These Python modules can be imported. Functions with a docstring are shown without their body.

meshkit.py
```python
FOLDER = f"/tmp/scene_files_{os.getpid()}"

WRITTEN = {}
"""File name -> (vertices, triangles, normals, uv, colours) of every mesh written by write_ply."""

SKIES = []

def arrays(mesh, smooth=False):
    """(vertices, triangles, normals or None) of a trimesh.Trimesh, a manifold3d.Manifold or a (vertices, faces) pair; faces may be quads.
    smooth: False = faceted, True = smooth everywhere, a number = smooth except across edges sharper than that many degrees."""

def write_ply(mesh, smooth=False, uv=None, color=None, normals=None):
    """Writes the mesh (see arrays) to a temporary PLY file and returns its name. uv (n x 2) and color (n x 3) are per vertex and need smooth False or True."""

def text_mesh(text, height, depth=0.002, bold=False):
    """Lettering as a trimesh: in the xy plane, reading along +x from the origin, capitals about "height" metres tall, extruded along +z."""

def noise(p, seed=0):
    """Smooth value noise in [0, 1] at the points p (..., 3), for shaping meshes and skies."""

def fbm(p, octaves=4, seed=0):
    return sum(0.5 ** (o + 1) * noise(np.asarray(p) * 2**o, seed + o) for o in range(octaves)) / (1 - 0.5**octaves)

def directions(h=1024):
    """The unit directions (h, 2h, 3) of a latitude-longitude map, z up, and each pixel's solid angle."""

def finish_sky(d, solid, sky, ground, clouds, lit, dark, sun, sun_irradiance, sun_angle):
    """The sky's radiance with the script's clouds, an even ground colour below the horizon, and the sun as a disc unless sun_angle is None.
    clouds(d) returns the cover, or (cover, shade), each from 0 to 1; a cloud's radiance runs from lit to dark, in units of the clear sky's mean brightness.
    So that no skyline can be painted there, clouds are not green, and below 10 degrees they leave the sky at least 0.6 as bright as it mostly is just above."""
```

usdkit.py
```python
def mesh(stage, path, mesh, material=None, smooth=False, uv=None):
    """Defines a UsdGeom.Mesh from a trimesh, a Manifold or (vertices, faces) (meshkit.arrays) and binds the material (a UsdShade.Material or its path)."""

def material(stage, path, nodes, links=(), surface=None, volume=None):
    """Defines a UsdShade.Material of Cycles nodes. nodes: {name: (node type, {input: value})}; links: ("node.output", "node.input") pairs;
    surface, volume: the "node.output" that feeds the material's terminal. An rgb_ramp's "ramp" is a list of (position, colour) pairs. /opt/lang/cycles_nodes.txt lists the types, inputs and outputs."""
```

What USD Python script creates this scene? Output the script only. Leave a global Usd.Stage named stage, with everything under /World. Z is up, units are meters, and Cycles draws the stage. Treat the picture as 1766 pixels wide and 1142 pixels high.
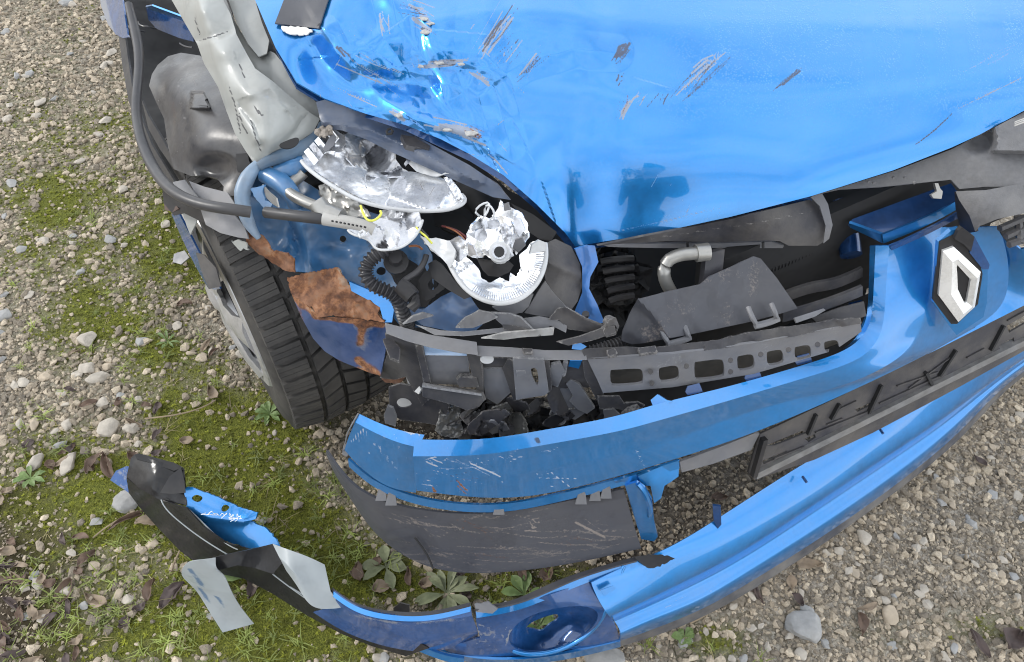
import math, random
import numpy as np, trimesh, usdkit, meshkit, shapely
from scipy.interpolate import RBFInterpolator, LinearNDInterpolator, NearestNDInterpolator
from scipy.spatial import Delaunay, ConvexHull
from pxr import Usd, UsdGeom, UsdLux, UsdShade, Gf, Sdf, Vt

stage = Usd.Stage.CreateInMemory()
UsdGeom.SetStageUpAxis(stage, 'Z'); UsdGeom.SetStageMetersPerUnit(stage, 1.0)
world = UsdGeom.Xform.Define(stage, '/World')
UsdGeom.Scope.Define(stage, '/World/Looks')
# ------------------------------------------------------------------ camera, sky, sun
CAM_H, PITCH, FPX = 1.40, math.radians(50), 1386.0
cam = UsdGeom.Camera.Define(stage, '/World/camera')
cam.AddTranslateOp().Set(Gf.Vec3d(0, 0, CAM_H)); cam.AddRotateXOp().Set(40.0)
cam.CreateHorizontalApertureAttr(36.0); cam.CreateFocalLengthAttr(36.0 * FPX / 1766)
cam.CreateFStopAttr(0.0); cam.CreateClippingRangeAttr((0.02, 1000.0))
cam.CreateExposureAttr(1.65)
SUN_AZ, SUN_EL = math.radians(-82), math.radians(30)     # azimuth = atan2(x, y) of the direction towards the sun
sun = UsdLux.DistantLight.Define(stage, '/World/sun')
sun.CreateIntensityAttr(0.16); sun.CreateAngleAttr(12.0); sun.CreateNormalizeAttr(True); sun.CreateColorAttr((1.0, 0.965, 0.91))
sun.AddRotateZOp().Set(-math.degrees(SUN_AZ)); sun.AddRotateXOp().Set(-(90 - math.degrees(SUN_EL)))
CLOUD = 4.3      # radiance of the cloud layer
dome = UsdLux.DomeLight.Define(stage, '/World/sky')
usdkit.material(stage, '/World/Looks/sky', {
    'tc': ('texture_coordinate', {}),
    's': ('sky_texture', {'sky_type': 'single_scattering', 'sun_disc': False, 'sun_elevation': SUN_EL, 'sun_rotation': SUN_AZ}),
    'map': ('mapping', {'scale': (1.6, 1.6, 4.0)}),
    'n': ('noise_texture', {'scale': 1.5, 'detail': 6.0, 'roughness': 0.55}),
    'r': ('rgb_ramp', {'ramp': [(0.30, (0.80,) * 3), (0.58, (0.97,) * 3)]}),
    'n2': ('noise_texture', {'scale': 1.7, 'detail': 4.0, 'roughness': 0.5}),
    'cl': ('rgb_ramp', {'ramp': [(0.34, (0.55, 0.60, 0.68)), (0.50, (0.88, 0.92, 0.97)), (0.64, (1.10, 1.08, 1.05))]}),
    'v': ('mix_color', {'blend_type': 'multiply', 'fac': 1.0, 'use_clamp': False, 'b': (CLOUD, CLOUD, CLOUD)}),
    'm': ('mix_color', {'use_clamp': False}),
    'bg': ('background_shader', {'strength': 0.15})},
    [('tc.generated', 'map.vector'), ('map.vector', 'n.vector'), ('n.fac', 'r.fac'), ('n2.fac', 'cl.fac'), ('map.vector', 'n2.vector'), ('cl.color', 'v.a'),
     ('r.color', 'm.fac'), ('s.color', 'm.a'), ('v.result', 'm.b'), ('m.result', 'bg.color')], surface='bg.background')
UsdShade.MaterialBindingAPI.Apply(dome.GetPrim()).Bind(UsdShade.Material.Get(stage, '/World/Looks/sky'))
dome.GetPrim().SetCustomDataByKey('kind', 'structure')

# ------------------------------------------------------------------ geometry helpers
CP, SP = math.cos(PITCH), math.sin(PITCH)
def at(u, v, z):
    """World points at height z along the sight lines of photograph points (u, v)."""
    u, v, z = (np.asarray(a, float) for a in (u, v, z))
    a, b = (u - 883) / FPX, (v - 571) / FPX
    t = (CAM_H - z) / (SP + b * CP)
    return np.stack([a * t, (CP - b * SP) * t, z + 0 * t], -1)
def pix(p):
    p = np.asarray(p, float); dz = p[..., 2] - CAM_H
    d = p[..., 1] * CP - dz * SP; w = -p[..., 1] * SP - dz * CP
    return np.stack([883 + FPX * p[..., 0] / d, 571 + FPX * w / d], -1)
def drop(v1, z1, v2, lean=0.0):
    """Height at picture row v2 of a plumb (or leaning) face that passes row v1 at height z1."""
    b1, b2 = (v1 - 571) / FPX, (v2 - 571) / FPX
    y1 = (CAM_H - z1) / (SP + b1 * CP) * (CP - b1 * SP)
    k = (CP - b2 * SP) / (SP + b2 * CP)
    # (CAM_H - z) * k = y1 + lean * (z - z1)
    return (CAM_H * k - y1 + lean * z1) / (k + lean)
def nz(u, v, scale, seed, oct=3):
    u, v = np.broadcast_arrays(np.asarray(u, float), np.asarray(v, float))
    return meshkit.fbm(np.stack([u / scale, v / scale, 0 * u + seed * 3.7], -1), oct, seed) - 0.5

class M:
    def __init__(s, v, f, w=None, uv=None):
        s.v, s.f = np.asarray(v, float), np.asarray(f, int)
        s.w = np.zeros((len(s.v), 3)) if w is None else np.asarray(w, float)
        s.uv = pix(s.v) if uv is None else uv; s.film = None
    @staticmethod
    def join(ms):
        o, vs, fs, ws, us = 0, [], [], [], []
        for m in ms:
            vs.append(m.v); fs.append(m.f + o); ws.append(m.w); us.append(m.uv); o += len(m.v)
        return M(np.vstack(vs), np.vstack(fs), np.vstack(ws), np.vstack(us))
def tm(t, T=None):
    if T is not None: t = t.copy(); t.apply_transform(T)
    return M(t.vertices, t.faces)
def face_n(v, f):
    return np.cross(v[f[:, 1]] - v[f[:, 0]], v[f[:, 2]] - v[f[:, 0]])
def vert_n(v, f):
    n, c = np.zeros_like(v), face_n(v, f)
    for k in range(3): np.add.at(n, f[:, k], c)
    return n / np.maximum(np.linalg.norm(n, axis=1, keepdims=True), 1e-12)
def solid(m, th):
    """Gives a sheet its thickness: front shell, back shell and rim."""
    v, f = m.v, m.f
    n = vert_n(v, f)
    e = np.sort(np.vstack([f[:, [0, 1]], f[:, [1, 2]], f[:, [2, 0]]]), 1); d = np.vstack([f[:, [0, 1]], f[:, [1, 2]], f[:, [2, 0]]])
    key = e[:, 0].astype(np.int64) * (len(v) + 1) + e[:, 1]
    _, inv, cnt = np.unique(key, return_inverse=True, return_counts=True)
    b = d[cnt[inv.ravel()] == 1]
    back = v - n * th
    nv, k = len(v), len(b)
    V = np.vstack([v, back, v[b[:, 0]], v[b[:, 1]], back[b[:, 0]], back[b[:, 1]]])
    W = np.vstack([m.w, m.w, m.w[b[:, 0]], m.w[b[:, 1]], m.w[b[:, 0]], m.w[b[:, 1]]])
    U = np.vstack([m.uv, m.uv, m.uv[b[:, 0]], m.uv[b[:, 1]], m.uv[b[:, 0]], m.uv[b[:, 1]]])
    i = np.arange(k); a0, a1, c0, c1 = 2 * nv + i, 2 * nv + k + i, 2 * nv + 2 * k + i, 2 * nv + 3 * k + i
    F = np.vstack([f, f[:, ::-1] + nv, np.stack([a1, a0, c0], 1), np.stack([a1, c0, c1], 1)])
    return M(V, F, W, U)
def split_normals(m, deg):
    v, f = m.v, m.f
    fn = face_n(v, f); un = fn / np.maximum(np.linalg.norm(fn, axis=1, keepdims=True), 1e-15)
    corner_v = f.ravel(); corner_f = np.repeat(np.arange(len(f)), 3)
    order = np.argsort(corner_v, kind='stable'); cnt = np.bincount(corner_v, minlength=len(v)); start = np.cumsum(cnt) - cnt
    K = min(int(cnt.max()), 24); tab = -np.ones((len(v), K), int)
    rank = np.arange(len(order)) - start[corner_v[order]]
    ok = rank < K; tab[corner_v[order][ok], rank[ok]] = corner_f[order][ok]
    cand = tab[corner_v]; good = cand >= 0
    dots = np.einsum('ik,ijk->ij', un[corner_f], un[cand]); good &= dots > math.cos(math.radians(deg))
    n = (fn[cand] * good[..., None]).sum(1); n /= np.maximum(np.linalg.norm(n, axis=1, keepdims=True), 1e-15)
    key = np.column_stack([corner_v, np.round(n * 500).astype(int)])
    _, first, inv = np.unique(key, axis=0, return_index=True, return_inverse=True)
    return v[corner_v[first]], inv.ravel().reshape(-1, 3), n[first], m.w[corner_v[first]]

# ------------------------------------------------------------------ scene helpers
USED, BASE = {}, {}
def path_for(name, parent):
    root = parent or '/World'
    k = USED.get((root, name), 0); USED[(root, name)] = k + 1
    return f'{root}/{name}' + (f'_{k:03d}' if k else '')
def tag(p, label=None, cat=None, group=None, kind=None):
    prim = stage.GetPrimAtPath(p)
    for k, x in (('label', label), ('category', cat), ('group', group), ('kind', kind)):
        if x: prim.SetCustomDataByKey(k, x)
    return p
def thing(name, base, label, cat, group=None):
    p = path_for(name, None); x = UsdGeom.Xform.Define(stage, p)
    x.AddTranslateOp().Set(Gf.Vec3d(*map(float, base))); BASE[p] = np.asarray(base, float)
    return tag(p, label, cat, group)
def node(name, parent, label=None):
    p = path_for(name, parent); UsdGeom.Xform.Define(stage, p); BASE[p] = BASE.get(parent, np.zeros(3))
    if label: tag(p, label)
    return p
def put(name, parent, m, mat, smooth=35, label=None, base=None):
    if isinstance(m, trimesh.Trimesh): m = tm(m)
    if isinstance(m, list): m = M.join(m)
    p = path_for(name, parent)
    off = BASE.get(parent, np.zeros(3)); BASE[p] = off
    if smooth is True: v, f, n, w = m.v, m.f, vert_n(m.v, m.f), m.w
    elif smooth: v, f, n, w = split_normals(m, smooth)
    else: v, f, n, w = m.v, m.f, None, m.w
    g = UsdGeom.Mesh.Define(stage, p)
    if base is not None:
        g.AddTranslateOp().Set(Gf.Vec3d(*map(float, base))); off = np.asarray(base, float); BASE[p] = off
    g.CreatePointsAttr(Vt.Vec3fArray.FromNumpy((v - off).astype(np.float32)))
    g.CreateFaceVertexCountsAttr(Vt.IntArray.FromNumpy(np.full(len(f), 3, np.int32)))
    g.CreateFaceVertexIndicesAttr(Vt.IntArray.FromNumpy(f.astype(np.int32).ravel()))
    g.CreateSubdivisionSchemeAttr('none'); g.CreateDoubleSidedAttr(True)
    if n is not None:
        g.CreateNormalsAttr(Vt.Vec3fArray.FromNumpy(n.astype(np.float32))); g.SetNormalsInterpolation('vertex')
    if np.abs(w).max() > 0:
        UsdGeom.PrimvarsAPI(g).CreatePrimvar('wear', Sdf.ValueTypeNames.Color3fArray, 'vertex').Set(Vt.Vec3fArray.FromNumpy(np.clip(w, 0, 1).astype(np.float32)))
    if m.film is not None: UsdGeom.PrimvarsAPI(g).CreatePrimvar('film', Sdf.ValueTypeNames.Color3fArray, 'vertex').Set(Vt.Vec3fArray.FromNumpy(np.repeat(m.film[:, None], 3, 1).astype(np.float32)))
    UsdShade.MaterialBindingAPI.Apply(g.GetPrim()).Bind(mat)
    if label: tag(p, label)
    return p

def resample(p, step, closed=False):
    p = np.asarray(p, float)
    if closed: p = np.vstack([p, p[:1]])
    out = []
    for a, b in zip(p[:-1], p[1:]):
        k = max(1, int(round(np.linalg.norm((b - a)[:2]) / step)))
        out.append(a + (b - a) * (np.arange(k) / k)[:, None])
    if not closed: out.append(p[-1:])
    return np.vstack(out)
def chaikin(p, n=2, closed=True, keep=0.25):
    p = np.asarray(p, float)
    for _ in range(n):
        if closed:
            q = np.roll(p, -1, 0); p = np.stack([p * (1 - keep) + q * keep, p * keep + q * (1 - keep)], 1).reshape(-1, p.shape[1])
        else:
            a, b = p[:-1], p[1:]
            p = np.vstack([p[:1], np.stack([a * (1 - keep) + b * keep, a * keep + b * (1 - keep)], 1).reshape(-1, p.shape[1]), p[-1:]])
    return p
def crom(p, n):
    """Smooth curve through the points p, n samples evenly spaced along it."""
    p = np.asarray(p, float)
    if len(p) == 2: return p[0] + (p[1] - p[0]) * np.linspace(0, 1, n)[:, None]
    d = np.r_[0, np.cumsum(np.linalg.norm(np.diff(p[:, :2], axis=0), axis=1) ** 0.5 + 1e-6)]
    from scipy.interpolate import PchipInterpolator, CubicSpline
    s = np.linspace(0, d[-1], 400)
    q = CubicSpline(d, p, bc_type='natural')(s) if len(p) > 3 else PchipInterpolator(d, p)(s)
    L = np.r_[0, np.cumsum(np.linalg.norm(np.diff(q, axis=0)[:, :2], axis=1))]
    t = np.linspace(0, L[-1], n)
    return np.stack([np.interp(t, L, q[:, k]) for k in range(p.shape[1])], 1)
def facet(cell, amp, seed):
    """Crumpled foil: every cell of a random mosaic has a tilt of its own."""
    from scipy.spatial import cKDTree
    r = np.random.default_rng(seed); c = r.uniform([0, -100], [1800, 1150], (int(1800 * 1250 / cell ** 2), 2)); T = cKDTree(c); g = r.normal(0, amp / cell, c.shape)
    def f(u, v):
        P = np.column_stack([u, v]); k = T.query(P)[1]; return ((P - c[k]) * g[k]).sum(1)
    return f
SEED = [11]
def panel(out, hts=(), th=0.002, step=7, holes=(), smooth=0, disp=None, rough=0, linear=False, wear=None, fit=0, edge=0.0):
    """A sheet of real thickness from an outline in photograph points with heights: out = [(u, v) or (u, v, z)], hts = more (u, v, z)."""
    SEED[0] += 1; rng = np.random.default_rng(SEED[0])
    H = [q for q in out if len(q) == 3] + [q for q in hts]
    H = np.array(H, float)
    o = np.array([q[:2] for q in out], float)
    if smooth: o = chaikin(o, smooth)
    o = resample(o, step, True)
    if rough: o = o + rng.normal(0, rough, o.shape)
    hs = [resample(chaikin(np.array(h, float), 2) if len(h) > 3 else np.array(h, float), step * 0.7, True) for h in holes]
    poly = shapely.Polygon(o, hs).buffer(0)
    if poly.geom_type != 'Polygon': poly = max(poly.geoms, key=lambda g: g.area); o = np.array(poly.exterior.coords)[:-1]; hs = [np.array(r.coords)[:-1] for r in poly.interiors]
    x0, y0, x1, y1 = poly.bounds
    gx, gy = np.meshgrid(np.arange(x0, x1, step), np.arange(y0, y1, step * 0.87))
    gx = gx + (np.arange(gx.shape[0]) % 2)[:, None] * step / 2
    g = np.column_stack([gx.ravel(), gy.ravel()]) + rng.uniform(-.08, .08, (gx.size, 2)) * step
    g = g[shapely.contains_xy(poly.buffer(-step * 0.55), g[:, 0], g[:, 1])]
    pts = np.vstack([o] + hs + [g])
    tri = Delaunay(pts).simplices
    c = pts[tri].mean(1)
    tri = tri[shapely.contains_xy(poly.buffer(1e-3), c[:, 0], c[:, 1])]
    a = pts[tri]; area = (a[:, 1, 0] - a[:, 0, 0]) * (a[:, 2, 1] - a[:, 0, 1]) - (a[:, 1, 1] - a[:, 0, 1]) * (a[:, 2, 0] - a[:, 0, 0])
    tri = tri[np.abs(area) > 1e-4]; area = area[np.abs(area) > 1e-4]
    tri[area > 0] = tri[area > 0][:, ::-1]          # picture v runs down: this way the normals face the camera
    if len(H) < 3: z = np.full(len(pts), H[:, 2].mean())
    elif len(H) == 3:
        A = np.column_stack([H[:, :2], np.ones(3)]); z = np.column_stack([pts, np.ones(len(pts))]) @ np.linalg.solve(A, H[:, 2])
    elif fit:
        C = lambda a, b: np.column_stack([a ** i * b ** j for i in range(fit + 1) for j in range(fit + 1 - i)])
        z = C(pts[:, 0] / 1000 - 1, pts[:, 1] / 500) @ np.linalg.lstsq(C(H[:, 0] / 1000 - 1, H[:, 1] / 500), H[:, 2], rcond=None)[0]
    elif linear:
        z = LinearNDInterpolator(H[:, :2], H[:, 2])(pts); bad = np.isnan(z)
        if bad.any(): z[bad] = NearestNDInterpolator(H[:, :2], H[:, 2])(pts[bad])
    else: z = RBFInterpolator(H[:, :2] / 100, H[:, 2], kernel='thin_plate_spline', smoothing=0.0)(pts / 100)
    if disp is not None: z = z + disp(pts[:, 0], pts[:, 1])
    used = np.unique(tri); mp = -np.ones(len(pts), int); mp[used] = np.arange(len(used))
    pts, z, tri = pts[used], z[used], mp[tri]
    m = M(at(pts[:, 0], pts[:, 1], z), tri, None, pts)
    if wear is not None: m.w = wear(pts[:, 0], pts[:, 1])
    if edge:
        from scipy.spatial import cKDTree
        d = cKDTree(resample(o, 1.5, True)).query(pts)[0]; m.w = np.maximum(m.w, np.column_stack([edge * np.exp(-(d / 2.2) ** 2), 0 * d, 0 * d]))
    return solid(m, th) if th else m
def loft(rows, n=60, sub=(), th=0.002, wear=None, disp=None, smoothx=False):
    """A sheet through picture rows [(u, v, z), ...]; sub[i] = strips between row i and i + 1; smoothx rounds across the rows."""
    R = np.array([crom(r, n) for r in rows])
    if smoothx:
        from scipy.interpolate import CubicSpline, PchipInterpolator
        t = np.arange(len(R)); k = sub if isinstance(sub, int) else 6
        R = PchipInterpolator(t, R, axis=0)(np.linspace(0, len(R) - 1, (len(R) - 1) * k + 1))
    else:
        out = []
        for i in range(len(R) - 1):
            k = (sub if isinstance(sub, int) else sub[i]) if sub else 3
            for j in range(k): out.append(R[i] + (R[i + 1] - R[i]) * j / k)
        R = np.array(out + [R[-1]])
    r, c = R.shape[:2]
    P = R.reshape(-1, 3); z = P[:, 2] + (disp(P[:, 0], P[:, 1]) if disp is not None else 0)
    i = np.arange(r * c).reshape(r, c); a, b, d, e = i[:-1, :-1].ravel(), i[:-1, 1:].ravel(), i[1:, 1:].ravel(), i[1:, :-1].ravel()
    f = np.vstack([np.stack([a, e, d], 1), np.stack([a, d, b], 1)])
    m = M(at(P[:, 0], P[:, 1], z), f, None, P[:, :2].copy())
    nn = face_n(m.v, f); view = np.array([0, 0, CAM_H]) - m.v[f].mean(1)
    if (np.einsum('ij,ij->i', nn, view) > 0).mean() < 0.5: m.f = f[:, ::-1]
    if wear is not None: m.w = wear(P[:, 0], P[:, 1])
    return solid(m, th) if th else m
def tube(pts, r, seg=10, n=None, ridge=0, pitch=0.008, cap=True, world=False):
    q = np.asarray(pts, float)
    p = q if world else at(q[:, 0], q[:, 1], q[:, 2])
    L = np.linalg.norm(np.diff(p, axis=0), axis=1).sum()
    n = n or max(4, int(L / (pitch / 6 if ridge else max(float(np.mean(r)) * 0.8, 0.004))))
    d = np.r_[0, np.cumsum(np.linalg.norm(np.diff(p, axis=0), axis=1))]
    if len(p) > 2:
        from scipy.interpolate import CubicSpline, PchipInterpolator
        c = (CubicSpline if len(p) > 3 else PchipInterpolator)(d, p)(np.linspace(0, d[-1], n))
    else: c = p[0] + (p[1] - p[0]) * np.linspace(0, 1, n)[:, None]
    t = np.gradient(c, axis=0); t /= np.linalg.norm(t, axis=1, keepdims=True)
    up = np.array([0.3, 0.2, 0.93]); a = np.cross(t, up); a /= np.linalg.norm(a, axis=1, keepdims=True); b = np.cross(t, a)
    s = np.linspace(0, d[-1], n)
    rr = (np.interp(s, np.linspace(0, d[-1], len(r)), r) if np.ndim(r) else np.full(n, r))
    if ridge: rr = rr + ridge * np.sign(np.sin(2 * np.pi * s / pitch)) * np.abs(np.sin(2 * np.pi * s / pitch)) ** .5
    th = np.arange(seg) / seg * 2 * np.pi
    v = (c[:, None] + rr[:, None, None] * (np.cos(th)[None, :, None] * a[:, None] + np.sin(th)[None, :, None] * b[:, None])).reshape(-1, 3)
    i = np.arange(n * seg).reshape(n, seg); j = np.roll(i, -1, 1)
    f = np.vstack([np.stack([i[:-1].ravel(), j[:-1].ravel(), j[1:].ravel()], 1), np.stack([i[:-1].ravel(), j[1:].ravel(), i[1:].ravel()], 1)])
    if cap:
        v = np.vstack([v, c[:1], c[-1:]]); k = len(v)
        f = np.vstack([f, np.stack([j[0], i[0], np.full(seg, k - 2)], 1), np.stack([i[-1], j[-1], np.full(seg, k - 1)], 1)])
    return M(v, f)
def frame(o, x, y):
    """4x4 with x axis from o to x, y axis in the plane of y, from world points."""
    o, x, y = (np.asarray(a, float) for a in (o, x, y))
    ax = (x - o) / np.linalg.norm(x - o); w = y - o; ay = w - ax * (w @ ax); ay /= np.linalg.norm(ay)
    T = np.eye(4); T[:3, 0], T[:3, 1], T[:3, 2], T[:3, 3] = ax, ay, np.cross(ax, ay), o
    return T
def box(a, b):
    a, b = np.minimum(a, b), np.maximum(a, b)
    t = trimesh.creation.box(np.asarray(b) - np.asarray(a)); t.apply_translation((np.asarray(a) + np.asarray(b)) / 2.0); return t
def stroke(u, v, pts, w, taper=True):
    """0..1 mask of a brush stroke along picture points, w points wide."""
    pts = np.asarray(pts, float); best = np.zeros(len(u))
    lo, hi = pts.min(0) - w * 3, pts.max(0) + w * 3
    k = np.flatnonzero((u > lo[0]) & (u < hi[0]) & (v > lo[1]) & (v < hi[1]))
    if not len(k): return best
    d = np.full(len(k), 1e9); P = np.column_stack([u[k], v[k]])
    for a, b in zip(pts[:-1], pts[1:]):
        ab = b - a; t = np.clip(((P - a) @ ab) / (ab @ ab + 1e-9), 0, 1)
        d = np.minimum(d, np.linalg.norm(P - a - t[:, None] * ab, axis=1))
    best[k] = np.clip(1.25 - d / w, 0, 1); return best

# ------------------------------------------------------------------ materials
def look(name, col, rough=0.5, metal=0.0, coat=0.0, var=0.15, vscale=25.0, bump=0.0, bscale=200.0, scrape=(0.45, 0.44, 0.42), dark=(0.03, 0.03, 0.035),
         wear=True, spec=0.5, dust=0.0, obj=False, rvar=0.12, coat_rough=0.04, drops=False, rand=0.0, translucent=0.0, wscale=160.0, crinkle=0.0, scrape_max=0.75, coat_ior=1.5):
    N = {'g': ('geometry', {}), 'tc': ('texture_coordinate', {}),
         'n1': ('noise_texture', {'scale': vscale, 'detail': 5.0, 'roughness': 0.6}),
         'n2': ('noise_texture', {'scale': wscale, 'detail': 4.0, 'roughness': 0.7}),
         'rmp': ('rgb_ramp', {'ramp': [(0.25, tuple(c * (1 - var) for c in col)), (0.75, tuple(c * (1 + var) for c in col))]}),
         'p': ('principled_bsdf', {'metallic': metal, 'coat_weight': coat, 'coat_roughness': coat_rough, 'coat_ior': coat_ior, 'specular_ior_level': spec})}
    src = 'tc.object' if obj else 'g.position'
    L = [(src, 'n1.vector'), (src, 'n2.vector'), ('n1.fac', 'rmp.fac')]
    c = 'rmp.color'
    if rand:
        N['oi'] = ('object_info', {}); N['rr'] = ('rgb_ramp', {'ramp': [(0.0, (1 - rand,) * 3), (0.5, (1.0, 0.97, 0.92)), (1.0, (1 + rand, 1 + rand * 0.98, 1 + rand * 0.9))]})
        N['rm'] = ('mix_color', {'blend_type': 'multiply', 'fac': 1.0, 'use_clamp': False})
        L += [('oi.random', 'rr.fac'), (c, 'rm.a'), ('rr.color', 'rm.b')]; c = 'rm.result'
    N['rv'] = ('map_range', {'from_min': 0.3, 'from_max': 0.7, 'to_min': max(rough - rvar, 0.02), 'to_max': min(rough + rvar, 1.0), 'clamp': True}); L.append(('n1.fac', 'rv.value'))
    r = 'rv.result'
    if dust:
        N['nd'] = ('noise_texture', {'scale': 9.0, 'detail': 8.0, 'roughness': 0.7}); N['rd'] = ('rgb_ramp', {'ramp': [(0.42, (0, 0, 0)), (0.75, (dust,) * 3)]})
        N['md'] = ('mix_color', {'b': (0.23, 0.21, 0.18)})
        L += [(src, 'nd.vector'), ('nd.fac', 'rd.fac'), ('rd.color', 'md.fac'), (c, 'md.a')]; c = 'md.result'
    if wear:
        N['at'] = ('attribute', {'attribute': 'wear'}); N['sp'] = ('separate_color', {}); L.append(('at.color', 'sp.color'))
        N['rust'] = ('rgb_ramp', {'ramp': [(0.3, (0.035, 0.015, 0.010)), (0.47, (0.125, 0.050, 0.022)), (0.56, (0.24, 0.105, 0.045)), (0.66, (0.27, 0.18, 0.12)), (0.75, (0.36, 0.31, 0.26))]})
        L.append(('n2.fac', 'rust.fac'))
        for ch, colr in (('r', scrape), ('b', dark), ('g', None)):
            N['a' + ch] = ('math', {'math_type': 'multiply_add', 'value2': 1.25, 'value3': 0.0}); N['s' + ch] = ('math', {'math_type': 'subtract'})
            N['k' + ch] = ('map_range', {'from_min': 0.0, 'from_max': 0.3, 'to_min': 0.0, 'to_max': {'r': scrape_max, 'g': 1.0, 'b': 0.85}[ch], 'clamp': True}); N['m' + ch] = ('mix_color', {} if colr is None else {'b': colr})
            L += [('sp.' + ch, 'a' + ch + '.value1'), ('a' + ch + '.value', 's' + ch + '.value1'), ('n2.fac', 's' + ch + '.value2'), ('s' + ch + '.value', 'k' + ch + '.value'),
                  ('k' + ch + '.result', 'm' + ch + '.fac'), (c, 'm' + ch + '.a')]
            if colr is None: L.append(('rust.color', 'm' + ch + '.b'))
            c = 'm' + ch + '.result'
        N['worn'] = ('math', {'math_type': 'maximum'}); N['worn2'] = ('math', {'math_type': 'maximum'}); N['rx'] = ('mix_float', {'b': 0.75})
        L += [('kr.result', 'worn.value1'), ('kg.result', 'worn.value2'), ('worn.value', 'worn2.value1'), ('kb.result', 'worn2.value2'), ('worn2.value', 'rx.fac'), (r, 'rx.a')]; r = 'rx.result'
        if metal:
            N['mt'] = ('mix_float', {'a': metal, 'b': 0.0}); L += [('worn2.value', 'mt.fac'), ('mt.result', 'p.metallic')]
        if coat:
            N['ct'] = ('mix_float', {'a': coat, 'b': 0.0}); L += [('worn2.value', 'ct.fac'), ('ct.result', 'p.coat_weight')]
    nrm = None
    if drops:
        N['vd'] = ('voronoi_texture', {'scale': 330.0}); N['vm'] = ('map_range', {'from_min': 0.0, 'from_max': 0.45, 'to_min': 1.0, 'to_max': 0.0, 'clamp': True})
        N['np'] = ('attribute', {'attribute': 'film'}); N['npm'] = ('separate_color', {})
        N['fr'] = ('math', {'math_type': 'multiply_add', 'value2': 0.12}); N['fm'] = ('mix_color', {'b': (0.10, 0.33, 0.60)}); N['fk'] = ('math', {'math_type': 'multiply', 'value2': 0.45})
        L += [('npm.r', 'fr.value1'), (r, 'fr.value3'), ('dm.value', 'fk.value1'), ('fk.value', 'fm.fac'), (c, 'fm.a')]; r = 'fr.value'; c = 'fm.result'
        N['dm'] = ('math', {'math_type': 'multiply'}); N['db'] = ('bump', {'strength': 0.7, 'distance': 0.0009})
        L += [('g.position', 'vd.vector'), ('vd.distance', 'vm.value'), ('np.color', 'npm.color'), ('vm.result', 'dm.value1'), ('npm.r', 'dm.value2'), ('dm.value', 'db.height'), ('db.normal', 'p.coat_normal')]
    if bump:
        N['nb'] = ('noise_texture', {'scale': bscale, 'detail': 5.0, 'roughness': 0.6}); N['bp'] = ('bump', {'strength': 0.6, 'distance': bump})
        L += [(src, 'nb.vector'), ('nb.fac', 'bp.height')]; nrm = 'bp.normal'
    if crinkle:
        N['vc'] = ('voronoi_texture', {'scale': 28.0, 'feature': 'f1', 'detail': 2.0}); N['cb'] = ('bump', {'strength': 0.8, 'distance': crinkle}); L += [(src, 'vc.vector'), ('vc.distance', 'cb.height')]
        if nrm: L.append((nrm, 'cb.normal'))
        nrm = 'cb.normal'
    if nrm: L.append((nrm, 'p.normal'))
    L += [(c, 'p.base_color'), (r, 'p.roughness')]
    surf = 'p.BSDF'
    if translucent:
        N['tl'] = ('translucent_bsdf', {}); N['mc'] = ('mix_closure', {'fac': translucent}); L += [(c, 'tl.color'), ('p.BSDF', 'mc.closure1'), ('tl.BSDF', 'mc.closure2')]; surf = 'mc.closure'
    return usdkit.material(stage, '/World/Looks/' + name, N, L, surface=surf)

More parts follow.
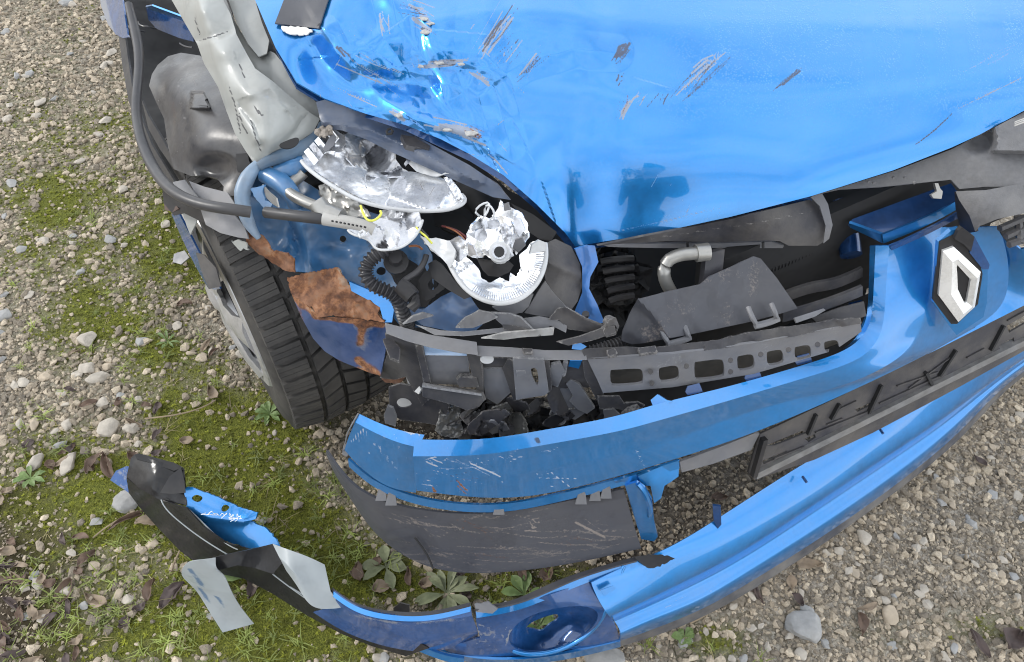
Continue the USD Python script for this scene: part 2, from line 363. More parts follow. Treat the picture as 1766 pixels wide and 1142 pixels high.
liner_plastic = look('liner_plastic', (0.020, 0.020, 0.023), 0.30, spec=.5, bump=0.0003, bscale=120, dust=0.25, var=0.3, scrape=(0.20, 0.19, 0.19), wscale=250)
BLUE = (0.012, 0.182, 0.485)
paint = look('blue_paint', BLUE, 0.33, rvar=.05, coat_ior=1.62, wscale=500, metal=0.85, coat=1.0, var=0.03, dust=0.14, bump=0.00004, bscale=900)
hood_paint = look('hood_paint', BLUE, 0.25, rvar=.04, coat_ior=1.62, wscale=420, metal=0.85, coat=1.0, var=0.03, dust=0.04, drops=True, bump=0.00004, bscale=900, scrape=(0.27, 0.255, 0.24), dark=(0.06, 0.05, 0.05), scrape_max=0.75)
dull_blue = look('dull_blue_primer', (0.03, 0.115, 0.25), 0.42, coat=.4, coat_rough=.2, var=0.3, dust=0.35, bump=0.0006, bscale=120)
navy = look('navy_paint', (0.008, 0.050, 0.165), 0.28, metal=0.5, coat=0.8, dust=0.10, var=0.2, scrape=(.22, .22, .22), wscale=350)
black_plastic = look('black_plastic', (0.012, 0.012, 0.014), 0.45, spec=.3, bump=0.0002, bscale=700, dust=0.10, var=0.2, scrape=(0.25, 0.25, 0.25))
grey_plastic = look('grey_plastic', (0.115, 0.118, 0.130), 0.42, spec=.4, bump=0.0003, bscale=400, dust=0.34, var=0.22, scrape=(0.30, 0.30, 0.30), wscale=300)
dark_plastic = look('dark_grey_plastic', (0.030, 0.030, 0.035), 0.40, spec=.32, bump=0.0003, bscale=400, dust=0.34, var=0.3, scrape=(0.26, 0.25, 0.24), wscale=300)
trim_plastic = look('trim_plastic', (0.042, 0.044, 0.053), 0.40, spec=.4, bump=0.0002, bscale=900, dust=0.08, scrape=(0.22, 0.19, 0.17), wscale=300)
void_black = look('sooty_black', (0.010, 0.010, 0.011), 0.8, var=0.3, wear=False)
primer = look('grey_primer', (0.25, 0.26, 0.25), 0.38, bump=0.0003, bscale=30, dust=0.3, var=0.1, coat=0.35, coat_rough=0.25)
chrome = look('broken_chrome', (0.90, 0.91, 0.93), 0.27, metal=0.9, bump=0.0003, bscale=60, crinkle=0.0012, var=0.05, dust=0.08)
chrome_dull = look('dull_reflector', (0.50, 0.51, 0.54), 0.28, metal=0.85, bump=0.0008, bscale=90, crinkle=0.003, var=0.25, dust=0.35)
white_plastic = look('white_plastic', (0.46, 0.47, 0.48), 0.35, var=0.15, dust=0.35, bump=0.0004, bscale=150)
badge_metal = look('badge_metal', (0.80, 0.80, 0.79), 0.32, metal=0.7, var=0.03, wear=False, bump=0.00008, bscale=800)
alu = look('dull_aluminium', (0.30, 0.295, 0.28), 0.42, metal=0.8, var=0.2, dust=0.3)
rim_mat = look('wheel_silver', (0.42, 0.42, 0.425), 0.38, metal=0.6, var=0.15, dust=0.5, scrape=(0.7, 0.7, 0.7))
rubber = look('tyre_rubber', (0.020, 0.019, 0.019), 0.7, var=0.3, dust=0.24, bump=0.0006, bscale=300)
hose_rubber = look('hose_rubber', (0.018, 0.018, 0.021), 0.42, var=0.2, dust=0.10)
tape_grey = look('grey_tape', (0.25, 0.275, 0.285), 0.4, var=0.1, dust=0.2, bump=0.0004, bscale=120, dark=(0.05, 0.10, 0.17), wscale=60)
tape_black = look('black_tape', (0.009, 0.009, 0.010), 0.22, spec=.3, var=0.2, dust=0.02, bump=0.0005, bscale=60)
paper = look('paper_label', (0.36, 0.35, 0.33), 0.7, var=0.15, dust=0.3, dark=(0.05, 0.05, 0.05))
yellow_wire = look('yellow_wire', (0.55, 0.55, 0.08), 0.5, wear=False)
copper = look('copper_wire', (0.35, 0.14, 0.07), 0.4, metal=0.5, wear=False)
white_fray = look('white_torn_plastic', (0.75, 0.77, 0.80), 0.6, wear=False)
# ================================================================== the damaged car
car = thing('damaged_car', (0.25, 1.3, 0), 'crashed blue hatchback with crumpled bonnet, smashed headlight and exposed front wheel', 'car')
cr = random.Random(5)

# ---- bonnet -------------------------------------------------------
hood_out = [(430, -90, .845), (440, 0, .845), (475, 82, .832), (512, 142, .815), (560, 170, .803), (630, 196, .795), (700, 216, .787), (760, 240, .775), (810, 266, .765),
            (868, 302, .748), (925, 352, .726), (975, 402, .705), (992, 425, .695), (1040, 417, .695), (1120, 404, .695), (1260, 374, .705), (1400, 338, .718), (1540, 294, .735), (1640, 255, .748),
            (1690, 232, .757), (1766, 191, .770), (1900, 120, .795), (1900, -90, .86)]
hood_h = [(1110, 330, .739), (1110, 200, .789), (1110, 100, .822), (1110, 0, .850), (1110, -90, .875), (800, -90, .868), (800, 0, .852), (700, 100, .830), (600, 60, .840),
          (900, 150, .808), (900, 280, .770), (1000, 350, .735), (1300, 300, .757), (1300, 150, .806), (1300, 0, .850), (1550, 200, .780), (1550, 100, .815), (1550, 0, .848), (1700, 80, .820), (1700, 160, .790),
          (1450, 265, .755), (1300, -90, .875), (1600, -90, .872), (960, 330, .742)]
def ridge(u, v, pts, w, amp):
    """A crease: raised (or sunk) along a polyline, one side steeper."""
    pts = np.asarray(pts, float); d = np.full(len(u), 1e9); sgn = np.zeros(len(u)); P = np.column_stack([u, v])
    for a, b in zip(pts[:-1], pts[1:]):
        ab = b - a; t = np.clip(((P - a) @ ab) / (ab @ ab), 0, 1); r = P - a - t[:, None] * ab; q = np.linalg.norm(r, axis=1)
        s = np.sign(ab[0] * (P[:, 1] - a[1]) - ab[1] * (P[:, 0] - a[0])); k = q < d; d[k] = q[k]; sgn[k] = s[k]
    ends = 1.0
    return amp * np.exp(-np.where(sgn > 0, d / w, d / (w * 2.2)) ** 1.7) * ends
def hood_disp(u, v):
    z = np.zeros(len(u))
    z += ridge(u, v, [(650, -60), (690, 20), (720, 90), (800, 160), (835, 240)], 24, .0052)
    z += ridge(u, v, [(560, 60), (590, 110), (640, 150), (690, 190)], 18, .0040)
    z += ridge(u, v, [(660, 60), (620, 90), (580, 95)], 16, .0028)
    z += ridge(u, v, [(740, 110), (790, 105), (850, 140), (880, 200)], 22, -.0036)
    z += ridge(u, v, [(640, 190), (720, 205), (800, 232), (850, 262)], 14, .0038)
    z += ridge(u, v, [(690, 120), (760, 170), (800, 222)], 22, -.0034)
    z += ridge(u, v, [(850, 60), (960, 70), (1010, 110), (1080, 130)], 30, -.0030)
    z += ridge(u, v, [(880, -80), (850, 20), (860, 120), (900, 210), (930, 300)], 40, .0030)
    z += .0040 * np.exp(-(((u - 600) / 60) ** 2 + ((v - 100) / 42) ** 2)) * -1 - .0055 * np.exp(-(((u - 660) / 70) ** 2 + ((v - 145) / 30) ** 2))
    z -= .0045 * np.exp(-(((u - 540) / 34) ** 2 + ((v - 105) / 40) ** 2))
    M1 = np.exp(-((u - 612) / 88) ** 4); z -= .0125 * M1 * np.tanh((v - 106 - (u - 612) * .5 + nz(u, v, 40, 14) * 26) / 34)
    M2 = np.exp(-((u - 800) / 60) ** 4); z -= .0045 * M2 * np.tanh((v - 120 - (u - 800) * .35 + nz(u, v, 30, 15) * 16) / 16)
    M3 = np.exp(-((u - 960) / 90) ** 4); z -= .0045 * M3 * np.tanh((v - 105 - (u - 960) * .25 + nz(u, v, 50, 16) * 20) / 30)
    M4 = np.exp(-((v - 95) / 90) ** 4); z += .0065 * M4 * np.tanh((u - 735 - (v - 80) * .35 + nz(u, v, 40, 17) * 14) / 15)
    def fold(pts, w, amp):
        pts = np.asarray(pts, float); P = np.column_stack([u, v]); d = np.full(len(u), 1e9)
        for a, b in zip(pts[:-1], pts[1:]):
            ab = b - a; t = np.clip(((P - a) @ ab) / (ab @ ab), 0, 1); d = np.minimum(d, np.linalg.norm(P - a - t[:, None] * ab, axis=1))
        return amp * np.clip(1 - d / w, 0, 1)
    z += fold([(560, 50), (582, 92), (622, 128), (660, 170), (700, 192)], 26, .0042) + fold([(672, -20), (684, 40), (716, 84), (752, 128), (770, 176), (800, 218)], 34, .0048) + fold([(622, 128), (690, 142), (742, 150)], 20, -.003)
    z += fold([(770, 116), (820, 122), (852, 150), (866, 200), (880, 250)], 30, -.0042) + fold([(840, 150), (900, 110), (990, 84), (1060, 92)], 34, .0024) + fold([(700, 205), (760, 214), (830, 236)], 16, .003)
    damage = np.exp(-(((u - 690) / 190) ** 2 + ((v - 120) / 130) ** 2))
    z += damage * (nz(u, v, 90, 3) * .006 + np.abs(nz(u, v, 70, 8)) * .005)
    z += nz(u, v, 260, 5) * .0012
    S = lambda x, a, b: (lambda t: t * t * t * (10 - 15 * t + 6 * t * t))(np.clip((x - a) / (b - a), 0, 1))
    S = lambda x, a, b: (lambda t: t * t * t * (10 - 15 * t + 6 * t * t))(np.clip((x - a) / (b - a), 0, 1))
    front = 425 - np.abs(u - 992) * np.where(u > 992, .262, .5); sp = lambda x, w: w * np.logaddexp(0, x / w)
    z -= .000135 * sp(v - (222 - np.clip(u - 1110, 0, 400) * .1), 32) * (.25 + .75 * (1 - S(u, 1190, 1450))) * S(u, 890, 1000)
    z -= .000085 * sp(1225 - u, 30) * S(v, -120, 420) * S(u, 480, 920)
    return z
hr = random.Random(21)
def bundle(u, v, w, ch, p0, p1, n, spread, width, strength=1.0, wob=6):
    for _ in range(max(2, int(n * .8))):
        t = hr.uniform(-.5, .5); a = np.array(p0, float) + np.array([hr.gauss(0, wob), hr.gauss(0, wob)]); b = np.array(p1, float) + np.array([hr.gauss(0, wob), hr.gauss(0, wob)])
        d = (b - a); nrm = np.array([-d[1], d[0]]) / np.linalg.norm(d); off = nrm * t * spread
        c0, c1 = hr.uniform(0, .35), hr.uniform(.6, 1)
        q = [a + off + d * c0, a + off + d * (c0 + c1) / 2 + nrm * hr.gauss(0, 1.5), a + off + d * c1]
        w[:, ch] = np.maximum(w[:, ch], strength * hr.uniform(.5, .92) * stroke(u, v, q, width * hr.choice([.5, .7, .9, 1.2, 1.8])))
def hood_wear(u, v):
    w = np.zeros((len(u), 3))
    B = lambda *a, **k: bundle(u, v, w, *a, **k)
    B(0, (882, 6), (820, 104), 14, 13, 2.0); B(2, (888, 4), (822, 104), 8, 16, 1.4)
    B(2, (900, 60), (848, 118), 8, 34, 1.2); B(0, (895, 50), (850, 110), 5, 30, 1.0)
    B(2, (940, 85), (890, 140), 7, 12, 1.6); B(1, (940, 82), (905, 115), 4, 8, 2.0, strength=.62); B(0, (936, 84), (900, 130), 5, 8, 1.3)
    B(2, (1085, 78), (1060, 106), 14, 22, 2.4, wob=3); B(2, (1078, 120), (1060, 150), 7, 20, 1.3)
    B(0, (1252, 88), (1165, 165), 10, 14, 1.5); B(2, (1250, 92), (1160, 175), 12, 22, 1.5); B(0, (1240, 92), (1190, 140), 5, 6, 1.6)
    B(0, (1085, 165), (1066, 205), 8, 14, 1.7, wob=3); B(1, (1082, 160), (1064, 208), 7, 16, 2.4, wob=3, strength=.62)
    B(0, (1112, 160), (1092, 185), 6, 16, 1.3); B(1, (1115, 160), (1096, 184), 5, 12, 1.5, strength=.62); B(2, (1150, 150), (1130, 182), 6, 24, 1.0)
    B(2, (1384, 116), (1326, 163), 5, 4, 2.2, wob=1.5); B(2, (1184, 86), (1205, 92), 3, 8, 1.2)
    B(2, (1650, 190), (1548, 275), 2, 1.5, 1.4, wob=1); B(0, (1766, 75), (1670, 130), 8, 22, .9); B(0, (1760, 130), (1640, 190), 5, 20, .8)
    B(0, (720, 115), (812, 104), 10, 9, 2.6, wob=3); B(0, (812, 122), (845, 142), 9, 8, 2.2, wob=2); B(1, (812, 122), (845, 142), 4, 6, 2.0, wob=2, strength=.62)
    B(2, (735, 112), (810, 112), 5, 14, 2.0); B(0, (660, 25), (668, 60), 8, 10, 2.2); B(0, (690, 5), (760, 25), 12, 20, 1.6); B(2, (690, 12), (750, 30), 6, 16, 1.3)
    B(0, (715, 30), (745, 55), 8, 20, 3.0, wob=5); B(2, (720, 40), (748, 62), 6, 14, 2.0, wob=4)
    B(0, (672, 186), (704, 207), 8, 8, 2.4, wob=2); B(0, (740, 212), (835, 232), 18, 14, 2.0, wob=4); B(0, (780, 222), (838, 245), 9, 10, 1.8, wob=3); B(1, (800, 220), (836, 238), 5, 8, 1.5)
    B(0, (600, 95), (700, 150), 8, 40, 1.0, wob=8); B(0, (560, 150), (660, 190), 5, 12, 1.2); B(2, (575, 75), (610, 110), 5, 12, 1.5, wob=4)
    B(0, (880, 330), (960, 390), 4, 4, 1.3, wob=1); B(0, (720, 90), (740, 120), 6, 20, 1.0); B(0, (840, 265), (880, 310), 5, 6, 1.3, wob=2)
    B(0, (1200, 330), (1180, 380), 12, 160, .8, strength=.7); B(0, (1030, 400), (1240, 355), 8, 14, .8, strength=.6)
    for _ in range(60):
        a = np.array([hr.uniform(520, 900), hr.uniform(20, 300)]); b = a + np.array([hr.gauss(0, 9), hr.gauss(0, 9)])
        w[:, 0] = np.maximum(w[:, 0], hr.uniform(.4, .8) * stroke(u, v, [a, b], hr.uniform(.8, 1.6)))
    return w
_C = lambda a, b: np.column_stack([a ** i * b ** j for i in range(5) for j in range(5 - i)])
_HH = np.array(hood_out + hood_h, float); _hc = np.linalg.lstsq(_C(_HH[:, 0] / 1000 - 1, _HH[:, 1] / 500), _HH[:, 2], rcond=None)[0]
def hood_z(u, v): u, v = np.atleast_1d(np.asarray(u, float)), np.atleast_1d(np.asarray(v, float)); return _C(u / 1000 - 1, v / 500) @ _hc + hood_disp(u, v)
hood_m = panel(hood_out, hood_h, th=.0022, step=2.1, fit=4, disp=hood_disp, wear=hood_wear)
def hood_film(u, v):
    n = nz(u, v, 60, 12); f = np.clip((u - 1060) / 200, 0, 1) * np.clip((215 + n * 90 - v) / 30, 0, 1) + .6 * np.exp(-(((u - 1030) / 50) ** 2 + ((v - 300) / 22) ** 2))
    for x, w, l in ((1505, 9, 190), (1553, 13, 215), (1590, 8, 150), (1640, 16, 120), (1690, 12, 90), (1725, 14, 150), (1760, 9, 60)):
        f = f * (1 - np.exp(-((u - x - 12 * np.sin(v / 70.0 + x) - v * .06) / w) ** 4) * (v < l))
    return np.clip(f, 0, 1) * np.clip(.55 + nz(u, v, 25, 4) * 1.6, .15, 1)
hood_m.film = hood_film(hood_m.uv[:, 0], hood_m.uv[:, 1])
hood = put('bonnet', car, hood_m, hood_paint, smooth=True)
# folded inner skin of the bonnet edge
put('bonnet_flange', hood, panel([(475, 86), (512, 150), (560, 180), (700, 226), (810, 278), (868, 314), (925, 362), (985, 432), (1040, 426), (1260, 384), (1400, 346), (1400, 300), (1250, 330), (1020, 370), (930, 300), (830, 235), (700, 180), (540, 120)],
    [(500, 110, 0)], disp=lambda u, v: hood_z(np.clip(u, 478, 2000), np.minimum(v, 425)) - .012 - .0004 * np.maximum(v - 330, 0), th=.004, step=12), navy)
filler_w = look('white_filler', (.55, .54, .52), .8, var=.2, vscale=150, wear=False, bump=.001, bscale=250)
strip = panel([(497, -20), (572, -20), (549, 49), (474, 40)], [(500, 0, 0)], th=.002, step=5, disp=lambda u, v: hood_z(u, v) + .0035 + nz(u, v, 20, 2) * .001)
put('grey_strip', hood, strip, trim_plastic, label='short strip of grey foam-backed tape stuck on the bonnet edge')
put('filler_smear', hood, panel([(482, 46), (500, 44), (536, 49), (537, 58), (515, 61), (492, 57)], [(500, 50, 0)], th=.002, step=3, smooth=1, rough=.8, disp=lambda u, v: hood_z(u, v) + .003 + nz(u, v, 8, 2) * .002), filler_w, label='lump of white filler below the grey strip')
filler_m = look('old_filler', (.33, .325, .31), .8, var=.3, vscale=200, wear=False, bump=.0008, bscale=300)
# chips of filler lying proud on the dents
for (cu, cv, s) in [(729, 31, 8), (743, 40, 6), (733, 54, 8), (757, 108, 10), (794, 110, 6), (726, 114, 6), (688, 197, 9), (772, 223, 8), (808, 229, 11)]:
    s *= .8; o = [(cu + math.cos(a) * s * cr.uniform(.5, 1.5) * 1.35, cv + math.sin(a) * s * cr.uniform(.2, .6)) for a in np.linspace(0, 6.28, 8)[:-1]]
    zz = float(hood_z(cu, cv)[0]) + .0012
    put('filler_chip', hood, panel(o, [(cu, cv, zz)], th=.0015, step=4, rough=.4), filler_m, smooth=False)

# ---- wing (grey primer front fender) ------------------------------
wing_h = [(296, 0, .775), (320, 42, .768), (352, 110, .756), (390, 190, .738), (420, 255, .722), (440, 285, .71), (345, -40, .83), (350, 20, .823), (385, 90, .81), (420, 150, .795), (450, 200, .775), (470, 250, .745),
          (390, 20, .822), (425, 90, .806), (470, 150, .79), (510, 190, .765), (540, 225, .735), (480, 265, .725)]
def wing_disp(u, v):
    z = ridge(u, v, [(330, -60), (352, 40), (372, 110), (412, 200), (440, 240)], 8, .008) + ridge(u, v, [(345, 70), (395, 55)], 5, -.005) + ridge(u, v, [(410, 105), (430, 150), (470, 165), (500, 180)], 7, -.003)
    z += ridge(u, v, [(415, 185), (440, 215), (450, 250)], 4, -.003) + ridge(u, v, [(430, 165), (465, 150), (490, 185)], 7, .0035) + nz(u, v, 90, 4) * .004 + nz(u, v, 25, 9) * .0008
    return z + ridge(u, v, [(522, 205), (510, 225), (470, 265)], 4, -.0025)
def wing_wear(u, v):
    w = np.zeros((len(u), 3))
    for pts in ([(438, 180), (445, 195), (456, 200)], [(412, 195), (420, 220), (427, 230)], [(432, 205), (440, 235), (450, 260)], [(395, 150), (405, 180), (415, 230)], [(345, 70), (372, 62), (392, 55)], [(335, 30), (345, 60)], [(446, 190), (452, 200)], [(412, 108), (422, 135)]):
        w[:, 2] = np.maximum(w[:, 2], 1.0 * stroke(u, v, pts, 1.6))
    w[:, 0] = np.clip(.5 * np.exp(-(((u - 432) / 16) ** 2 + ((v - 275) / 14) ** 2)), 0, 1)
    return w
wing = put('front_wing', car, panel([(296, -60), (296, 0), (320, 42), (340, 76), (352, 110), (376, 150), (390, 190), (405, 230), (422, 258), (440, 285), (456, 282), (480, 266), (510, 248), (540, 228), (552, 205), (535, 195), (505, 170), (470, 140), (440, 118), (424, 90), (408, 60), (398, 25), (385, 0), (380, -60)],
    wing_h, th=.0016, step=3, disp=wing_disp, wear=wing_wear, smooth=0), primer, label='buckled front wing in bare grey primer')
put('wing_flange', wing, panel([(378, -60), (390, 0), (404, 35), (428, 78), (446, 100), (466, 88), (474, 92), (520, 150), (556, 188), (553, 206), (500, 175), (440, 128), (424, 104), (404, 70), (384, 20), (370, -60)],
    [(380, -40, .80), (430, 0, .812), (440, 60, .80), (425, 95, .785), (466, 92, .792), (520, 150, .775), (555, 195, .745), (450, 130, .775), (500, 172, .765)], th=.0016, step=5, disp=lambda u, v: nz(u, v, 40, 6) * .006), primer)
put('wing_flange', wing, panel([(385, -60), (436, -60), (442, 8), (452, 40), (464, 70), (460, 92), (446, 98), (428, 76), (408, 40), (394, 0)],
    [(390, -60, .818), (436, -60, .822), (442, 8, .816), (464, 80, .80), (428, 76, .798), (400, 10, .812)], th=.0016, step=5, disp=lambda u, v: nz(u, v, 40, 7) * .005), primer)
put('wing_hinge', wing, panel([(448, 50), (470, 80), (484, 112), (478, 118), (460, 92), (448, 70)], [(448, 50, .78), (484, 115, .765), (455, 85, .775)], th=.004, step=5, rough=.6), hose_rubber)
# dark cap between wing and lamp
put('wing_tip_socket', wing, panel([(478, 250), (500, 240), (515, 236), (516, 246), (505, 255), (490, 257)], [(478, 250, .757), (515, 236, .757), (500, 257, .752)], th=.002, step=5, smooth=2), void_black)

# ---- wheel arch ---------------------------------------------------
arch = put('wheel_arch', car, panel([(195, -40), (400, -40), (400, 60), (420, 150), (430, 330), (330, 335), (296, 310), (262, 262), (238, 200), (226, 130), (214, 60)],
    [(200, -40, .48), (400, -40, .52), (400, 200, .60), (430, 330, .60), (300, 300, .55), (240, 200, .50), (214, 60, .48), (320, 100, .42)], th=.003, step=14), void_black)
liner_h = [(258, 148, .645), (272, 112, .655), (310, 92, .672), (345, 96, .685), (285, 205, .64), (297, 288, .632), (340, 298, .655), (365, 305, .66), (420, 335, .665), (385, 335, .66), (430, 300, .69), (405, 235, .72), (370, 160, .715), (330, 180, .705), (340, 250, .69), (300, 150, .68)]
def liner_disp(u, v):
    z = -.012 * np.exp(-(((u - 372) / 30) ** 2 + ((v - 290) / 20) ** 2) ** 2)
    inb = (np.abs((u - 343) * .97 - (v - 170) * .1) < 12 + (v - 170) * .25) & (v > 160) & (v < 188); z += .010 * inb
    return z + nz(u, v, 70, 3) * .006
def liner_wear(u, v):
    w = np.zeros((len(u), 3)); w[:, 1] = .42 * np.exp(-(((u - 300 - (v - 200) * .1) / 9) ** 2 + ((v - 190) / 60) ** 2)); w[:, 0] = .36 * np.exp(-(((u - 315 - (v - 200) * .1) / 12) ** 2 + ((v - 180) / 80) ** 2))
    for k in range(24):
        a = np.array([hr.uniform(262, 350), hr.uniform(100, 280)]); w[:, 0] = np.maximum(w[:, 0], .62 * stroke(u, v, [a, a + np.array([hr.gauss(2, 5), hr.gauss(10, 12)])], 1.1))
    return w
put('arch_liner', arch, panel([(257, 148), (262, 128), (272, 112), (290, 97), (312, 91), (345, 96), (385, 130), (420, 200), (440, 290), (430, 330), (402, 338), (384, 336), (386, 322), (374, 308), (352, 302), (330, 304), (300, 292), (290, 255), (283, 205), (270, 178)],
    liner_h, th=.003, step=3.5, disp=liner_disp, wear=liner_wear), liner_plastic, label='dark grey plastic arch liner bent outwards')
put('liner_bracket', arch, panel([(405, 262), (416, 255), (428, 268), (432, 292), (424, 300), (410, 296)], [(405, 262, .705), (430, 296, .70), (412, 296, .695)], th=.002, step=5, rough=.7), void_black)
put('inner_sheet', arch, panel([(252, 14), (290, 18), (330, 38), (334, 72), (310, 66), (270, 50), (256, 34)], [(252, 14, .56), (330, 40, .60), (300, 66, .54)], th=.002, step=6, disp=lambda u, v: nz(u, v, 20, 1) * .006), navy)
put('inner_sheet_edge', arch, panel([(251, 12), (262, 10), (332, 36), (332, 42), (262, 18)], [(251, 12, .605), (332, 38, .645), (262, 18, .60)], th=.003, step=5), paint)
for a, b in (((238, 38, .60), (270, 50, .60)), ((222, 45, .60), (250, 55, .60)), ((310, 75, .60), (332, 82, .62))):
    put('torn_strand', arch, tube([a, ((a[0] + b[0]) / 2, (a[1] + b[1]) / 2 + 2, a[2] + .01), b], .0015, 6), hose_rubber)
put('sill_panel', car, panel([(168, -40), (205, -40), (220, 60), (222, 64), (212, 66), (200, 60), (186, 42), (174, 10)], [(168, -40, .50), (205, -40, .60), (220, 62, .585), (186, 42, .52)], th=.003, step=6, disp=lambda u, v: nz(u, v, 22, 4) * .006, wear=lambda u, v: np.column_stack([np.clip((188 + (v) * .25 - u) / 10, 0, .9), 0 * u, 0 * u])), navy, label='torn dark blue panel end with scraped pale edge')
put('arch_lip', car, panel([(203, 50), (216, 66), (222, 110), (228, 150), (242, 200), (262, 250), (300, 312), (296, 322), (262, 272), (238, 226), (222, 175), (212, 120)], [(203, 50, .54), (240, 200, .55), (300, 316, .585), (222, 170, .53)], th=.004, step=6), black_plastic)
put('arch_lip', car, panel([(244, 172), (256, 200), (280, 240), (302, 282), (300, 292), (276, 258), (256, 222)], [(244, 172, .60), (302, 286, .618), (256, 222, .59)], th=.004, step=6), black_plastic)
# long rubber door seal hanging in a loop
cable = put('hanging_seal', car, tube([(222, 8, .70), (231, 45, .69), (239, 90, .68), (238, 140, .672), (235, 190, .668), (245, 245, .668), (270, 298, .675), (308, 336, .69), (355, 354, .70), (405, 362, .705), (432, 366, .70)], [.0066, .0082, .0072, .0072, .0075, .008, .008, .0076, .0076], 14), hose_rubber, smooth=50, label='long black rubber seal hanging in a loop')

# ---- torn strips below the seal -----------------------------------
put('torn_strip', car, panel([(280, 322), (300, 320), (330, 345), (372, 372), (415, 400), (408, 408), (385, 400), (350, 384), (318, 368), (300, 372), (282, 350)], [(280, 322, .60), (330, 345, .63), (415, 400, .65), (300, 372, .58)], th=.002, step=6, disp=lambda u, v: nz(u, v, 25, 4) * .01), black_plastic)
put('torn_strip', car, panel([(298, 314), (318, 310), (345, 345), (352, 362), (330, 356), (306, 338)], [(298, 314, .63), (350, 360, .655), (318, 310, .645)], th=.002, step=6), grey_plastic)
put('torn_strip', car, panel([(326, 312), (352, 322), (392, 332), (405, 352), (400, 362), (362, 352), (340, 342)], [(326, 312, .65), (400, 345, .675), (362, 352, .655)], th=.002, step=6), grey_plastic)
put('torn_strip', car, panel([(346, 362), (405, 372), (422, 392), (428, 412), (412, 410), (380, 402), (355, 388)], [(346, 362, .645), (405, 372, .665), (424, 410, .655), (360, 390, .635)], th=.002, step=6, disp=lambda u, v: nz(u, v, 22, 8) * .008), grey_plastic)
put('torn_strip', car, panel([(296, 370), (308, 368), (325, 400), (345, 440), (362, 470), (380, 498), (372, 500), (358, 496), (335, 455), (312, 408)], [(296, 370, .50), (345, 440, .50), (375, 500, .47)], th=.003, step=5), navy, label='long narrow torn strip in dark blue paint')
put('torn_strip', car, panel([(338, 436), (352, 440), (372, 462), (381, 494), (360, 499), (348, 470)], [(338, 436, .515), (381, 494, .49), (360, 499, .475)], th=.002, step=5), dark_plastic)
put('torn_strip', car, panel([(315, 368), (342, 365), (338, 385), (328, 405), (322, 390)], [(315, 368, .56), (342, 365, .58), (328, 405, .54)], th=.002, step=5), primer)
put('torn_strip', car, panel([(282, 345), (296, 344), (308, 360), (298, 366), (284, 362)], [(282, 345, .57), (308, 360, .60), (284, 362, .565)], th=.002, step=5), look('brown_rubber', (.05, .028, .022), .6))

# ---- front wheel --------------------------------------------------
WA = math.radians(32); A = np.array([math.cos(WA), math.sin(WA), 0]); FW = np.array([math.sin(WA), -math.cos(WA), 0])
WR, WW = .298, .185
wc = at(515, 748, .13) - FW * math.sqrt(WR ** 2 - .17 ** 2); wc[2] = WR + .001
WT = np.eye(4); WT[:3, 0], WT[:3, 1], WT[:3, 2], WT[:3, 3] = FW, np.array([0, 0, 1.0]), -A, wc      # local z points outwards, the outer side at z = 0
wheel = node('front_wheel', car)
def revolve(prof, n=120, T=WT):
    p = np.asarray(prof, float); th = np.arange(n) / n * 2 * np.pi; k = len(p)
    v = np.stack([p[None, :, 0] * np.cos(th)[:, None], p[None, :, 0] * np.sin(th)[:, None], np.broadcast_to(p[None, :, 1], (n, k))], -1).reshape(-1, 3)
    i = np.arange(n * k).reshape(n, k); j = np.roll(i, -1, 0)
    f = np.vstack([np.stack([i[:, :-1].ravel(), j[:, :-1].ravel(), j[:, 1:].ravel()], 1), np.stack([i[:, :-1].ravel(), j[:, 1:].ravel(), i[:, 1:].ravel()], 1)])
    return M(v @ T[:3, :3].T + T[:3, 3], f)
tw = put('tyre', wheel, revolve([(.190, -.010), (.196, .004), (.205, .008), (.235, .011), (.262, .009), (.276, .001), (.285, -.010), (.2885, -.022), (.290, -.055), (.291, -.0925), (.290, -.13), (.2885, -.163), (.283, -.176), (.262, -.192), (.23, -.195), (.19, -.18)]), rubber)
NB = 50
brng = random.Random(3)
for k in range(NB):
    th0 = 2 * np.pi * k / NB
    top = math.sin(th0)
    if top < -.98: continue
    def blockpoly(z0, z1, d0, d1, skew, r0, r1, rows=1, gap=.0012):
        ms = []
        for q in range(rows):
            e0, e1 = d0 + (d1 - d0) * q / rows, d0 + (d1 - d0) * (q + 1) / rows - gap * (q < rows - 1)
            V = []
            for r in (r0, r1):
                sh = 0.0 if r == r0 else .0012
                for z, s in ((z0 - sh, 0), (z1 + sh, skew)):
                    for e in (e0 + sh * (q == 0), e1 - sh * (q == rows - 1)):
                        a = th0 + (e + s) / WR; rr = r - (.010 if z > -.012 else 0) - (.004 if z < -.17 else 0)
                        V.append((rr * math.cos(a), rr * math.sin(a), z))
            V = np.array(V); h = trimesh.Trimesh(V, [[0, 1, 3], [0, 3, 2], [4, 6, 7], [4, 7, 5], [0, 4, 5], [0, 5, 1], [2, 3, 7], [2, 7, 6], [0, 2, 6], [0, 6, 4], [1, 5, 7], [1, 7, 3]], process=False)
            h.fix_normals(); ms.append(tm(h, WT))
        return ms
    p = 2 * np.pi * WR / NB
    put('tread_block', wheel, blockpoly(.002, -.050, .0025, p - .004, .004, .280, WR, 3, .0007), rubber, smooth=False)
    put('tread_block', wheel, blockpoly(-.056, -.092, .001, p - .004, .016, .282, WR + .001, 1), rubber, smooth=False)
    put('tread_block', wheel, blockpoly(-.097, -.134, .017, p + .012, -.014, .282, WR + .001, 1), rubber, smooth=False)
    put('tread_block', wheel, blockpoly(-.140, -.186, .002, p - .0045, -.004, .278, WR - .001, 1), rubber, smooth=False)
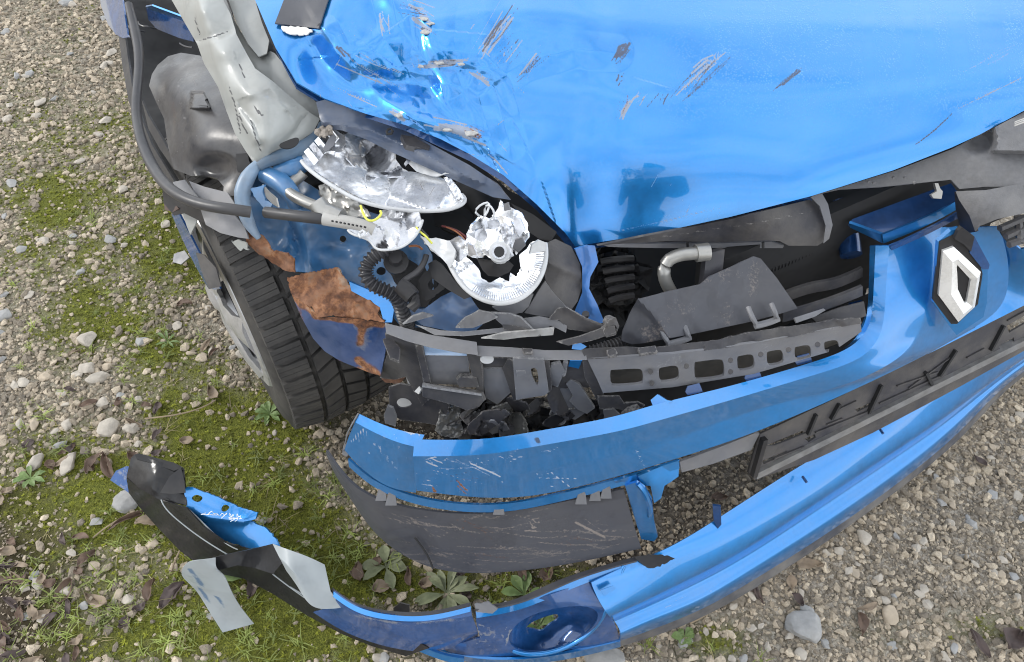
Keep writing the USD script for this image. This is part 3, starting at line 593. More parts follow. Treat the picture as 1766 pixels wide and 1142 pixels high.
# wheel trim: dished disc with five spokes
rimp = revolve([(.1965, -.006), (.197, .004), (.193, .010), (.180, .014), (.165, .012), (.160, -.004)], 96)
put('rim', wheel, rimp, rim_mat)
put('rim_well', wheel, revolve([(.162, -.004), (.150, -.05), (.05, -.06), (.0005, -.055)], 64), void_black)
for k in range(7):
    a0 = 2 * np.pi * (k + .25) / 7; V = []
    for r, hw, z in ((.03, .026, .022), (.08, .024, .026), (.13, .030, .022), (.172, .044, .012)):
        for s, dz in ((-1, 0), (-.45, .007), (.45, .007), (1, 0)):
            V.append((r * math.cos(a0) - s * hw * math.sin(a0), r * math.sin(a0) + s * hw * math.cos(a0), z + dz))
    V = np.array(V); i = np.arange(16).reshape(4, 4); f = np.vstack([np.stack([i[:-1, :-1].ravel(), i[:-1, 1:].ravel(), i[1:, 1:].ravel()], 1), np.stack([i[:-1, :-1].ravel(), i[1:, 1:].ravel(), i[1:, :-1].ravel()], 1)])
    m = M(V @ WT[:3, :3].T + WT[:3, 3], f)
    if (face_n(m.v, f) @ -A).mean() < 0: m.f = m.f[:, ::-1]
    put('spoke', wheel, solid(m, .008), rim_mat)
put('hub_cap', wheel, revolve([(.0005, .040), (.02, .038), (.034, .030), (.036, .018)], 40), rim_mat)

# ---- inner wing: crumpled blue metal ------------------------------
def rust_edge(u, v, pts, w, s=.9):
    return s * stroke(u, v, pts, w)
ap_h = [(420, 330, .66), (470, 300, .67), (520, 310, .675), (560, 350, .665), (620, 390, .655), (720, 420, .635), (740, 480, .60), (725, 560, .57), (660, 535, .565), (610, 500, .575), (560, 475, .585), (505, 470, .59), (460, 440, .60), (440, 410, .615), (480, 380, .63), (520, 420, .605), (600, 440, .60)]
def ap_disp(u, v):
    z = -.010 * np.exp(-(((u - 592) / 40) ** 2 + ((v - 410) / 28) ** 2) ** 2) + ridge(u, v, [(520, 390), (530, 430), (538, 470)], 7, .008) + ridge(u, v, [(505, 400), (515, 430), (510, 465)], 8, -.008)
    z += ridge(u, v, [(488, 435), (500, 420), (515, 440), (512, 466)], 6, .007) + nz(u, v, 50, 3) * .012
    return z
apron = put('inner_wing', car, panel([(424, 330), (440, 300), (470, 292), (520, 310), (560, 335), (620, 360), (720, 395), (745, 440), (748, 500), (725, 565), (690, 562), (664, 530), (612, 492), (585, 478), (560, 472), (508, 468), (470, 445), (440, 415), (428, 380)],
    ap_h, th=.0016, step=4, disp=ap_disp, holes=[[(648, 466), (655, 460), (664, 462), (666, 470), (660, 475), (650, 474)], [(586, 408), (594, 406), (598, 413), (592, 419), (585, 416)]],
    wear=lambda u, v: np.column_stack([.35 * stroke(u, v, [(585, 425), (600, 405)], 12) + .6 * stroke(u, v, [(480, 420), (490, 410)], 1.2), 0 * u, .5 * stroke(u, v, [(592, 412), (594, 414)], 12) + .45 * stroke(u, v, [(640, 420), (720, 460), (720, 540)], 30)])), dull_blue, label='crumpled blue inner wing panel')
put('bolt', apron, tube([(683, 450, .632), (682, 443, .65)], .009, 8, n=2), hose_rubber)
put('bolt', apron, tube([(683, 453, .628), (683, 451, .634)], .017, 14, n=2), hose_rubber)
E_ = lambda n, pts, r, mat=dull_blue: put(n, apron, tube(pts, r, 12), mat, smooth=60)
E_('rolled_edge', [(446, 283, .715), (428, 305, .705), (418, 335, .69), (422, 365, .675), (432, 390, .665), (446, 410, .65)], [.007, .010, .011, .010, .008, .004], look('scraped_blue', (.15, .23, .33), .45, var=.35, dust=.6, bump=.0008, bscale=90))
E_('rolled_edge', [(446, 288, .715), (470, 275, .72), (505, 262, .725), (540, 243, .73), (556, 215, .735)], [.006, .009, .010, .009, .006], look('slate_blue', (.06, .10, .15), .45, var=.35, dust=.5))
E_('rolled_edge', [(478, 300, .70), (500, 294, .705), (518, 284, .71), (522, 272, .71)], [.012, .014, .014, .010])
E_('rolled_edge', [(455, 300, .70), (480, 312, .70), (502, 335, .695), (510, 362, .68)], [.012, .014, .013, .008])
put('torn_fold', apron, panel([(432, 326), (448, 322), (455, 318), (452, 332), (458, 345), (470, 352), (462, 366), (452, 356), (440, 342)], [(432, 326, .70), (455, 318, .715), (462, 366, .69), (470, 352, .70)], th=.003, step=4, rough=.5), dull_blue)
put('torn_fold', apron, panel([(452, 318), (462, 330), (476, 342), (480, 358), (470, 352), (458, 340)], [(452, 318, .712), (480, 358, .705), (458, 340, .70)], th=.002, step=4), alu)
put('torn_fold', apron, panel([(500, 336), (540, 345), (575, 362), (558, 370), (520, 362)], [(500, 336, .69), (575, 362, .69), (520, 362, .68)], th=.002, step=5, disp=lambda u, v: nz(u, v, 15, 8) * .008), dull_blue)
rustm = look('rusted_steel', (.16, .075, .04), .85, var=.5, vscale=40, bump=.0015, bscale=90, dust=.3, wscale=38)
rusty_blue = None
rw = lambda u, v: np.column_stack([np.clip(.2 + nz(u, v, 18, 5) * 1.1, 0, .55), np.clip(.62 + nz(u, v, 26, 11) * .9, .3, .9), .35 * np.clip(nz(u, v, 12, 8) * 4, 0, 1)])
put('rusty_edge', apron, panel([(414, 374), (424, 380), (434, 398), (450, 406), (462, 418), (468, 432), (495, 438), (506, 448), (508, 470), (490, 466), (468, 452), (444, 436), (426, 420), (420, 398)],
    [(414, 374, .665), (434, 398, .655), (468, 432, .635), (508, 470, .618), (468, 452, .61), (426, 420, .635)], th=.0025, step=4, rough=.6, disp=lambda u, v: nz(u, v, 16, 3) * .014, wear=rw), rustm, label='jagged rusted edge of the torn inner wing')
put('rusty_patch', apron, panel([(496, 480), (520, 472), (552, 468), (562, 464), (580, 462), (600, 486), (606, 500), (640, 520), (655, 530), (650, 542), (664, 556), (650, 554), (620, 550), (575, 545), (548, 548), (540, 532), (520, 520), (502, 508)],
    [(496, 480, .60), (562, 464, .615), (604, 490, .61), (660, 555, .575), (620, 548, .565), (545, 545, .565), (502, 508, .58)], th=.0025, step=3.5, rough=.7, disp=lambda u, v: nz(u, v, 20, 5) * .014, wear=rw), rustm, label='flaking brown rust patch on the torn inner wing')
put('blue_rail', apron, panel([(602, 486), (640, 502), (670, 516), (680, 530), (676, 556), (662, 556), (655, 530), (636, 518), (606, 502)], [(602, 486, .617), (670, 516, .60), (676, 556, .575), (606, 502, .605)], th=.004, step=4), paint)
def lower_wear(u, v):
    w = np.zeros((len(u), 3)); edge = np.minimum(np.abs(v - (548 + 0 * u)), 60) / 60.0
    w[:, 0] = np.clip(.30 * np.exp(-((v - 552) / 14) ** 2) + .55 * np.exp(-(((u - 628) / 22) ** 2 + ((v - 585) / 40) ** 2)) + nz(u, v, 14, 2) * .4, 0, .75)
    w[:, 1] = np.clip(.85 * stroke(u, v, [(500, 500), (545, 545), (600, 552), (660, 560)], 9) + .7 * stroke(u, v, [(625, 555), (622, 590)], 12) + .8 * stroke(u, v, [(618, 622), (630, 632), (650, 645)], 11) + .75 * stroke(u, v, [(540, 590), (560, 612), (600, 632), (650, 648)], 4) + .5 * stroke(u, v, [(505, 500), (525, 560)], 8) + nz(u, v, 22, 7) * .35, 0, 1)
    return w
put('lower_apron', apron, panel([(498, 494), (512, 512), (538, 534), (552, 548), (600, 550), (640, 554), (664, 558), (668, 575), (664, 610), (656, 648), (640, 644), (615, 634), (585, 622), (560, 606), (540, 584), (520, 548), (506, 515)],
    [(498, 494, .575), (552, 548, .56), (664, 558, .555), (656, 648, .47), (600, 630, .465), (540, 584, .50), (600, 590, .52), (510, 525, .55)], th=.002, step=3.5, disp=lambda u, v: nz(u, v, 45, 3) * .014, wear=lower_wear), look('rusty_navy_paint', (.014, .05, .16), .42, metal=.3, coat=.3, coat_rough=.2, dust=.3, var=.35, vscale=18, scrape=(.24, .235, .22), wscale=70, scrape_max=.6, bump=.0005, bscale=200), label='hanging blue lower apron with rust stains')
put('rusty_stub', apron, panel([(652, 646), (672, 650), (694, 656), (688, 662), (664, 660)], [(652, 646, .43), (694, 656, .43), (664, 660, .42)], th=.01, step=4, rough=.6, wear=rw), rustm)
put('white_chip', apron, panel([(398, 418), (412, 413), (424, 420), (428, 432), (418, 428), (414, 434), (406, 424)], [(398, 418, .635), (428, 432, .635), (412, 413, .645)], th=.002, step=4, rough=.8), primer)

# ---- pipes, hoses, wires -----------------------------------------
put('metal_pipe', car, tube([(524, 298, .705), (508, 312, .70), (497, 326, .70), (510, 340, .70), (535, 352, .70), (560, 362, .70)], .0075, 12), alu, smooth=60)
put('pipe_clip', car, tube([(545, 348, .71), (560, 366, .70), (590, 376, .70)], [.012, .015, .012], 10), alu, smooth=50)
seal2 = put('black_hose', car, tube([(458, 366, .69), (490, 370, .695), (525, 374, .70), (562, 378, .70)], .0076, 12), hose_rubber, smooth=60)
put('printed_sleeve', seal2, tube([(558, 377, .702), (590, 382, .70), (625, 390, .695), (645, 398, .69)], .0088, 12), paper, smooth=60, label='pale printed sleeve on the black hose')
for q in range(9):
    put('sleeve_mark', seal2, tube([(572 + q * 7, 381 + q * 1.3, .7125), (575 + q * 7, 382 + q * 1.3, .7125)], .0012, 6, n=2), void_black)
put('corrugated_hose', car, tube([(668, 425, .672), (655, 436, .668), (638, 450, .66), (631, 470, .65), (640, 488, .64), (662, 500, .63), (682, 512, .62), (693, 535, .60), (701, 556, .575), (707, 578, .545)], .0088, 14, ridge=.0016, pitch=.0058), hose_rubber, smooth=40)
put('corrugated_hose', car, tube([(1300, 470, .56), (1345, 452, .565), (1390, 432, .57), (1425, 416, .575)], .0088, 14, ridge=.0016, pitch=.0058), void_black, smooth=40)
put('corrugated_hose', car, tube([(1018, 606, .55), (1045, 598, .555), (1085, 582, .555)], .007, 12, ridge=.0014, pitch=.005), hose_rubber, smooth=40)
put('coolant_pipe', car, tube([(1160, 520, .56), (1150, 490, .60), (1145, 468, .62), (1152, 450, .635), (1172, 440, .642), (1200, 437, .645), (1222, 434, .645)], .0088, 14), alu, smooth=60)
put('pipe_joint', car, tube([(1200, 437, .645), (1222, 434, .645)], .012, 14, n=2), alu)
put('plug_cable', car, tube([(735, 440, .66), (730, 455, .655), (718, 470, .65), (700, 482, .648), (690, 494, .645)], .004, 10), hose_rubber, smooth=60)
put('cable_plug', car, tube([(688, 490, .65), (700, 500, .645), (712, 512, .64)], [.010, .012, .011], 10), black_plastic, smooth=40)
put('cable_plug', car, tube([(706, 505, .64), (716, 522, .635), (708, 534, .63)], [.007, .008, .007], 8), black_plastic, smooth=40)
for i, (pts, mm, r) in enumerate([([(622, 355, .72), (628, 372, .72), (640, 381, .72), (652, 376, .72), (656, 364, .72)], yellow_wire, .0016), ([(718, 392, .70), (730, 404, .70), (745, 420, .69)], yellow_wire, .0014), ([(722, 392, .70), (738, 408, .695)], hose_rubber, .0016),
        ([(770, 392, .66), (790, 402, .66), (802, 415, .66)], copper, .0012), ([(762, 390, .66), (788, 398, .66), (806, 412, .66)], look('dark_red_wire', (.12, .02, .02), .5, wear=False), .0014), ([(705, 425, .66), (718, 424, .66), (728, 430, .66)], copper, .0016),
        ([(826, 372, .73), (832, 352, .745), (842, 350, .745), (840, 366, .74), (830, 376, .73)], white_plastic, .0014), ([(836, 374, .73), (846, 356, .745), (852, 366, .74), (846, 378, .73)], white_plastic, .0014)]):
    put('loose_wire', car, tube(pts, r, 7), mm, smooth=60)

# ---- headlamp -----------------------------------------------------
lamp = node('headlamp', car, 'smashed headlamp with bright broken reflectors')
lh = [(520, 272, .722), (545, 235, .728), (590, 232, .722), (650, 262, .700), (720, 290, .697), (775, 308, .695), (800, 345, .690), (760, 362, .690), (690, 360, .695), (620, 342, .705), (560, 305, .715), (640, 305, .690), (720, 330, .690)]
_lf = facet(95, .006, 3)
ld = lambda u, v: _lf(u, v) + nz(u, v, 110, 9) * .004
put('reflector', lamp, panel([(518, 272), (526, 262), (535, 245), (548, 238), (560, 226), (578, 224), (594, 234), (596, 246), (588, 258), (598, 270), (612, 284), (634, 296), (662, 302), (690, 298), (712, 296), (735, 302), (758, 306), (778, 312), (790, 328), (801, 346), (788, 356), (760, 361), (722, 362), (690, 360), (655, 353), (620, 341), (585, 322), (555, 303), (530, 286)],
    lh, th=.002, step=3, disp=ld, rough=.35, wear=lambda u, v: np.column_stack([0 * u, 0 * u, sum(.75 * stroke(u, v, [(x, y), (x + dx, y + dy)], 1.2) for x, y, dx, dy in ((625, 305, 8, 22), (660, 320, 14, 14), (720, 310, 10, 18), (750, 322, -10, 16), (700, 300, -4, 14), (640, 325, 8, 14), (740, 345, 10, 6), (590, 280, 8, 4)))])), chrome)
put('reflector_rim', lamp, tube([(520, 278, .725), (545, 302, .722), (580, 325, .715), (620, 346, .708), (660, 357, .70), (700, 363, .697), (745, 364, .694), (785, 358, .694), (801, 348, .695), (796, 336, .697)], .0028, 8), white_plastic, smooth=60)
put('inner_reflector', lamp, panel([(592, 232), (612, 226), (640, 238), (668, 250), (680, 262), (682, 275), (694, 290), (712, 300), (690, 304), (660, 306), (630, 300), (608, 284), (594, 268), (588, 255)],
    [(592, 232, .715), (640, 238, .70), (682, 270, .685), (712, 300, .69), (660, 306, .695), (594, 268, .715), (645, 272, .675)], th=.002, step=3, disp=(lambda F_: lambda u, v: F_(u, v) + nz(u, v, 14, 3) * .004)(facet(34, .008, 5)), rough=.3), chrome_dull, smooth=30)
for q in range(5):
    a = np.array([524 + q * 9, 262 - q * 9.5])
    put('reflector_step', lamp, panel([tuple(a), tuple(a + [7, -7]), tuple(a + [24, 14]), tuple(a + [17, 22])], [(*a, .735), (*(a + [7, -7]), .74), (*(a + [24, 14]), .732)], th=.002, step=5), [chrome, chrome_dull][q % 2] if q != 3 else dark_plastic, smooth=False)
put('reflector_step', lamp, panel([(556, 258), (566, 240), (574, 228), (580, 236), (576, 250), (562, 262)], [(556, 258, .738), (574, 228, .745), (576, 250, .738)], th=.002, step=5), grey_plastic)
put('lamp_shard', lamp, panel([(700, 272), (708, 270), (738, 271), (745, 280), (762, 288), (782, 298), (770, 300), (752, 304), (738, 302), (718, 296), (706, 284)], [(700, 272, .712), (738, 271, .715), (782, 298, .71), (740, 302, .70)], th=.003, step=4, disp=lambda u, v: nz(u, v, 18, 2) * .006), white_plastic)
put('lamp_shard', lamp, panel([(697, 282), (706, 268), (712, 266), (708, 278), (700, 286)], [(697, 282, .712), (712, 266, .716), (700, 286, .71)], th=.003, step=4), chrome_dull)
put('reflector_end', lamp, panel([(765, 306), (778, 308), (792, 326), (800, 342), (790, 348), (780, 332)], [(765, 306, .708), (792, 326, .71), (790, 348, .704)], th=.002, step=3.5, disp=lambda u, v: .003 * np.sin((u + v) * .55)), chrome)
put('lens_shard', lamp, panel([(600, 396), (612, 388), (640, 386), (652, 372), (660, 362), (700, 364), (722, 366), (728, 382), (718, 402), (704, 418), (684, 428), (662, 430), (645, 427), (640, 416), (622, 408)],
    [(600, 396, .70), (660, 362, .695), (725, 370, .695), (684, 428, .68), (645, 427, .68), (670, 395, .69)], th=.002, step=4, disp=facet(40, .008, 6), rough=.3), chrome_dull, smooth=20)
put('lens_shard_edge', lamp, tube([(600, 397, .703), (620, 408, .702), (640, 418, .70), (648, 428, .697), (668, 431, .697), (690, 427, .697), (708, 416, .70), (722, 398, .703), (729, 380, .705)], .0017, 7), white_plastic, smooth=60)
put('bulb_hole', lamp, tube([(620, 402, .708), (626, 398, .709), (629, 405, .709), (623, 409, .708), (619, 404, .708)], .002, 7), white_plastic, smooth=60)
put('lamp_bracket', lamp, panel([(548, 320), (562, 316), (590, 330), (625, 352), (640, 372), (625, 376), (600, 372), (575, 362), (556, 345)], [(548, 320, .70), (590, 330, .70), (640, 372, .69), (575, 362, .69)], th=.004, step=4, disp=lambda u, v: nz(u, v, 14, 6) * .016, rough=.7), alu)
for o_, h_, mt_ in (([(884, 372), (898, 378), (906, 396), (896, 408), (888, 396)], [(884, 372, .745), (906, 396, .735), (888, 396, .732)], chrome_dull), ([(840, 382), (856, 378), (862, 390), (850, 396), (842, 392)], [(840, 382, .748), (862, 390, .744), (842, 392, .735)], chrome_dull),
                   ([(888, 414), (900, 410), (906, 424), (894, 436), (884, 428)], [(888, 414, .736), (906, 424, .728), (884, 428, .718)], grey_plastic), ([(806, 420), (816, 424), (822, 440), (808, 442)], [(806, 420, .722), (822, 440, .716), (808, 442, .708)], chrome_dull), ([(868, 352), (876, 350), (880, 362), (870, 364)], [(868, 352, .748), (880, 362, .746), (870, 364, .74)], grey_plastic)):
    put('reflector_flake', lamp, panel(o_, h_, th=.002, step=3, rough=.4), mt_)
# lower round reflector
fog_h = [(727, 408, .675), (760, 412, .68), (780, 450, .665), (800, 492, .65), (850, 520, .64), (900, 515, .642), (935, 475, .655), (940, 420, .67), (905, 440, .655), (860, 490, .632), (810, 440, .66), (880, 480, .635)]
fog = put('lower_reflector', lamp, panel([(724, 408), (740, 410), (765, 418), (785, 412), (800, 420), (800, 440), (815, 452), (826, 465), (830, 480), (845, 488), (862, 478), (878, 486), (880, 470), (890, 478), (898, 462), (895, 440), (908, 430), (915, 418), (930, 416), (940, 420), (941, 450), (932, 478), (915, 502), (890, 518), (862, 523), (835, 517), (808, 500), (790, 478), (780, 460), (770, 452), (762, 440), (748, 428), (732, 420)],
    fog_h, th=.002, step=3.5, disp=(lambda F_: lambda u, v: F_(u, v) + nz(u, v, 10, 4) * .0015)(facet(40, .006, 7)), rough=.4), chrome, smooth=20)
rim = [(775, 455, .672), (790, 482, .665), (808, 502, .66), (836, 518, .655), (862, 523, .653), (890, 518, .655), (915, 502, .66), (932, 478, .668), (941, 448, .676), (940, 420, .682)]
put('lower_reflector_rim', fog, tube(rim, .0032, 8), white_plastic, smooth=60)
rp = crom(np.array(rim), 60)
for q in range(14, 60):
    c = np.array([855, 445.0]); a = rp[q, :2]; d = (c - a) / np.linalg.norm(c - a)
    put('flute', fog, tube([(*(a + d * 3), rp[q, 2] + .001), (*(a + d * 17), rp[q, 2] - .006)], .0006, 5, n=2), chrome_dull)
put('socket_plate', lamp, panel([(800, 432), (806, 405), (815, 388), (828, 376), (846, 380), (862, 372), (880, 376), (885, 395), (878, 410), (884, 425), (878, 445), (866, 455), (850, 448), (838, 440), (820, 444), (806, 440)],
    [(800, 432, .70), (828, 376, .73), (862, 372, .735), (884, 425, .715), (850, 448, .70)], th=.003, step=3.5, disp=facet(26, .013, 8), rough=.5, holes=[[(818, 405), (822, 396), (834, 394), (842, 402), (840, 412), (830, 417), (821, 414)]]), chrome, smooth=18)
put('socket_back', lamp, panel([(812, 402), (824, 388), (842, 390), (848, 406), (838, 420), (820, 420)], [(812, 402, .70), (842, 390, .705), (830, 420, .695)], th=.002, step=5), chrome_dull)
put('socket_shell', lamp, panel([(848, 372), (858, 362), (864, 344), (868, 355), (882, 358), (900, 368), (910, 385), (911, 410), (900, 428), (890, 440), (880, 420), (882, 398), (872, 384), (856, 384)],
    [(848, 372, .735), (882, 358, .735), (911, 400, .72), (890, 440, .705), (880, 400, .72)], th=.002, step=4, disp=facet(28, .013, 9), rough=.4), chrome, smooth=18)
put('socket_shell', lamp, panel([(862, 388), (872, 384), (882, 396), (880, 425), (886, 440), (876, 446), (870, 420)], [(862, 388, .738), (882, 396, .735), (876, 446, .712)], th=.002, step=4, disp=lambda u, v: nz(u, v, 10, 8) * .014), chrome_dull)
SB = at(862, 436, .722)
for r0, r1, mt in ((.0125, .0125, white_plastic), (.009, .009, chrome_dull)):
    put('bulb_socket', lamp, tube([(862, 438, .715), (861, 434, .732 if mt is white_plastic else .736)], [r0, r1], 18, n=2), mt)
put('bulb_pin', lamp, tube([(861, 435, .735), (861, 434, .7385)], .0062, 14, n=2), void_black)
put('white_arm', lamp, panel([(724, 406), (738, 412), (752, 410), (776, 416), (786, 432), (782, 452), (776, 462), (764, 448), (752, 436), (738, 424)], [(724, 406, .69), (752, 410, .69), (786, 432, .69), (776, 462, .675), (738, 424, .685)], th=.004, step=4, disp=lambda u, v: nz(u, v, 14, 3) * .006), white_plastic)
put('white_arm', lamp, panel([(776, 416), (790, 408), (806, 418), (806, 440), (790, 452), (782, 446)], [(776, 416, .695), (806, 418, .70), (790, 452, .675)], th=.003, step=4, disp=lambda u, v: nz(u, v, 12, 3) * .008), chrome_dull)
put('white_arm', lamp, panel([(918, 422), (930, 414), (940, 418), (941, 432), (926, 436), (914, 438)], [(918, 422, .70), (940, 418, .695), (914, 438, .69)], th=.003, step=4), white_plastic)
put('lamp_cap', lamp, panel([(822, 446), (850, 452), (880, 452), (886, 458), (878, 470), (860, 478), (842, 476), (832, 466)], [(822, 446, .685), (886, 458, .685), (860, 478, .675), (850, 455, .695)], th=.01, step=4), black_plastic)
put('lamp_housing', lamp, panel([(738, 455), (750, 448), (762, 456), (790, 492), (812, 512), (800, 516), (770, 498), (745, 480)], [(738, 455, .65), (762, 456, .655), (812, 512, .635), (745, 480, .64)], th=.003, step=5), black_plastic)
put('lamp_housing', lamp, panel([(850, 530), (868, 524), (905, 514), (920, 508), (912, 528), (900, 540), (880, 542), (862, 538)], [(850, 530, .62), (920, 508, .63), (880, 542, .605)], th=.003, step=5, rough=.5), grey_plastic)
put('lamp_housing', lamp, panel([(940, 420), (958, 412), (985, 425), (1000, 455), (1005, 490), (996, 520), (985, 535), (962, 520), (945, 500), (938, 470), (943, 445)], [(940, 420, .668), (985, 425, .655), (1005, 490, .62), (985, 535, .60), (940, 480, .64), (970, 470, .645)], th=.003, step=5, disp=lambda u, v: ridge(u, v, [(950, 455), (1000, 475)], 8, .004)), dark_plastic, label='dark round lamp housing')
put('lamp_housing', lamp, panel([(925, 508), (940, 485), (950, 500), (972, 525), (985, 540), (960, 548), (930, 545), (905, 540), (915, 525)], [(925, 508, .625), (950, 500, .63), (985, 540, .60), (930, 545, .595)], th=.003, step=5), grey_plastic)
put('lamp_housing', lamp, panel([(880, 350), (920, 370), (960, 400), (950, 416), (930, 412), (912, 400), (905, 380)], [(880, 350, .68), (960, 400, .665), (912, 400, .66)], th=.003, step=6), void_black)

# rail under the bonnet edge, slam panel
rail = put('inner_rail', car, panel([(545, 176), (560, 172), (600, 180), (640, 200), (700, 225), (760, 258), (810, 285), (858, 318), (880, 345), (850, 340), (800, 318), (760, 300), (715, 280), (670, 260), (630, 240), (590, 225), (556, 222)],
    [(545, 176, .775), (700, 225, .742), (858, 318, .705), (800, 318, .695), (670, 260, .72), (556, 222, .745), (600, 195, .765), (720, 250, .735)], th=.003, step=5, disp=lambda u, v: ridge(u, v, [(560, 212), (640, 225), (740, 270), (820, 312)], 6, .007) + nz(u, v, 40, 4) * .006), look('slate_metal', (.045, .065, .11), .4, var=.3, dust=.35, coat=.3, coat_rough=.2), label='dark slate rail under the bonnet edge')
put('rail_nut', rail, tube([(597, 187, .748), (597, 183, .760)], .011, 10, n=2), alu)
put('rail_nut', rail, tube([(597, 188, .747), (597, 187, .750)], .016, 14, n=2), alu)
put('rail_block', rail, panel([(692, 232), (715, 236), (742, 252), (740, 258), (700, 250)], [(692, 232, .75), (742, 252, .738), (700, 250, .745)], th=.01, step=5, rough=.5), dark_plastic)
put('rail_hole', rail, tube([(668, 224, .757), (674, 222, .757), (676, 230, .756), (670, 232, .756), (667, 226, .757)], .0018, 7), void_black)
put('dirt_clump', rail, panel([(548, 222), (562, 212), (574, 222), (566, 234), (552, 236)], [(548, 222, .752), (574, 222, .752), (560, 234, .748)], th=.006, step=3, rough=1, disp=lambda u, v: nz(u, v, 8, 4) * .02), look('dry_mud', (.25, .22, .19), .9, var=.3, bump=.002))

# ---- engine bay behind the lamp -----------------------------------
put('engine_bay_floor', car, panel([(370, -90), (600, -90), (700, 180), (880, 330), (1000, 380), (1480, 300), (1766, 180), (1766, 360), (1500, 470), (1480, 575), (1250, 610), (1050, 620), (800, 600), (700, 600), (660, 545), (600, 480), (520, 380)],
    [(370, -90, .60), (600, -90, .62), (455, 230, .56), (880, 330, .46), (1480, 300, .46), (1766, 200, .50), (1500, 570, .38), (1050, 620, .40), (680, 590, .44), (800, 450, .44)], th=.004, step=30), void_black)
put('hose_elbow', car, tube([(805, 330, .60), (830, 345, .615), (845, 375, .61), (835, 405, .59), (805, 420, .57)], .024, 14), look('matt_rubber', (.014, .014, .015), .6), smooth=60)
put('hose_elbow', car, tube([(770, 385, .60), (800, 395, .60), (840, 400, .59)], .012, 12), void_black, smooth=60)
put('battery_tray', car, panel([(745, 365), (800, 372), (830, 398), (780, 402), (750, 388)], [(745, 365, .62), (830, 398, .61), (750, 388, .61)], th=.004, step=6), void_black)
put('dark_block', car, panel([(1030, 440), (1060, 432), (1095, 440), (1105, 470), (1092, 520), (1062, 545), (1040, 520), (1032, 480)], [(1030, 440, .56), (1095, 440, .565), (1062, 545, .52), (1100, 480, .56)], th=.02, step=6, disp=lambda u, v: .006 * np.sign(np.sin(v * .22)) + .004 * np.sign(np.sin(u * .16))), void_black)
for q in range(5):
    put('block_rib', car, tube([(1036 + q * 4, 452 + q * 17, .585 - q * .004), (1060, 448 + q * 17, .588 - q * .004), (1092, 446 + q * 16, .585 - q * .004)], .005, 6), black_plastic)
bracket = put('blue_bracket', car, panel([(992, 430), (1010, 423), (1026, 424), (1032, 452), (1018, 478), (1016, 498), (1030, 525), (1042, 556), (1028, 560), (1002, 548), (990, 540), (1004, 505), (1004, 460)],
    [(992, 430, .668), (1028, 430, .66), (1018, 490, .625), (1042, 556, .585), (990, 540, .59), (1003, 480, .63)], th=.004, step=4, disp=lambda u, v: ridge(u, v, [(1014, 425), (1020, 455), (1008, 490), (1018, 530)], 6, .004)), look('mid_blue_metal', (.02, .12, .36), .4, coat=.4, var=.15, dust=.2), label='blue bracket beside the engine opening')
put('bracket_bolt', bracket, tube([(1010, 545, .60), (1010, 541, .605)], .005, 8, n=2), hose_rubber)

# radiator: core of tubes and fins, dark, with a frame
radn = node('radiator', car)
RA, RB, RC = at(1215, 430, .62), at(1520, 300, .66), at(1290, 560, .40)
RT = frame(RA, RB, RC); rw_ = np.linalg.norm(RB - RA); rh_ = abs((np.linalg.inv(RT) @ np.r_[RC, 1])[1])
put('radiator_core', radn, tm(box((-.02, 0, -.03), (rw_ + .25, rh_, -.012)), RT), void_black, smooth=False)
for q in range(17):
    y = .012 + q * (rh_ - .02) / 17
    put('radiator_tube', radn, tm(box((-.01, y, -.012), (rw_ + .22, y + .0035, -.004)), RT), look('radiator_fin', (.075, .07, .062), .5, wear=False) if q == 0 else UsdShade.Material.Get(stage, '/World/Looks/radiator_fin'), smooth=False)
put('radiator_post', radn, panel([(1218, 438), (1250, 430), (1246, 470), (1236, 500), (1210, 505), (1215, 470)], [(1218, 438, .645), (1250, 430, .645), (1236, 500, .60)], th=.012, step=6), dark_plastic)
put('blue_crossmember', car, tube([(1455, 345, .60), (1462, 400, .575), (1468, 440, .56)], .016, 10), navy, smooth=50)

# ---- bonnet lock panel / upper grille plastics --------------------
ugp = put('upper_grille_duct', car, panel([(1030, 424), (1110, 408), (1260, 378), (1398, 344), (1418, 338), (1424, 355), (1434, 390), (1428, 412), (1410, 424), (1360, 424), (1345, 416), (1320, 415), (1240, 418), (1150, 416), (1080, 420)],
    [(1030, 424, .672), (1110, 408, .675), (1260, 378, .68), (1418, 338, .69), (1434, 390, .665), (1410, 424, .64), (1240, 418, .635), (1100, 420, .655), (1300, 395, .672)], th=.003, step=5,
    wear=lambda u, v: np.column_stack([.5 * stroke(u, v, [(1120, 412), (1300, 385), (1400, 365)], 3), 0 * u, 0 * u])), dark_plastic, label='dark plastic duct under the bonnet edge')
put('duct_lip', ugp, panel([(1040, 423), (1150, 420), (1240, 420), (1330, 417), (1352, 424), (1350, 428), (1240, 428), (1130, 428), (1050, 426)], [(1040, 423, .652), (1340, 420, .632), (1240, 428, .622), (1050, 426, .648)], th=.003, step=5), grey_plastic)
put('duct_flange', ugp, panel([(1398, 340), (1418, 334), (1428, 352), (1436, 388), (1430, 412), (1420, 420), (1424, 390), (1414, 356)], [(1398, 340, .70), (1436, 388, .675), (1420, 420, .65), (1428, 352, .692)], th=.004, step=4), grey_plastic)
for x in (1186, 1316): put('duct_rib', ugp, tube([(x, 418, .648), (x, 427, .64)], .002, 6, n=2), void_black)
lk = look('speckled_grey_plastic', (.10, .10, .105), .5, bump=.0006, bscale=500, var=.25, vscale=120, dust=.3)
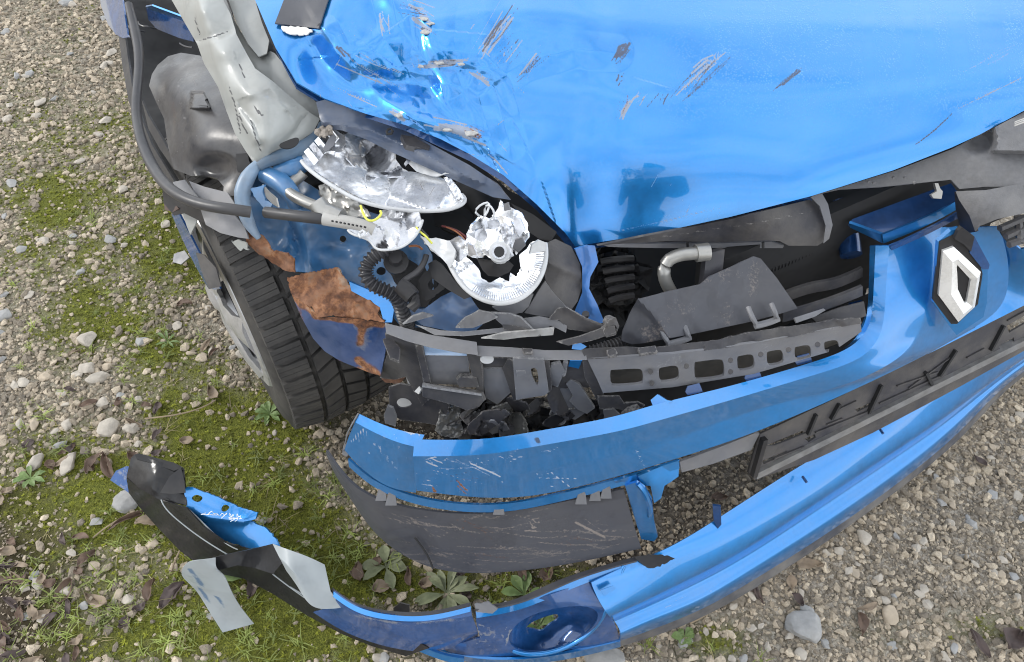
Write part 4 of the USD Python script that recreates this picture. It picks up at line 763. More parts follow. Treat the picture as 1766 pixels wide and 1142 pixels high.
lock = put('bonnet_lock_panel', car, panel([(1414, 334), (1545, 294), (1640, 258), (1692, 232), (1766, 193), (1860, 150), (1860, 330), (1766, 322), (1700, 322), (1655, 326), (1640, 310), (1590, 315), (1520, 322), (1450, 326)],
    [(1414, 334, .708), (1640, 258, .735), (1766, 193, .756), (1860, 330, .72), (1766, 322, .712), (1655, 326, .70), (1520, 322, .70), (1700, 270, .735)], th=.004, step=7,
    disp=lambda u, v: .012 * (1 / (1 + np.exp(-(u - 1714 + (v - 230) * .05) / 2))) * (v < 262) - .010 * np.exp(-(((u - 1690) / 26) ** 2 + ((v - 246) / 18) ** 2) ** 2)), lk, label='speckled grey plastic panel beneath the bonnet edge')
for q in range(3): put('vent_slot', lock, tube([(1750, 212 - q * 3 + 5, .775), (1766, 206 - q * 3 + 5, .777)], .001, 6, n=2), paper)
for (x, y) in ((1497, 312), (1506, 314), (1540, 305), (1560, 305), (1576, 314)): put('water_bead', lock, tube([(x, y, .7165), (x + 2, y + 2, .7165)], .0022, 8, n=3), lk, smooth=60)
put('grille_wing', car, panel([(1648, 330), (1700, 328), (1766, 316), (1860, 300), (1860, 350), (1766, 368), (1720, 378), (1690, 390), (1682, 400), (1672, 372), (1654, 345)],
    [(1648, 330, .698), (1766, 316, .714), (1860, 350, .70), (1766, 368, .69), (1690, 390, .672), (1682, 400, .66), (1720, 350, .706)], th=.003, step=5), lk)
put('grille_wing_side', car, panel([(1646, 332), (1656, 342), (1674, 372), (1684, 400), (1668, 402), (1655, 390), (1648, 360)], [(1646, 332, .69), (1684, 400, .655), (1655, 395, .63)], th=.003, step=5), black_plastic)
put('clip_hook', car, panel([(1612, 316), (1618, 316), (1622, 326), (1626, 330), (1624, 343), (1610, 342), (1606, 336), (1616, 330)], [(1612, 316, .705), (1622, 326, .70), (1610, 342, .69)], th=.008, step=4), alu)
put('side_grille', car, panel([(1722, 394), (1766, 372), (1860, 340), (1860, 430), (1766, 418), (1742, 424), (1730, 408)], [(1722, 394, .645), (1860, 350, .66), (1860, 430, .60), (1735, 415, .62)], th=.003, step=8), void_black)
for a, b in (((1724, 394, .668), (1790, 366, .675)), ((1734, 408, .66), (1800, 380, .668)), ((1740, 422, .655), (1800, 402, .66)), ((1755, 372, .672), (1760, 420, .655))):
    put('side_grille_bar', car, tube([a, b], .005, 6, n=2), dark_plastic)

# ---- air duct and lower grille slats ------------------------------
duct = put('air_intake_duct', car, panel([(1072, 588), (1074, 570), (1086, 540), (1100, 516), (1150, 503), (1208, 490), (1225, 476), (1300, 442), (1312, 446), (1340, 480), (1376, 532), (1340, 543), (1290, 556), (1200, 575), (1110, 592), (1090, 594)],
    [(1072, 588, .565), (1100, 516, .618), (1208, 490, .622), (1300, 442, .635), (1376, 532, .585), (1290, 556, .578), (1200, 575, .575), (1110, 592, .565), (1150, 545, .60), (1260, 500, .612)], th=.004, step=4.5,
    disp=lambda u, v: ridge(u, v, [(1100, 516), (1128, 545), (1150, 578)], 7, .006) + nz(u, v, 45, 5) * .008, wear=lambda u, v: np.column_stack([np.clip(.28 + nz(u, v, 22, 6) * .6, 0, .5), 0 * u, 0 * u])), trim_plastic, label='dark scuffed plastic air intake duct')
def clip(x, y, z):
    put('duct_clip', duct, tube([(x, y, z + .03), (x + 10, y + 22, z + .022), (x + 16, y + 32, z + .012)], .0035, 6), grey_plastic)
    put('duct_clip', duct, tube([(x + 40, y - 6, z + .03), (x + 48, y + 14, z + .022), (x + 50, y + 22, z + .012)], .0035, 6), grey_plastic)
    put('duct_clip', duct, tube([(x + 12, y + 32, z + .014), (x + 30, y + 28, z + .014), (x + 52, y + 20, z + .014)], .0048, 6), grey_plastic)
clip(1138, 562, .555); clip(1290, 530, .575)
for rows in ([(1350, 540, .575), (1420, 520, .575), (1488, 494, .58)], [(1352, 506, .56), (1400, 490, .565), (1440, 482, .565), (1488, 462, .57)]):
    a = np.array(rows); b = a + [0, 16, -.018]
    put('grille_slat', car, loft([[tuple(q) for q in a], [tuple(q) for q in b]], 24, 2, th=.005), dark_plastic)
put('grille_slat', car, panel([(1370, 548), (1420, 532), (1424, 535), (1406, 546), (1374, 557)], [(1370, 548, .592), (1424, 533, .59), (1374, 557, .588)], th=.003, step=4), grey_plastic)
put('grille_slat', car, panel([(1400, 548), (1450, 530), (1490, 520), (1494, 545), (1450, 560), (1415, 562)], [(1400, 548, .56), (1490, 520, .57), (1450, 560, .55)], th=.004, step=6), dark_plastic)

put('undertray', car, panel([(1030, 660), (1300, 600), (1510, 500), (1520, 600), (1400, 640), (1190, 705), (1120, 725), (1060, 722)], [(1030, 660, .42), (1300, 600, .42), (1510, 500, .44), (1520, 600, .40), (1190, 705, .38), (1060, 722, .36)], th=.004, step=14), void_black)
# ---- bumper absorber ----------------------------------------------
ab = node('bumper_absorber', car, 'broken grey plastic bumper support with square holes')
def seam(n, rows, mat=grey_plastic, **k): return put(n, ab, loft(rows, k.pop('n', 40), k.pop('sub', 3), **k), mat)
aT = [(664, 557, .585), (740, 578, .58), (830, 592, .577), (920, 600, .577), (1000, 602, .578)]
aB = [(666, 574, .577), (740, 598, .571), (824, 612, .568), (920, 617, .568), (1000, 617, .570)]
put('absorber_flange', ab, panel([(664, 557), (700, 566), (740, 577), (790, 585), (822, 590), (824, 612), (790, 608), (740, 599), (700, 588), (666, 575)], [(664, 557, .590), (822, 590, .584), (824, 612, .576), (666, 575, .582), (740, 588, .584)], th=.004, edge=.45, step=3.5), grey_plastic)
put('absorber_flange', ab, panel([(820, 596), (880, 599), (940, 604), (1010, 604), (1012, 621), (940, 621), (880, 616), (822, 614)], [(820, 596, .578), (1010, 604, .578), (1012, 621, .57), (822, 614, .57)], th=.004, edge=.45, step=3.5), grey_plastic)
put('absorber_flange', ab, panel([(1002, 602), (1080, 598), (1120, 600), (1240, 586), (1300, 572), (1380, 560), (1440, 552), (1484, 548), (1486, 558), (1440, 566), (1300, 594), (1160, 612), (1010, 620)], [(1002, 602, .580), (1240, 586, .580), (1484, 548, .585), (1486, 558, .58), (1300, 594, .572), (1010, 620, .570)], th=.004, edge=.45, step=3.5,
    disp=lambda u, v: .004 * (u > 1215) * np.clip(nz(u, v, 30, 3) * 3, -1, 1)), dark_plastic)
z2 = drop(620, .568, 688)
face = [(1012, 618, .571), (1160, 611, .573), (1300, 592, .574), (1440, 565, .578), (1484, 556, .58), (1486, 572, drop(556, .58, 572)), (1440, 604, drop(565, .578, 604)), (1300, 645, drop(592, .574, 645)), (1160, 668, drop(611, .573, 668)), (1040, 678, drop(618, .571, 678)), (1030, 655, drop(618, .571, 655))]
def sq(x0, y0, x1, y1, sl=.12): return [(x0, y0 + sl * 10), (x0 + 5, y0), (x1 - 6, y0 - sl * (x1 - x0)), (x1, y0 + 4 - sl * (x1 - x0)), (x1 + 2, y1 - 5 - sl * (x1 - x0)), (x1 - 4, y1 - sl * (x1 - x0)), (x0 + 6, y1), (x0 + 1, y1 - 4)]
put('absorber_face', ab, panel(face, th=.004, step=4, linear=True, holes=[sq(1052, 638, 1108, 666, .05), sq(1136, 634, 1170, 660), sq(1197, 624, 1248, 656, .1), sq(1271, 614, 1300, 640), sq(1322, 606, 1350, 631), sq(1370, 598, 1398, 621), sq(1421, 589, 1446, 608)],
    wear=lambda u, v: np.column_stack([np.clip(.25 + nz(u, v, 30, 6) * .5, 0, .42), 0 * u, 0 * u])), grey_plastic)
put('absorber_back', ab, panel([(1040, 618), (1300, 596), (1480, 562), (1480, 580), (1300, 646), (1050, 678)], [(1040, 618, .52), (1480, 562, .525), (1480, 580, .50), (1300, 646, .45), (1050, 678, .43)], th=.004, step=14), look('muddy_plastic', (.10, .09, .075), .8, var=.4, vscale=30, bump=.002, bscale=80))
# left section: pockets between plates
def plate(o, mat=grey_plastic, th=.004, name='absorber_rib', **k): put(name, ab, panel(o, th=th, step=3.5, edge=.5, linear=len(o) > 3 and k.pop('lin', False), **k), mat)
plate([(664, 575, .575), (715, 592, .566), (722, 620, .53), (738, 690, .44), (728, 700, .43), (700, 650, .48), (680, 655, .46), (655, 652, .45), (668, 610, .52)], dark_plastic)
plate([(716, 592, .568), (728, 598, .566), (748, 680, .465), (738, 692, .455)], dark_plastic)
plate([(724, 610, .545), (806, 612, .545), (812, 664, .478), (730, 662, .475)], grey_plastic, name='absorber_pocket')
plate([(716, 593, .552), (805, 607, .550), (806, 614, .546), (722, 612, .546)], look('clear_blue_lens', (.30, .42, .60), .12, var=.2, coat=.6), name='lens_fragment', th=.003)
plate([(804, 608, .560), (826, 612, .562), (832, 640, .53), (834, 684, .468), (828, 690, .462), (812, 640, .52)], dark_plastic)
plate([(728, 664, .49), (830, 678, .486), (834, 692, .478), (826, 702, .466), (806, 708, .458), (780, 698, .464), (728, 684, .474)], dark_plastic, th=.008)
plate([(728, 664, .494), (830, 679, .49), (830, 683, .488), (728, 668, .49)], grey_plastic, th=.006)
plate([(788, 656, .505), (794, 650, .510), (822, 653, .510), (826, 668, .49), (792, 668, .49)], dark_plastic, th=.008)
plate([(826, 616, .545), (876, 618, .545), (884, 680, .46), (862, 692, .45), (832, 682, .46)], dark_plastic, name='absorber_pocket')
plate([(830, 636, .522), (866, 636, .525), (886, 672, .472), (858, 698, .45), (838, 686, .46)], grey_plastic, name='absorber_pocket', th=.003)
put('clear_disc', ab, panel([(826, 620), (834, 613), (846, 613), (853, 619), (848, 627), (834, 628)], [(826, 620, .557), (853, 619, .557), (840, 628, .55)], th=.003, step=4, smooth=2), white_plastic)
plate([(876, 618, .566), (884, 622, .566), (892, 690, .468), (886, 692, .462), (866, 636, .53)], dark_plastic)
put('absorber_face', ab, panel([(884, 618), (938, 621), (944, 660), (946, 676), (940, 682), (900, 688), (890, 690)], [(884, 618, .571), (938, 621, .571), (946, 676, drop(620, .571, 676)), (892, 690, drop(620, .571, 690))], th=.004, step=4, edge=.45, holes=[[(914, 636), (924, 634), (928, 644), (929, 664), (924, 664), (918, 652)]]), grey_plastic)
plate([(890, 640, .545), (906, 640, .545), (914, 672, .497), (900, 678, .489)], grey_plastic, th=.004)
plate([(938, 621, .565), (948, 625, .56), (952, 672, .485), (946, 678, .48)], dark_plastic)
plate([(940, 622, .54), (1010, 620, .54), (1020, 668, .47), (945, 672, .468)], dark_plastic, name='absorber_pocket')
plate([(950, 630, .55), (966, 626, .555), (974, 640, .53), (962, 668, .49), (946, 662, .49)], grey_plastic)
plate([(972, 624, .553), (980, 626, .55), (972, 650, .52), (966, 640, .525)], grey_plastic)
plate([(1004, 618, .569), (1014, 618, .570), (1042, 676, .482), (1034, 700, .448), (1008, 650, .51)], dark_plastic)
put('blue_chip', ab, panel([(988, 592), (996, 588), (1012, 598), (1002, 604), (986, 602)], [(988, 592, .592), (1012, 598, .59), (986, 602, .586)], th=.002, step=4), paint)
put('blue_chip', ab, panel([(983, 622), (1004, 622), (998, 636), (980, 632)], [(983, 622, .553), (1004, 622, .555), (998, 636, .535)], th=.002, step=4), paint)
# mouldings on the bar: webs, lips and bolts
for q, (x, y) in enumerate(((1122, 642), (1184, 632), (1260, 622), (1312, 612), (1360, 604), (1410, 595), (1124, 662), (1260, 642))):
    put('moulded_pip', ab, tube([(x, y, drop(611, .573, y) + .004), (x, y - 1, drop(611, .573, y) + .009)], .0035, 8, n=2), dark_plastic)
for (o_, z0) in (([(660, 585), (672, 580), (690, 600), (688, 622), (672, 616)], .56), ([(1100, 600), (1130, 596), (1134, 606), (1104, 610)], .586), ([(1046, 604), (1060, 600), (1066, 610), (1050, 614)], .586), ([(900, 600), (918, 601), (920, 608), (904, 608)], .584)):
    put('moulded_lug', ab, panel(o_, [(o_[0][0], o_[0][1], z0)], th=.006, step=4, edge=.5), dark_plastic)
# blue bowl behind
put('blue_strut', car, panel([(694, 520), (704, 518), (716, 532), (730, 534), (760, 512), (785, 500), (805, 502), (826, 535), (832, 560), (815, 575), (780, 572), (730, 562), (706, 545)],
    [(694, 520, .60), (730, 534, .585), (785, 500, .615), (832, 560, .585), (780, 572, .57), (706, 545, .585), (775, 535, .60)], th=.003, step=4, disp=lambda u, v: nz(u, v, 40, 3) * .01), look('worn_blue_metal', (.025, .09, .22), .4, coat=.25, var=.3, dust=.35), label='curved blue strut end below the lamp')
put('wing_lower_panel', car, panel([(700, 420), (745, 440), (755, 500), (735, 530), (712, 528), (690, 500), (672, 470)], [(700, 420, .625), (755, 500, .595), (712, 528, .585), (672, 470, .612)], th=.003, step=6, disp=lambda u, v: nz(u, v, 18, 3) * .010), void_black)
put('plastic_cage', car, panel([(722, 482), (748, 455), (760, 462), (772, 490), (758, 505), (735, 520), (728, 505)], [(722, 482, .632), (748, 455, .645), (772, 490, .628), (735, 520, .61)], th=.003, step=4, rough=.8, holes=[[(735, 490), (750, 476), (760, 488), (745, 504)]]), black_plastic)
# ================================================================== torn front bumper
bp = thing('front_bumper', (0.25, 0.62, 0.3), 'torn blue front bumper cover with a silver diamond badge, hanging off the car', 'bumper')
ZT = .508
def bz(v1, z1, v2): return drop(v1, z1, v2, .12)
# rows from the left break to the pillar beside the badge
def bum_wear(u, v):
    w = np.zeros((len(u), 3)); B = lambda *a, **k: bundle(u, v, w, *a, **k)
    B(0, (730, 800), (880, 830), 12, 60, .9, strength=.7, wob=10); B(0, (780, 790), (870, 830), 3, 6, 1.3, wob=3); B(0, (720, 830), (755, 835), 3, 8, 1.6, wob=2); B(0, (900, 780), (880, 800), 5, 30, 1.2, wob=3)
    B(1, (784, 830), (806, 852), 6, 6, 2.0, wob=2); B(1, (745, 840), (752, 850), 3, 4, 1.6, wob=1); B(0, (735, 790), (760, 800), 6, 16, 1.5, wob=4); B(0, (940, 820), (1000, 830), 6, 40, 1, wob=8)
    B(2, (922, 756), (930, 764), 4, 5, 3, wob=1); B(0, (1090, 770), (1120, 830), 4, 20, 1, wob=4); B(2, (1290, 720), (1330, 700), 2, 10, .8, wob=3); B(2, (760, 830), (830, 815), 3, 8, 1.2)
    for _ in range(45):
        a = np.array([hr.uniform(720, 960), hr.uniform(775, 850)]); b = a + np.array([hr.gauss(0, 14), hr.gauss(0, 9)])
        w[:, 0] = np.maximum(w[:, 0], hr.uniform(.4, .75) * stroke(u, v, [a, b], hr.uniform(.6, 1.2)))
    return w
R0 = [(715, 762, ZT - .045), (830, 762, ZT - .045), (930, 748, ZT - .04), (1060, 724, ZT - .03), (1130, 704, ZT - .03), (1250, 674, ZT - .03), (1400, 630, ZT - .02), (1462, 596, ZT), (1490, 560, ZT + .03), (1497, 520, .55), (1499, 470, .58), (1500, 424, .615)]
R1 = [(715, 758, ZT), (830, 757, ZT), (930, 743, ZT), (1060, 718, ZT), (1130, 698, ZT), (1250, 668, ZT), (1400, 625, ZT + .004), (1466, 598, ZT + .01), (1496, 566, ZT + .02), (1505, 525, ZT + .045), (1508, 470, .585), (1510, 424, .62)]
R2 = [(712, 787, ZT - .012), (830, 784, ZT - .012), (930, 769, ZT - .012), (1060, 745, ZT - .012), (1130, 727, ZT - .01), (1250, 693, ZT - .008), (1410, 645, ZT), (1490, 612, ZT + .008), (1518, 575, ZT + .022), (1526, 530, ZT + .047), (1530, 470, .588), (1534, 424, .622)]
R3 = [(715, 815, bz(787, ZT - .012, 815)), (830, 820, bz(784, ZT - .012, 820)), (930, 812, bz(769, ZT - .012, 812)), (1060, 786, bz(745, ZT - .012, 786)), (1150, 762, bz(722, ZT - .012, 762)), (1280, 715, bz(680, ZT - .008, 715)), (1430, 672, bz(640, ZT, 672)), (1530, 630, .49), (1580, 585, .50), (1600, 530, .535), (1610, 460, .58), (1612, 392, .63)]
R4 = [(718, 846, bz(787, ZT - .012, 846)), (830, 858, bz(784, ZT - .012, 858)), (930, 853, bz(769, ZT - .012, 853)), (1060, 823, bz(745, ZT - .012, 823)), (1170, 790, bz(722, ZT - .012, 790)), (1310, 742, bz(680, ZT - .008, 742)), (1490, 664, bz(612, ZT + .01, 664)), (1600, 610, .455), (1680, 565, .458), (1730, 520, .478), (1738, 450, .545), (1724, 392, .61)]
bsub = lambda u, v: nz(u, v, 300, 2) * .0008
cover = put('bumper_cover', bp, loft([R0, R1, R2, R3, R4], 320, [2, 4, 16, 16], th=.003, wear=bum_wear, disp=bsub), paint, smooth=24)
# right cheek behind the badge
put('bumper_cheek', cover, panel([(1722, 390), (1736, 448), (1730, 520), (1680, 566), (1600, 611), (1760, 530), (1880, 470), (1880, 420), (1790, 425), (1760, 430), (1740, 415)],
    [(1722, 390, .606), (1736, 448, .542), (1730, 520, .474), (1680, 566, .455), (1600, 611, .451), (1760, 530, .47), (1880, 470, .52), (1880, 420, .57), (1760, 430, .575), (1790, 480, .52)], th=.003, step=6), paint, smooth=24)
# lower return lip
L0 = [(600, 792, .408), (640, 825, .392), (700, 852, .378), (780, 868, .372), (872, 869, .374), (960, 853, .380), (1060, 828, .388), (1170, 795, .395)]
L1 = [(a + 2, b + 9, c - .018) for a, b, c in L0]
put('lower_return', cover, loft([L0, [(a, b + 4, c + .004) for a, b, c in L1], L1], 60, 3, th=.004), paint, smooth=50)
# broken left corner
def lc_wear(u, v):
    w = np.zeros((len(u), 3)); bundle(u, v, w, 0, (640, 745), (700, 830), 16, 60, .9, strength=.7, wob=8); bundle(u, v, w, 0, (605, 770), (640, 740), 6, 20, 1.4, wob=4); bundle(u, v, w, 0, (690, 742), (728, 756), 8, 8, 1.4, wob=3); return w
C0 = [(620, 714, .505), (650, 728, .50), (690, 742, .498), (732, 750, .496)]
C1 = [(612, 728, .500), (642, 744, .496), (684, 762, .494), (722, 772, .493)]
C2 = [(602, 752, bz(728, .50, 752)), (632, 778, bz(744, .496, 778)), (676, 805, bz(762, .494, 805)), (719, 815, bz(772, .493, 815))]
C3 = [(594, 776, bz(728, .50, 776)), (622, 806, bz(744, .496, 806)), (668, 838, bz(762, .494, 838)), (717, 850, bz(772, .493, 850))]
put('broken_corner', bp, loft([C0, C1, C2, C3], 40, [4, 6, 6], th=.003, wear=lc_wear, disp=lambda u, v: nz(u, v, 14, 3) * .002 - .004), paint, smooth=24, label='snapped-off corner of the blue bumper cover')
put('broken_edge', bp, tube([(618, 713, .504), (608, 730, .498), (598, 752, .46), (592, 778, .42)], .0011, 6), grey_plastic)
put('clip_tab', cover, panel([(592, 768), (600, 764), (604, 778), (598, 788), (590, 784)], [(592, 768, .43), (604, 778, .43), (598, 788, .41)], th=.003, step=4), grey_plastic)
for o in ([(1060, 830), (1098, 818), (1100, 828), (1092, 838), (1066, 838)], [(1100, 822), (1150, 800), (1172, 793), (1170, 822), (1156, 832), (1146, 838), (1140, 860), (1128, 868), (1122, 838), (1108, 838)]):
    put('mounting_tab', cover, panel(o, [(*o[0], .392), (*o[1], .392), (*o[-2], .372), (*o[-1], .37)], th=.004, step=4), paint)
put('blue_fin', cover, panel([(1078, 838), (1098, 832), (1112, 842), (1124, 862), (1128, 900), (1134, 926), (1128, 934), (1106, 930), (1098, 905)], [(1078, 838, .375), (1112, 842, .378), (1128, 934, .24), (1098, 905, .275)], th=.004, step=5), paint, label='blue fin hanging below the bumper cover')
put('fin_rib', cover, tube([(1100, 834, .386), (1112, 850, .37), (1120, 890, .31)], .004, 6), paint)
for (x, y) in ((1196, 664), (1298, 640), (1385, 612), (1476, 520)):
    put('clip_tab', cover, panel([(x - 14, y + 12), (x - 10, y + 2), (x + 10, y - 3), (x + 14, y + 6), (x + 16, y + 12), (x - 10, y + 18)], [(x - 14, y + 12, .502), (x + 10, y - 3, .51), (x + 16, y + 12, .502)], th=.004, step=4), navy)
put('clip_tab', cover, panel([(1122, 690), (1134, 680), (1150, 690), (1160, 692), (1140, 702), (1126, 700)], [(1122, 690, .50), (1150, 690, .51), (1140, 702, .50)], th=.003, step=4), paint)
# wing at the top of the pillar
put('pillar_top', cover, panel([(1464, 386), (1470, 378), (1560, 345), (1640, 316), (1652, 332), (1650, 345), (1610, 372), (1534, 402), (1520, 402)], [(1464, 386, .628), (1560, 345, .645), (1650, 330, .655), (1534, 402, .626)], th=.004, step=5), navy)
put('pillar_top_edge', cover, loft([[(1464, 385, .630), (1490, 394, .629), (1522, 405, .628)], [(1466, 393, .618), (1490, 404, .616), (1522, 420, .612)]], 16, 2, th=.004), paint)
put('pillar_top_edge', cover, loft([[(1522, 405, .630), (1570, 386, .636), (1620, 364, .645), (1652, 345, .65)], [(1524, 420, .616), (1574, 400, .624), (1624, 376, .634), (1656, 358, .64)]], 20, 3, th=.004), paint)
put('pillar_top_edge', cover, loft([[(1536, 426, .640), (1570, 410, .642), (1612, 390, .646), (1655, 366, .652)], [(1538, 432, .632), (1572, 417, .634), (1614, 397, .638), (1657, 374, .644)]], 20, 2, th=.004), navy)

# ---- badge ---------------------------------------------------------
bc = at(1650, 484, .586); b_up = at(1640, 424, .642) - bc; b_up /= np.linalg.norm(b_up)
axr = at(1714, 470, .594) - at(1590, 500, .572); axr -= b_up * (axr @ b_up); axr /= np.linalg.norm(axr)
BT = np.eye(4); BT[:3, 0], BT[:3, 1] = axr, b_up; BT[:3, 2] = np.cross(axr, b_up); BT[:3, 3] = bc
BINV = np.linalg.inv(BT)
def bl(u, v):
    """Point of the badge plane under the sight line of (u, v)."""
    d = at(u, v, 0) - np.array([0, 0, CAM_H]); n = BT[:3, 2]; t = ((bc - [0, 0, CAM_H]) @ n) / (d @ n)
    return (BINV @ np.r_[np.array([0, 0, CAM_H]) + d * t, 1])[:2]
def extr(poly, z0, z1):
    t = trimesh.creation.extrude_polygon(poly, z1 - z0, engine='earcut'); t.apply_translation([0, 0, z0]); return t
sur = shapely.Polygon([bl(*q) for q in [(1638, 396), (1652, 392), (1690, 440), (1702, 452), (1700, 520), (1694, 545), (1648, 576), (1640, 566), (1608, 520), (1616, 415)]])
put('badge_recess', cover, tm(extr(sur, -.004, .003), BT), paint, smooth=False)
rec = shapely.Polygon([bl(*q) for q in [(1618, 414), (1642, 402), (1686, 446), (1692, 470), (1684, 522), (1648, 556), (1638, 556), (1606, 514)]])
put('badge_backing', cover, tm(extr(rec, .0005, .004), BT), black_plastic, smooth=False)
put('badge_flap', cover, tm(extr(shapely.Polygon([bl(*q) for q in [(1646, 392), (1652, 386), (1674, 402), (1668, 428), (1656, 416), (1640, 406)]]), .004, .010), BT), black_plastic, smooth=False)
put('badge_flap', cover, tm(extr(shapely.Polygon([bl(*q) for q in [(1676, 404), (1702, 452), (1700, 460), (1690, 460), (1668, 432)]]), .002, .007), BT), navy, smooth=False)
ob = [bl(*q) for q in [(1640, 421), (1686, 464), (1676, 524), (1648, 550), (1614, 504), (1621, 428)]]
ib = [bl(*q) for q in [(1646, 452), (1669, 477), (1662, 516), (1658, 517), (1647, 494), (1645, 456)]]
mid = [(np.array(a) * .46 + np.array(b) * .54) for a, b in zip(ob, ib)]
k = 6; V, Fc = [], []
for ring, zz in ((ob, .003), (ob, .008), (mid, .0135), (ib, .008), (ib, .002)):
    V += [(*p, zz) for p in ring]
for r in range(4):
    for q in range(k):
        a, b = r * k + q, r * k + (q + 1) % k; Fc += [[a, b, b + k], [a, b + k, a + k]]
V = np.array(V); bm = M(V @ BT[:3, :3].T + BT[:3, 3], Fc)
put('badge', cover, bm, badge_metal, smooth=False, label='silver diamond badge')

# ---- number plate holder ------------------------------------------
PO, PX, PY = at(1298, 744, .385), at(1766, 520, .448), at(1292, 812, .300)
PT = frame(PO, PX, PY); PINV = np.linalg.inv(PT)
def pl(u, v):
    d = at(u, v, 0) - np.array([0, 0, CAM_H]); n = PT[:3, 2]; t = ((PO - [0, 0, CAM_H]) @ n) / (d @ n)
    return (PINV @ np.r_[np.array([0, 0, CAM_H]) + d * t, 1])[:2]
hold = node('plate_holder', bp, 'empty black number plate holder with moulded slots')
outl = shapely.Polygon([pl(*q) for q in [(1306, 744), (1500, 652), (1640, 582), (1766, 508), (1850, 458), (1850, 545), (1766, 598), (1640, 668), (1500, 742), (1400, 788), (1298, 822), (1288, 812)]])
holes = [[(1312, 765), (1378, 738), (1386, 742), (1330, 764)], [(1310, 790), (1352, 772), (1352, 778), (1312, 796)], [(1360, 772), (1374, 766), (1376, 776), (1364, 782)], [(1382, 752), (1400, 744), (1402, 750), (1390, 758)],
         [(1470, 702), (1500, 688), (1502, 692), (1474, 706)], [(1716, 592), (1742, 578), (1744, 588), (1720, 600)], [(1730, 558), (1790, 524), (1792, 536), (1734, 570)]]
zs = -1 if PT[2, 2] < 0 or True else 1
nsign = np.sign((np.array([0, 0, CAM_H]) - PO) @ PT[:3, 2])
def pbox(poly, z0, z1): return tm(extr(poly, min(nsign * z0, nsign * z1), max(nsign * z0, nsign * z1)), PT)
put('holder_plate', hold, pbox(outl.difference(shapely.union_all([shapely.Polygon([pl(*q) for q in h]).buffer(0) for h in holes])).buffer(0), .004, .007), dark_plastic, smooth=False)
def pstrip(a, b, w, z0, z1, name, mat):
    p, q = np.array(pl(*a)), np.array(pl(*b)); put(name, hold, pbox(shapely.LineString([p, q]).buffer(w, cap_style='flat'), z0, z1), mat, smooth=False)
pstrip((1296, 812), (1850, 537), .007, .0, .014, 'holder_edge', look('scuffed_black_plastic', (.12, .12, .122), .6, var=.45, vscale=60, dust=.4, bump=.0004, bscale=200))
pstrip((1310, 748), (1292, 812), .004, .0, .016, 'holder_edge', black_plastic)
for a, b in (((1400, 708), (1386, 742)), ((1440, 690), (1426, 716)), ((1512, 658), (1490, 706)), ((1640, 598), (1612, 642)), ((1722, 556), (1700, 598)), ((1588, 636), (1600, 660))):
    pstrip(a, b, .0022, .006, .013, 'holder_rib', void_black)
for a, b in (((1400, 740), (1500, 700)), ((1510, 690), (1620, 640)), ((1330, 784), (1380, 764)), ((1560, 664), (1630, 612)), ((1540, 660), (1610, 636)), ((1660, 612), (1690, 596)), ((1440, 700), (1470, 686)), ((1420, 726), (1446, 716)), ((1730, 548), (1800, 510))):
    pstrip(a, b, .0012, .006, .010, 'holder_rib', dark_plastic)
put('under_panel', bp, panel([(1172, 797), (1240, 772), (1302, 747), (1310, 748), (1296, 776), (1230, 800), (1176, 815)], [(1172, 797, .388), (1302, 747, .39), (1296, 776, .352), (1176, 815, .362)], th=.004, step=6), grey_plastic)

# ---- lower lip -----------------------------------------------------
U_ = [(1020, 1005, .215), (1085, 974, .215), (1150, 946, .212), (1240, 893, .205), (1400, 792, .20), (1500, 738, .20), (1600, 684, .20), (1700, 628, .205), (1800, 560, .215), (1900, 490, .225)]
V1 = [(1030, 1030, .195), (1090, 1005, .195), (1160, 975, .19), (1250, 925, .185), (1400, 830, .18), (1510, 765, .18), (1610, 702, .18), (1710, 640, .187), (1810, 570, .197), (1910, 498, .21)]
V2 = [(1050, 1062, .165), (1110, 1035, .162), (1180, 1000, .158), (1265, 955, .152), (1400, 868, .15), (1520, 790, .15), (1620, 722, .152), (1718, 650, .162), (1818, 580, .175), (1918, 506, .19)]
V3 = [(1060, 1072, .125), (1120, 1045, .125), (1190, 1013, .122), (1275, 968, .118), (1405, 885, .116), (1528, 802, .116), (1630, 730, .12), (1722, 656, .135), (1822, 584, .15), (1922, 510, .17)]
V4 = [(1070, 1092, .118), (1130, 1066, .116), (1205, 1034, .113), (1290, 984, .110), (1412, 906, .108), (1540, 818, .108), (1645, 735, .113), (1728, 660, .128), (1828, 588, .145), (1928, 514, .165)]
V5 = [(1068, 1106, .075), (1135, 1082, .073), (1215, 1048, .070), (1300, 1000, .068), (1420, 924, .068), (1550, 832, .068), (1655, 744, .075), (1736, 664, .095), (1836, 592, .115), (1936, 518, .14)]
V6 = [(1066, 1116, .052), (1138, 1094, .050), (1220, 1060, .048), (1306, 1012, .046), (1426, 934, .046), (1556, 840, .046), (1662, 750, .055), (1742, 668, .075), (1842, 597, .095), (1940, 523, .12)]
def lip_wear(u, v):
    w = np.zeros((len(u), 3)); w[:, 2] = np.clip(.55 * np.exp(-(((u - 1150) / 90) ** 2 + ((v - 1095) / 14) ** 2)), 0, 1)
    bundle(u, v, w, 0, (1235, 985), (1210, 1030), 8, 26, .9, strength=.7); bundle(u, v, w, 0, (1100, 1075), (1250, 1005), 8, 24, .8, strength=.55); return w
lip = put('lower_lip', bp, loft([U_, V1, V2, V3, V4, V5], 140, 7, th=.003, smoothx=True, wear=lip_wear), paint, smooth=40, label='blue lower lip of the bumper lying close to the gravel')
put('lip_underside', lip, loft([V5, V6], 90, 3, th=.005), look('dirty_black_edge', (.03, .032, .04), .6, var=.4, vscale=50, dust=.6, bump=.0005, bscale=200), smooth=40)
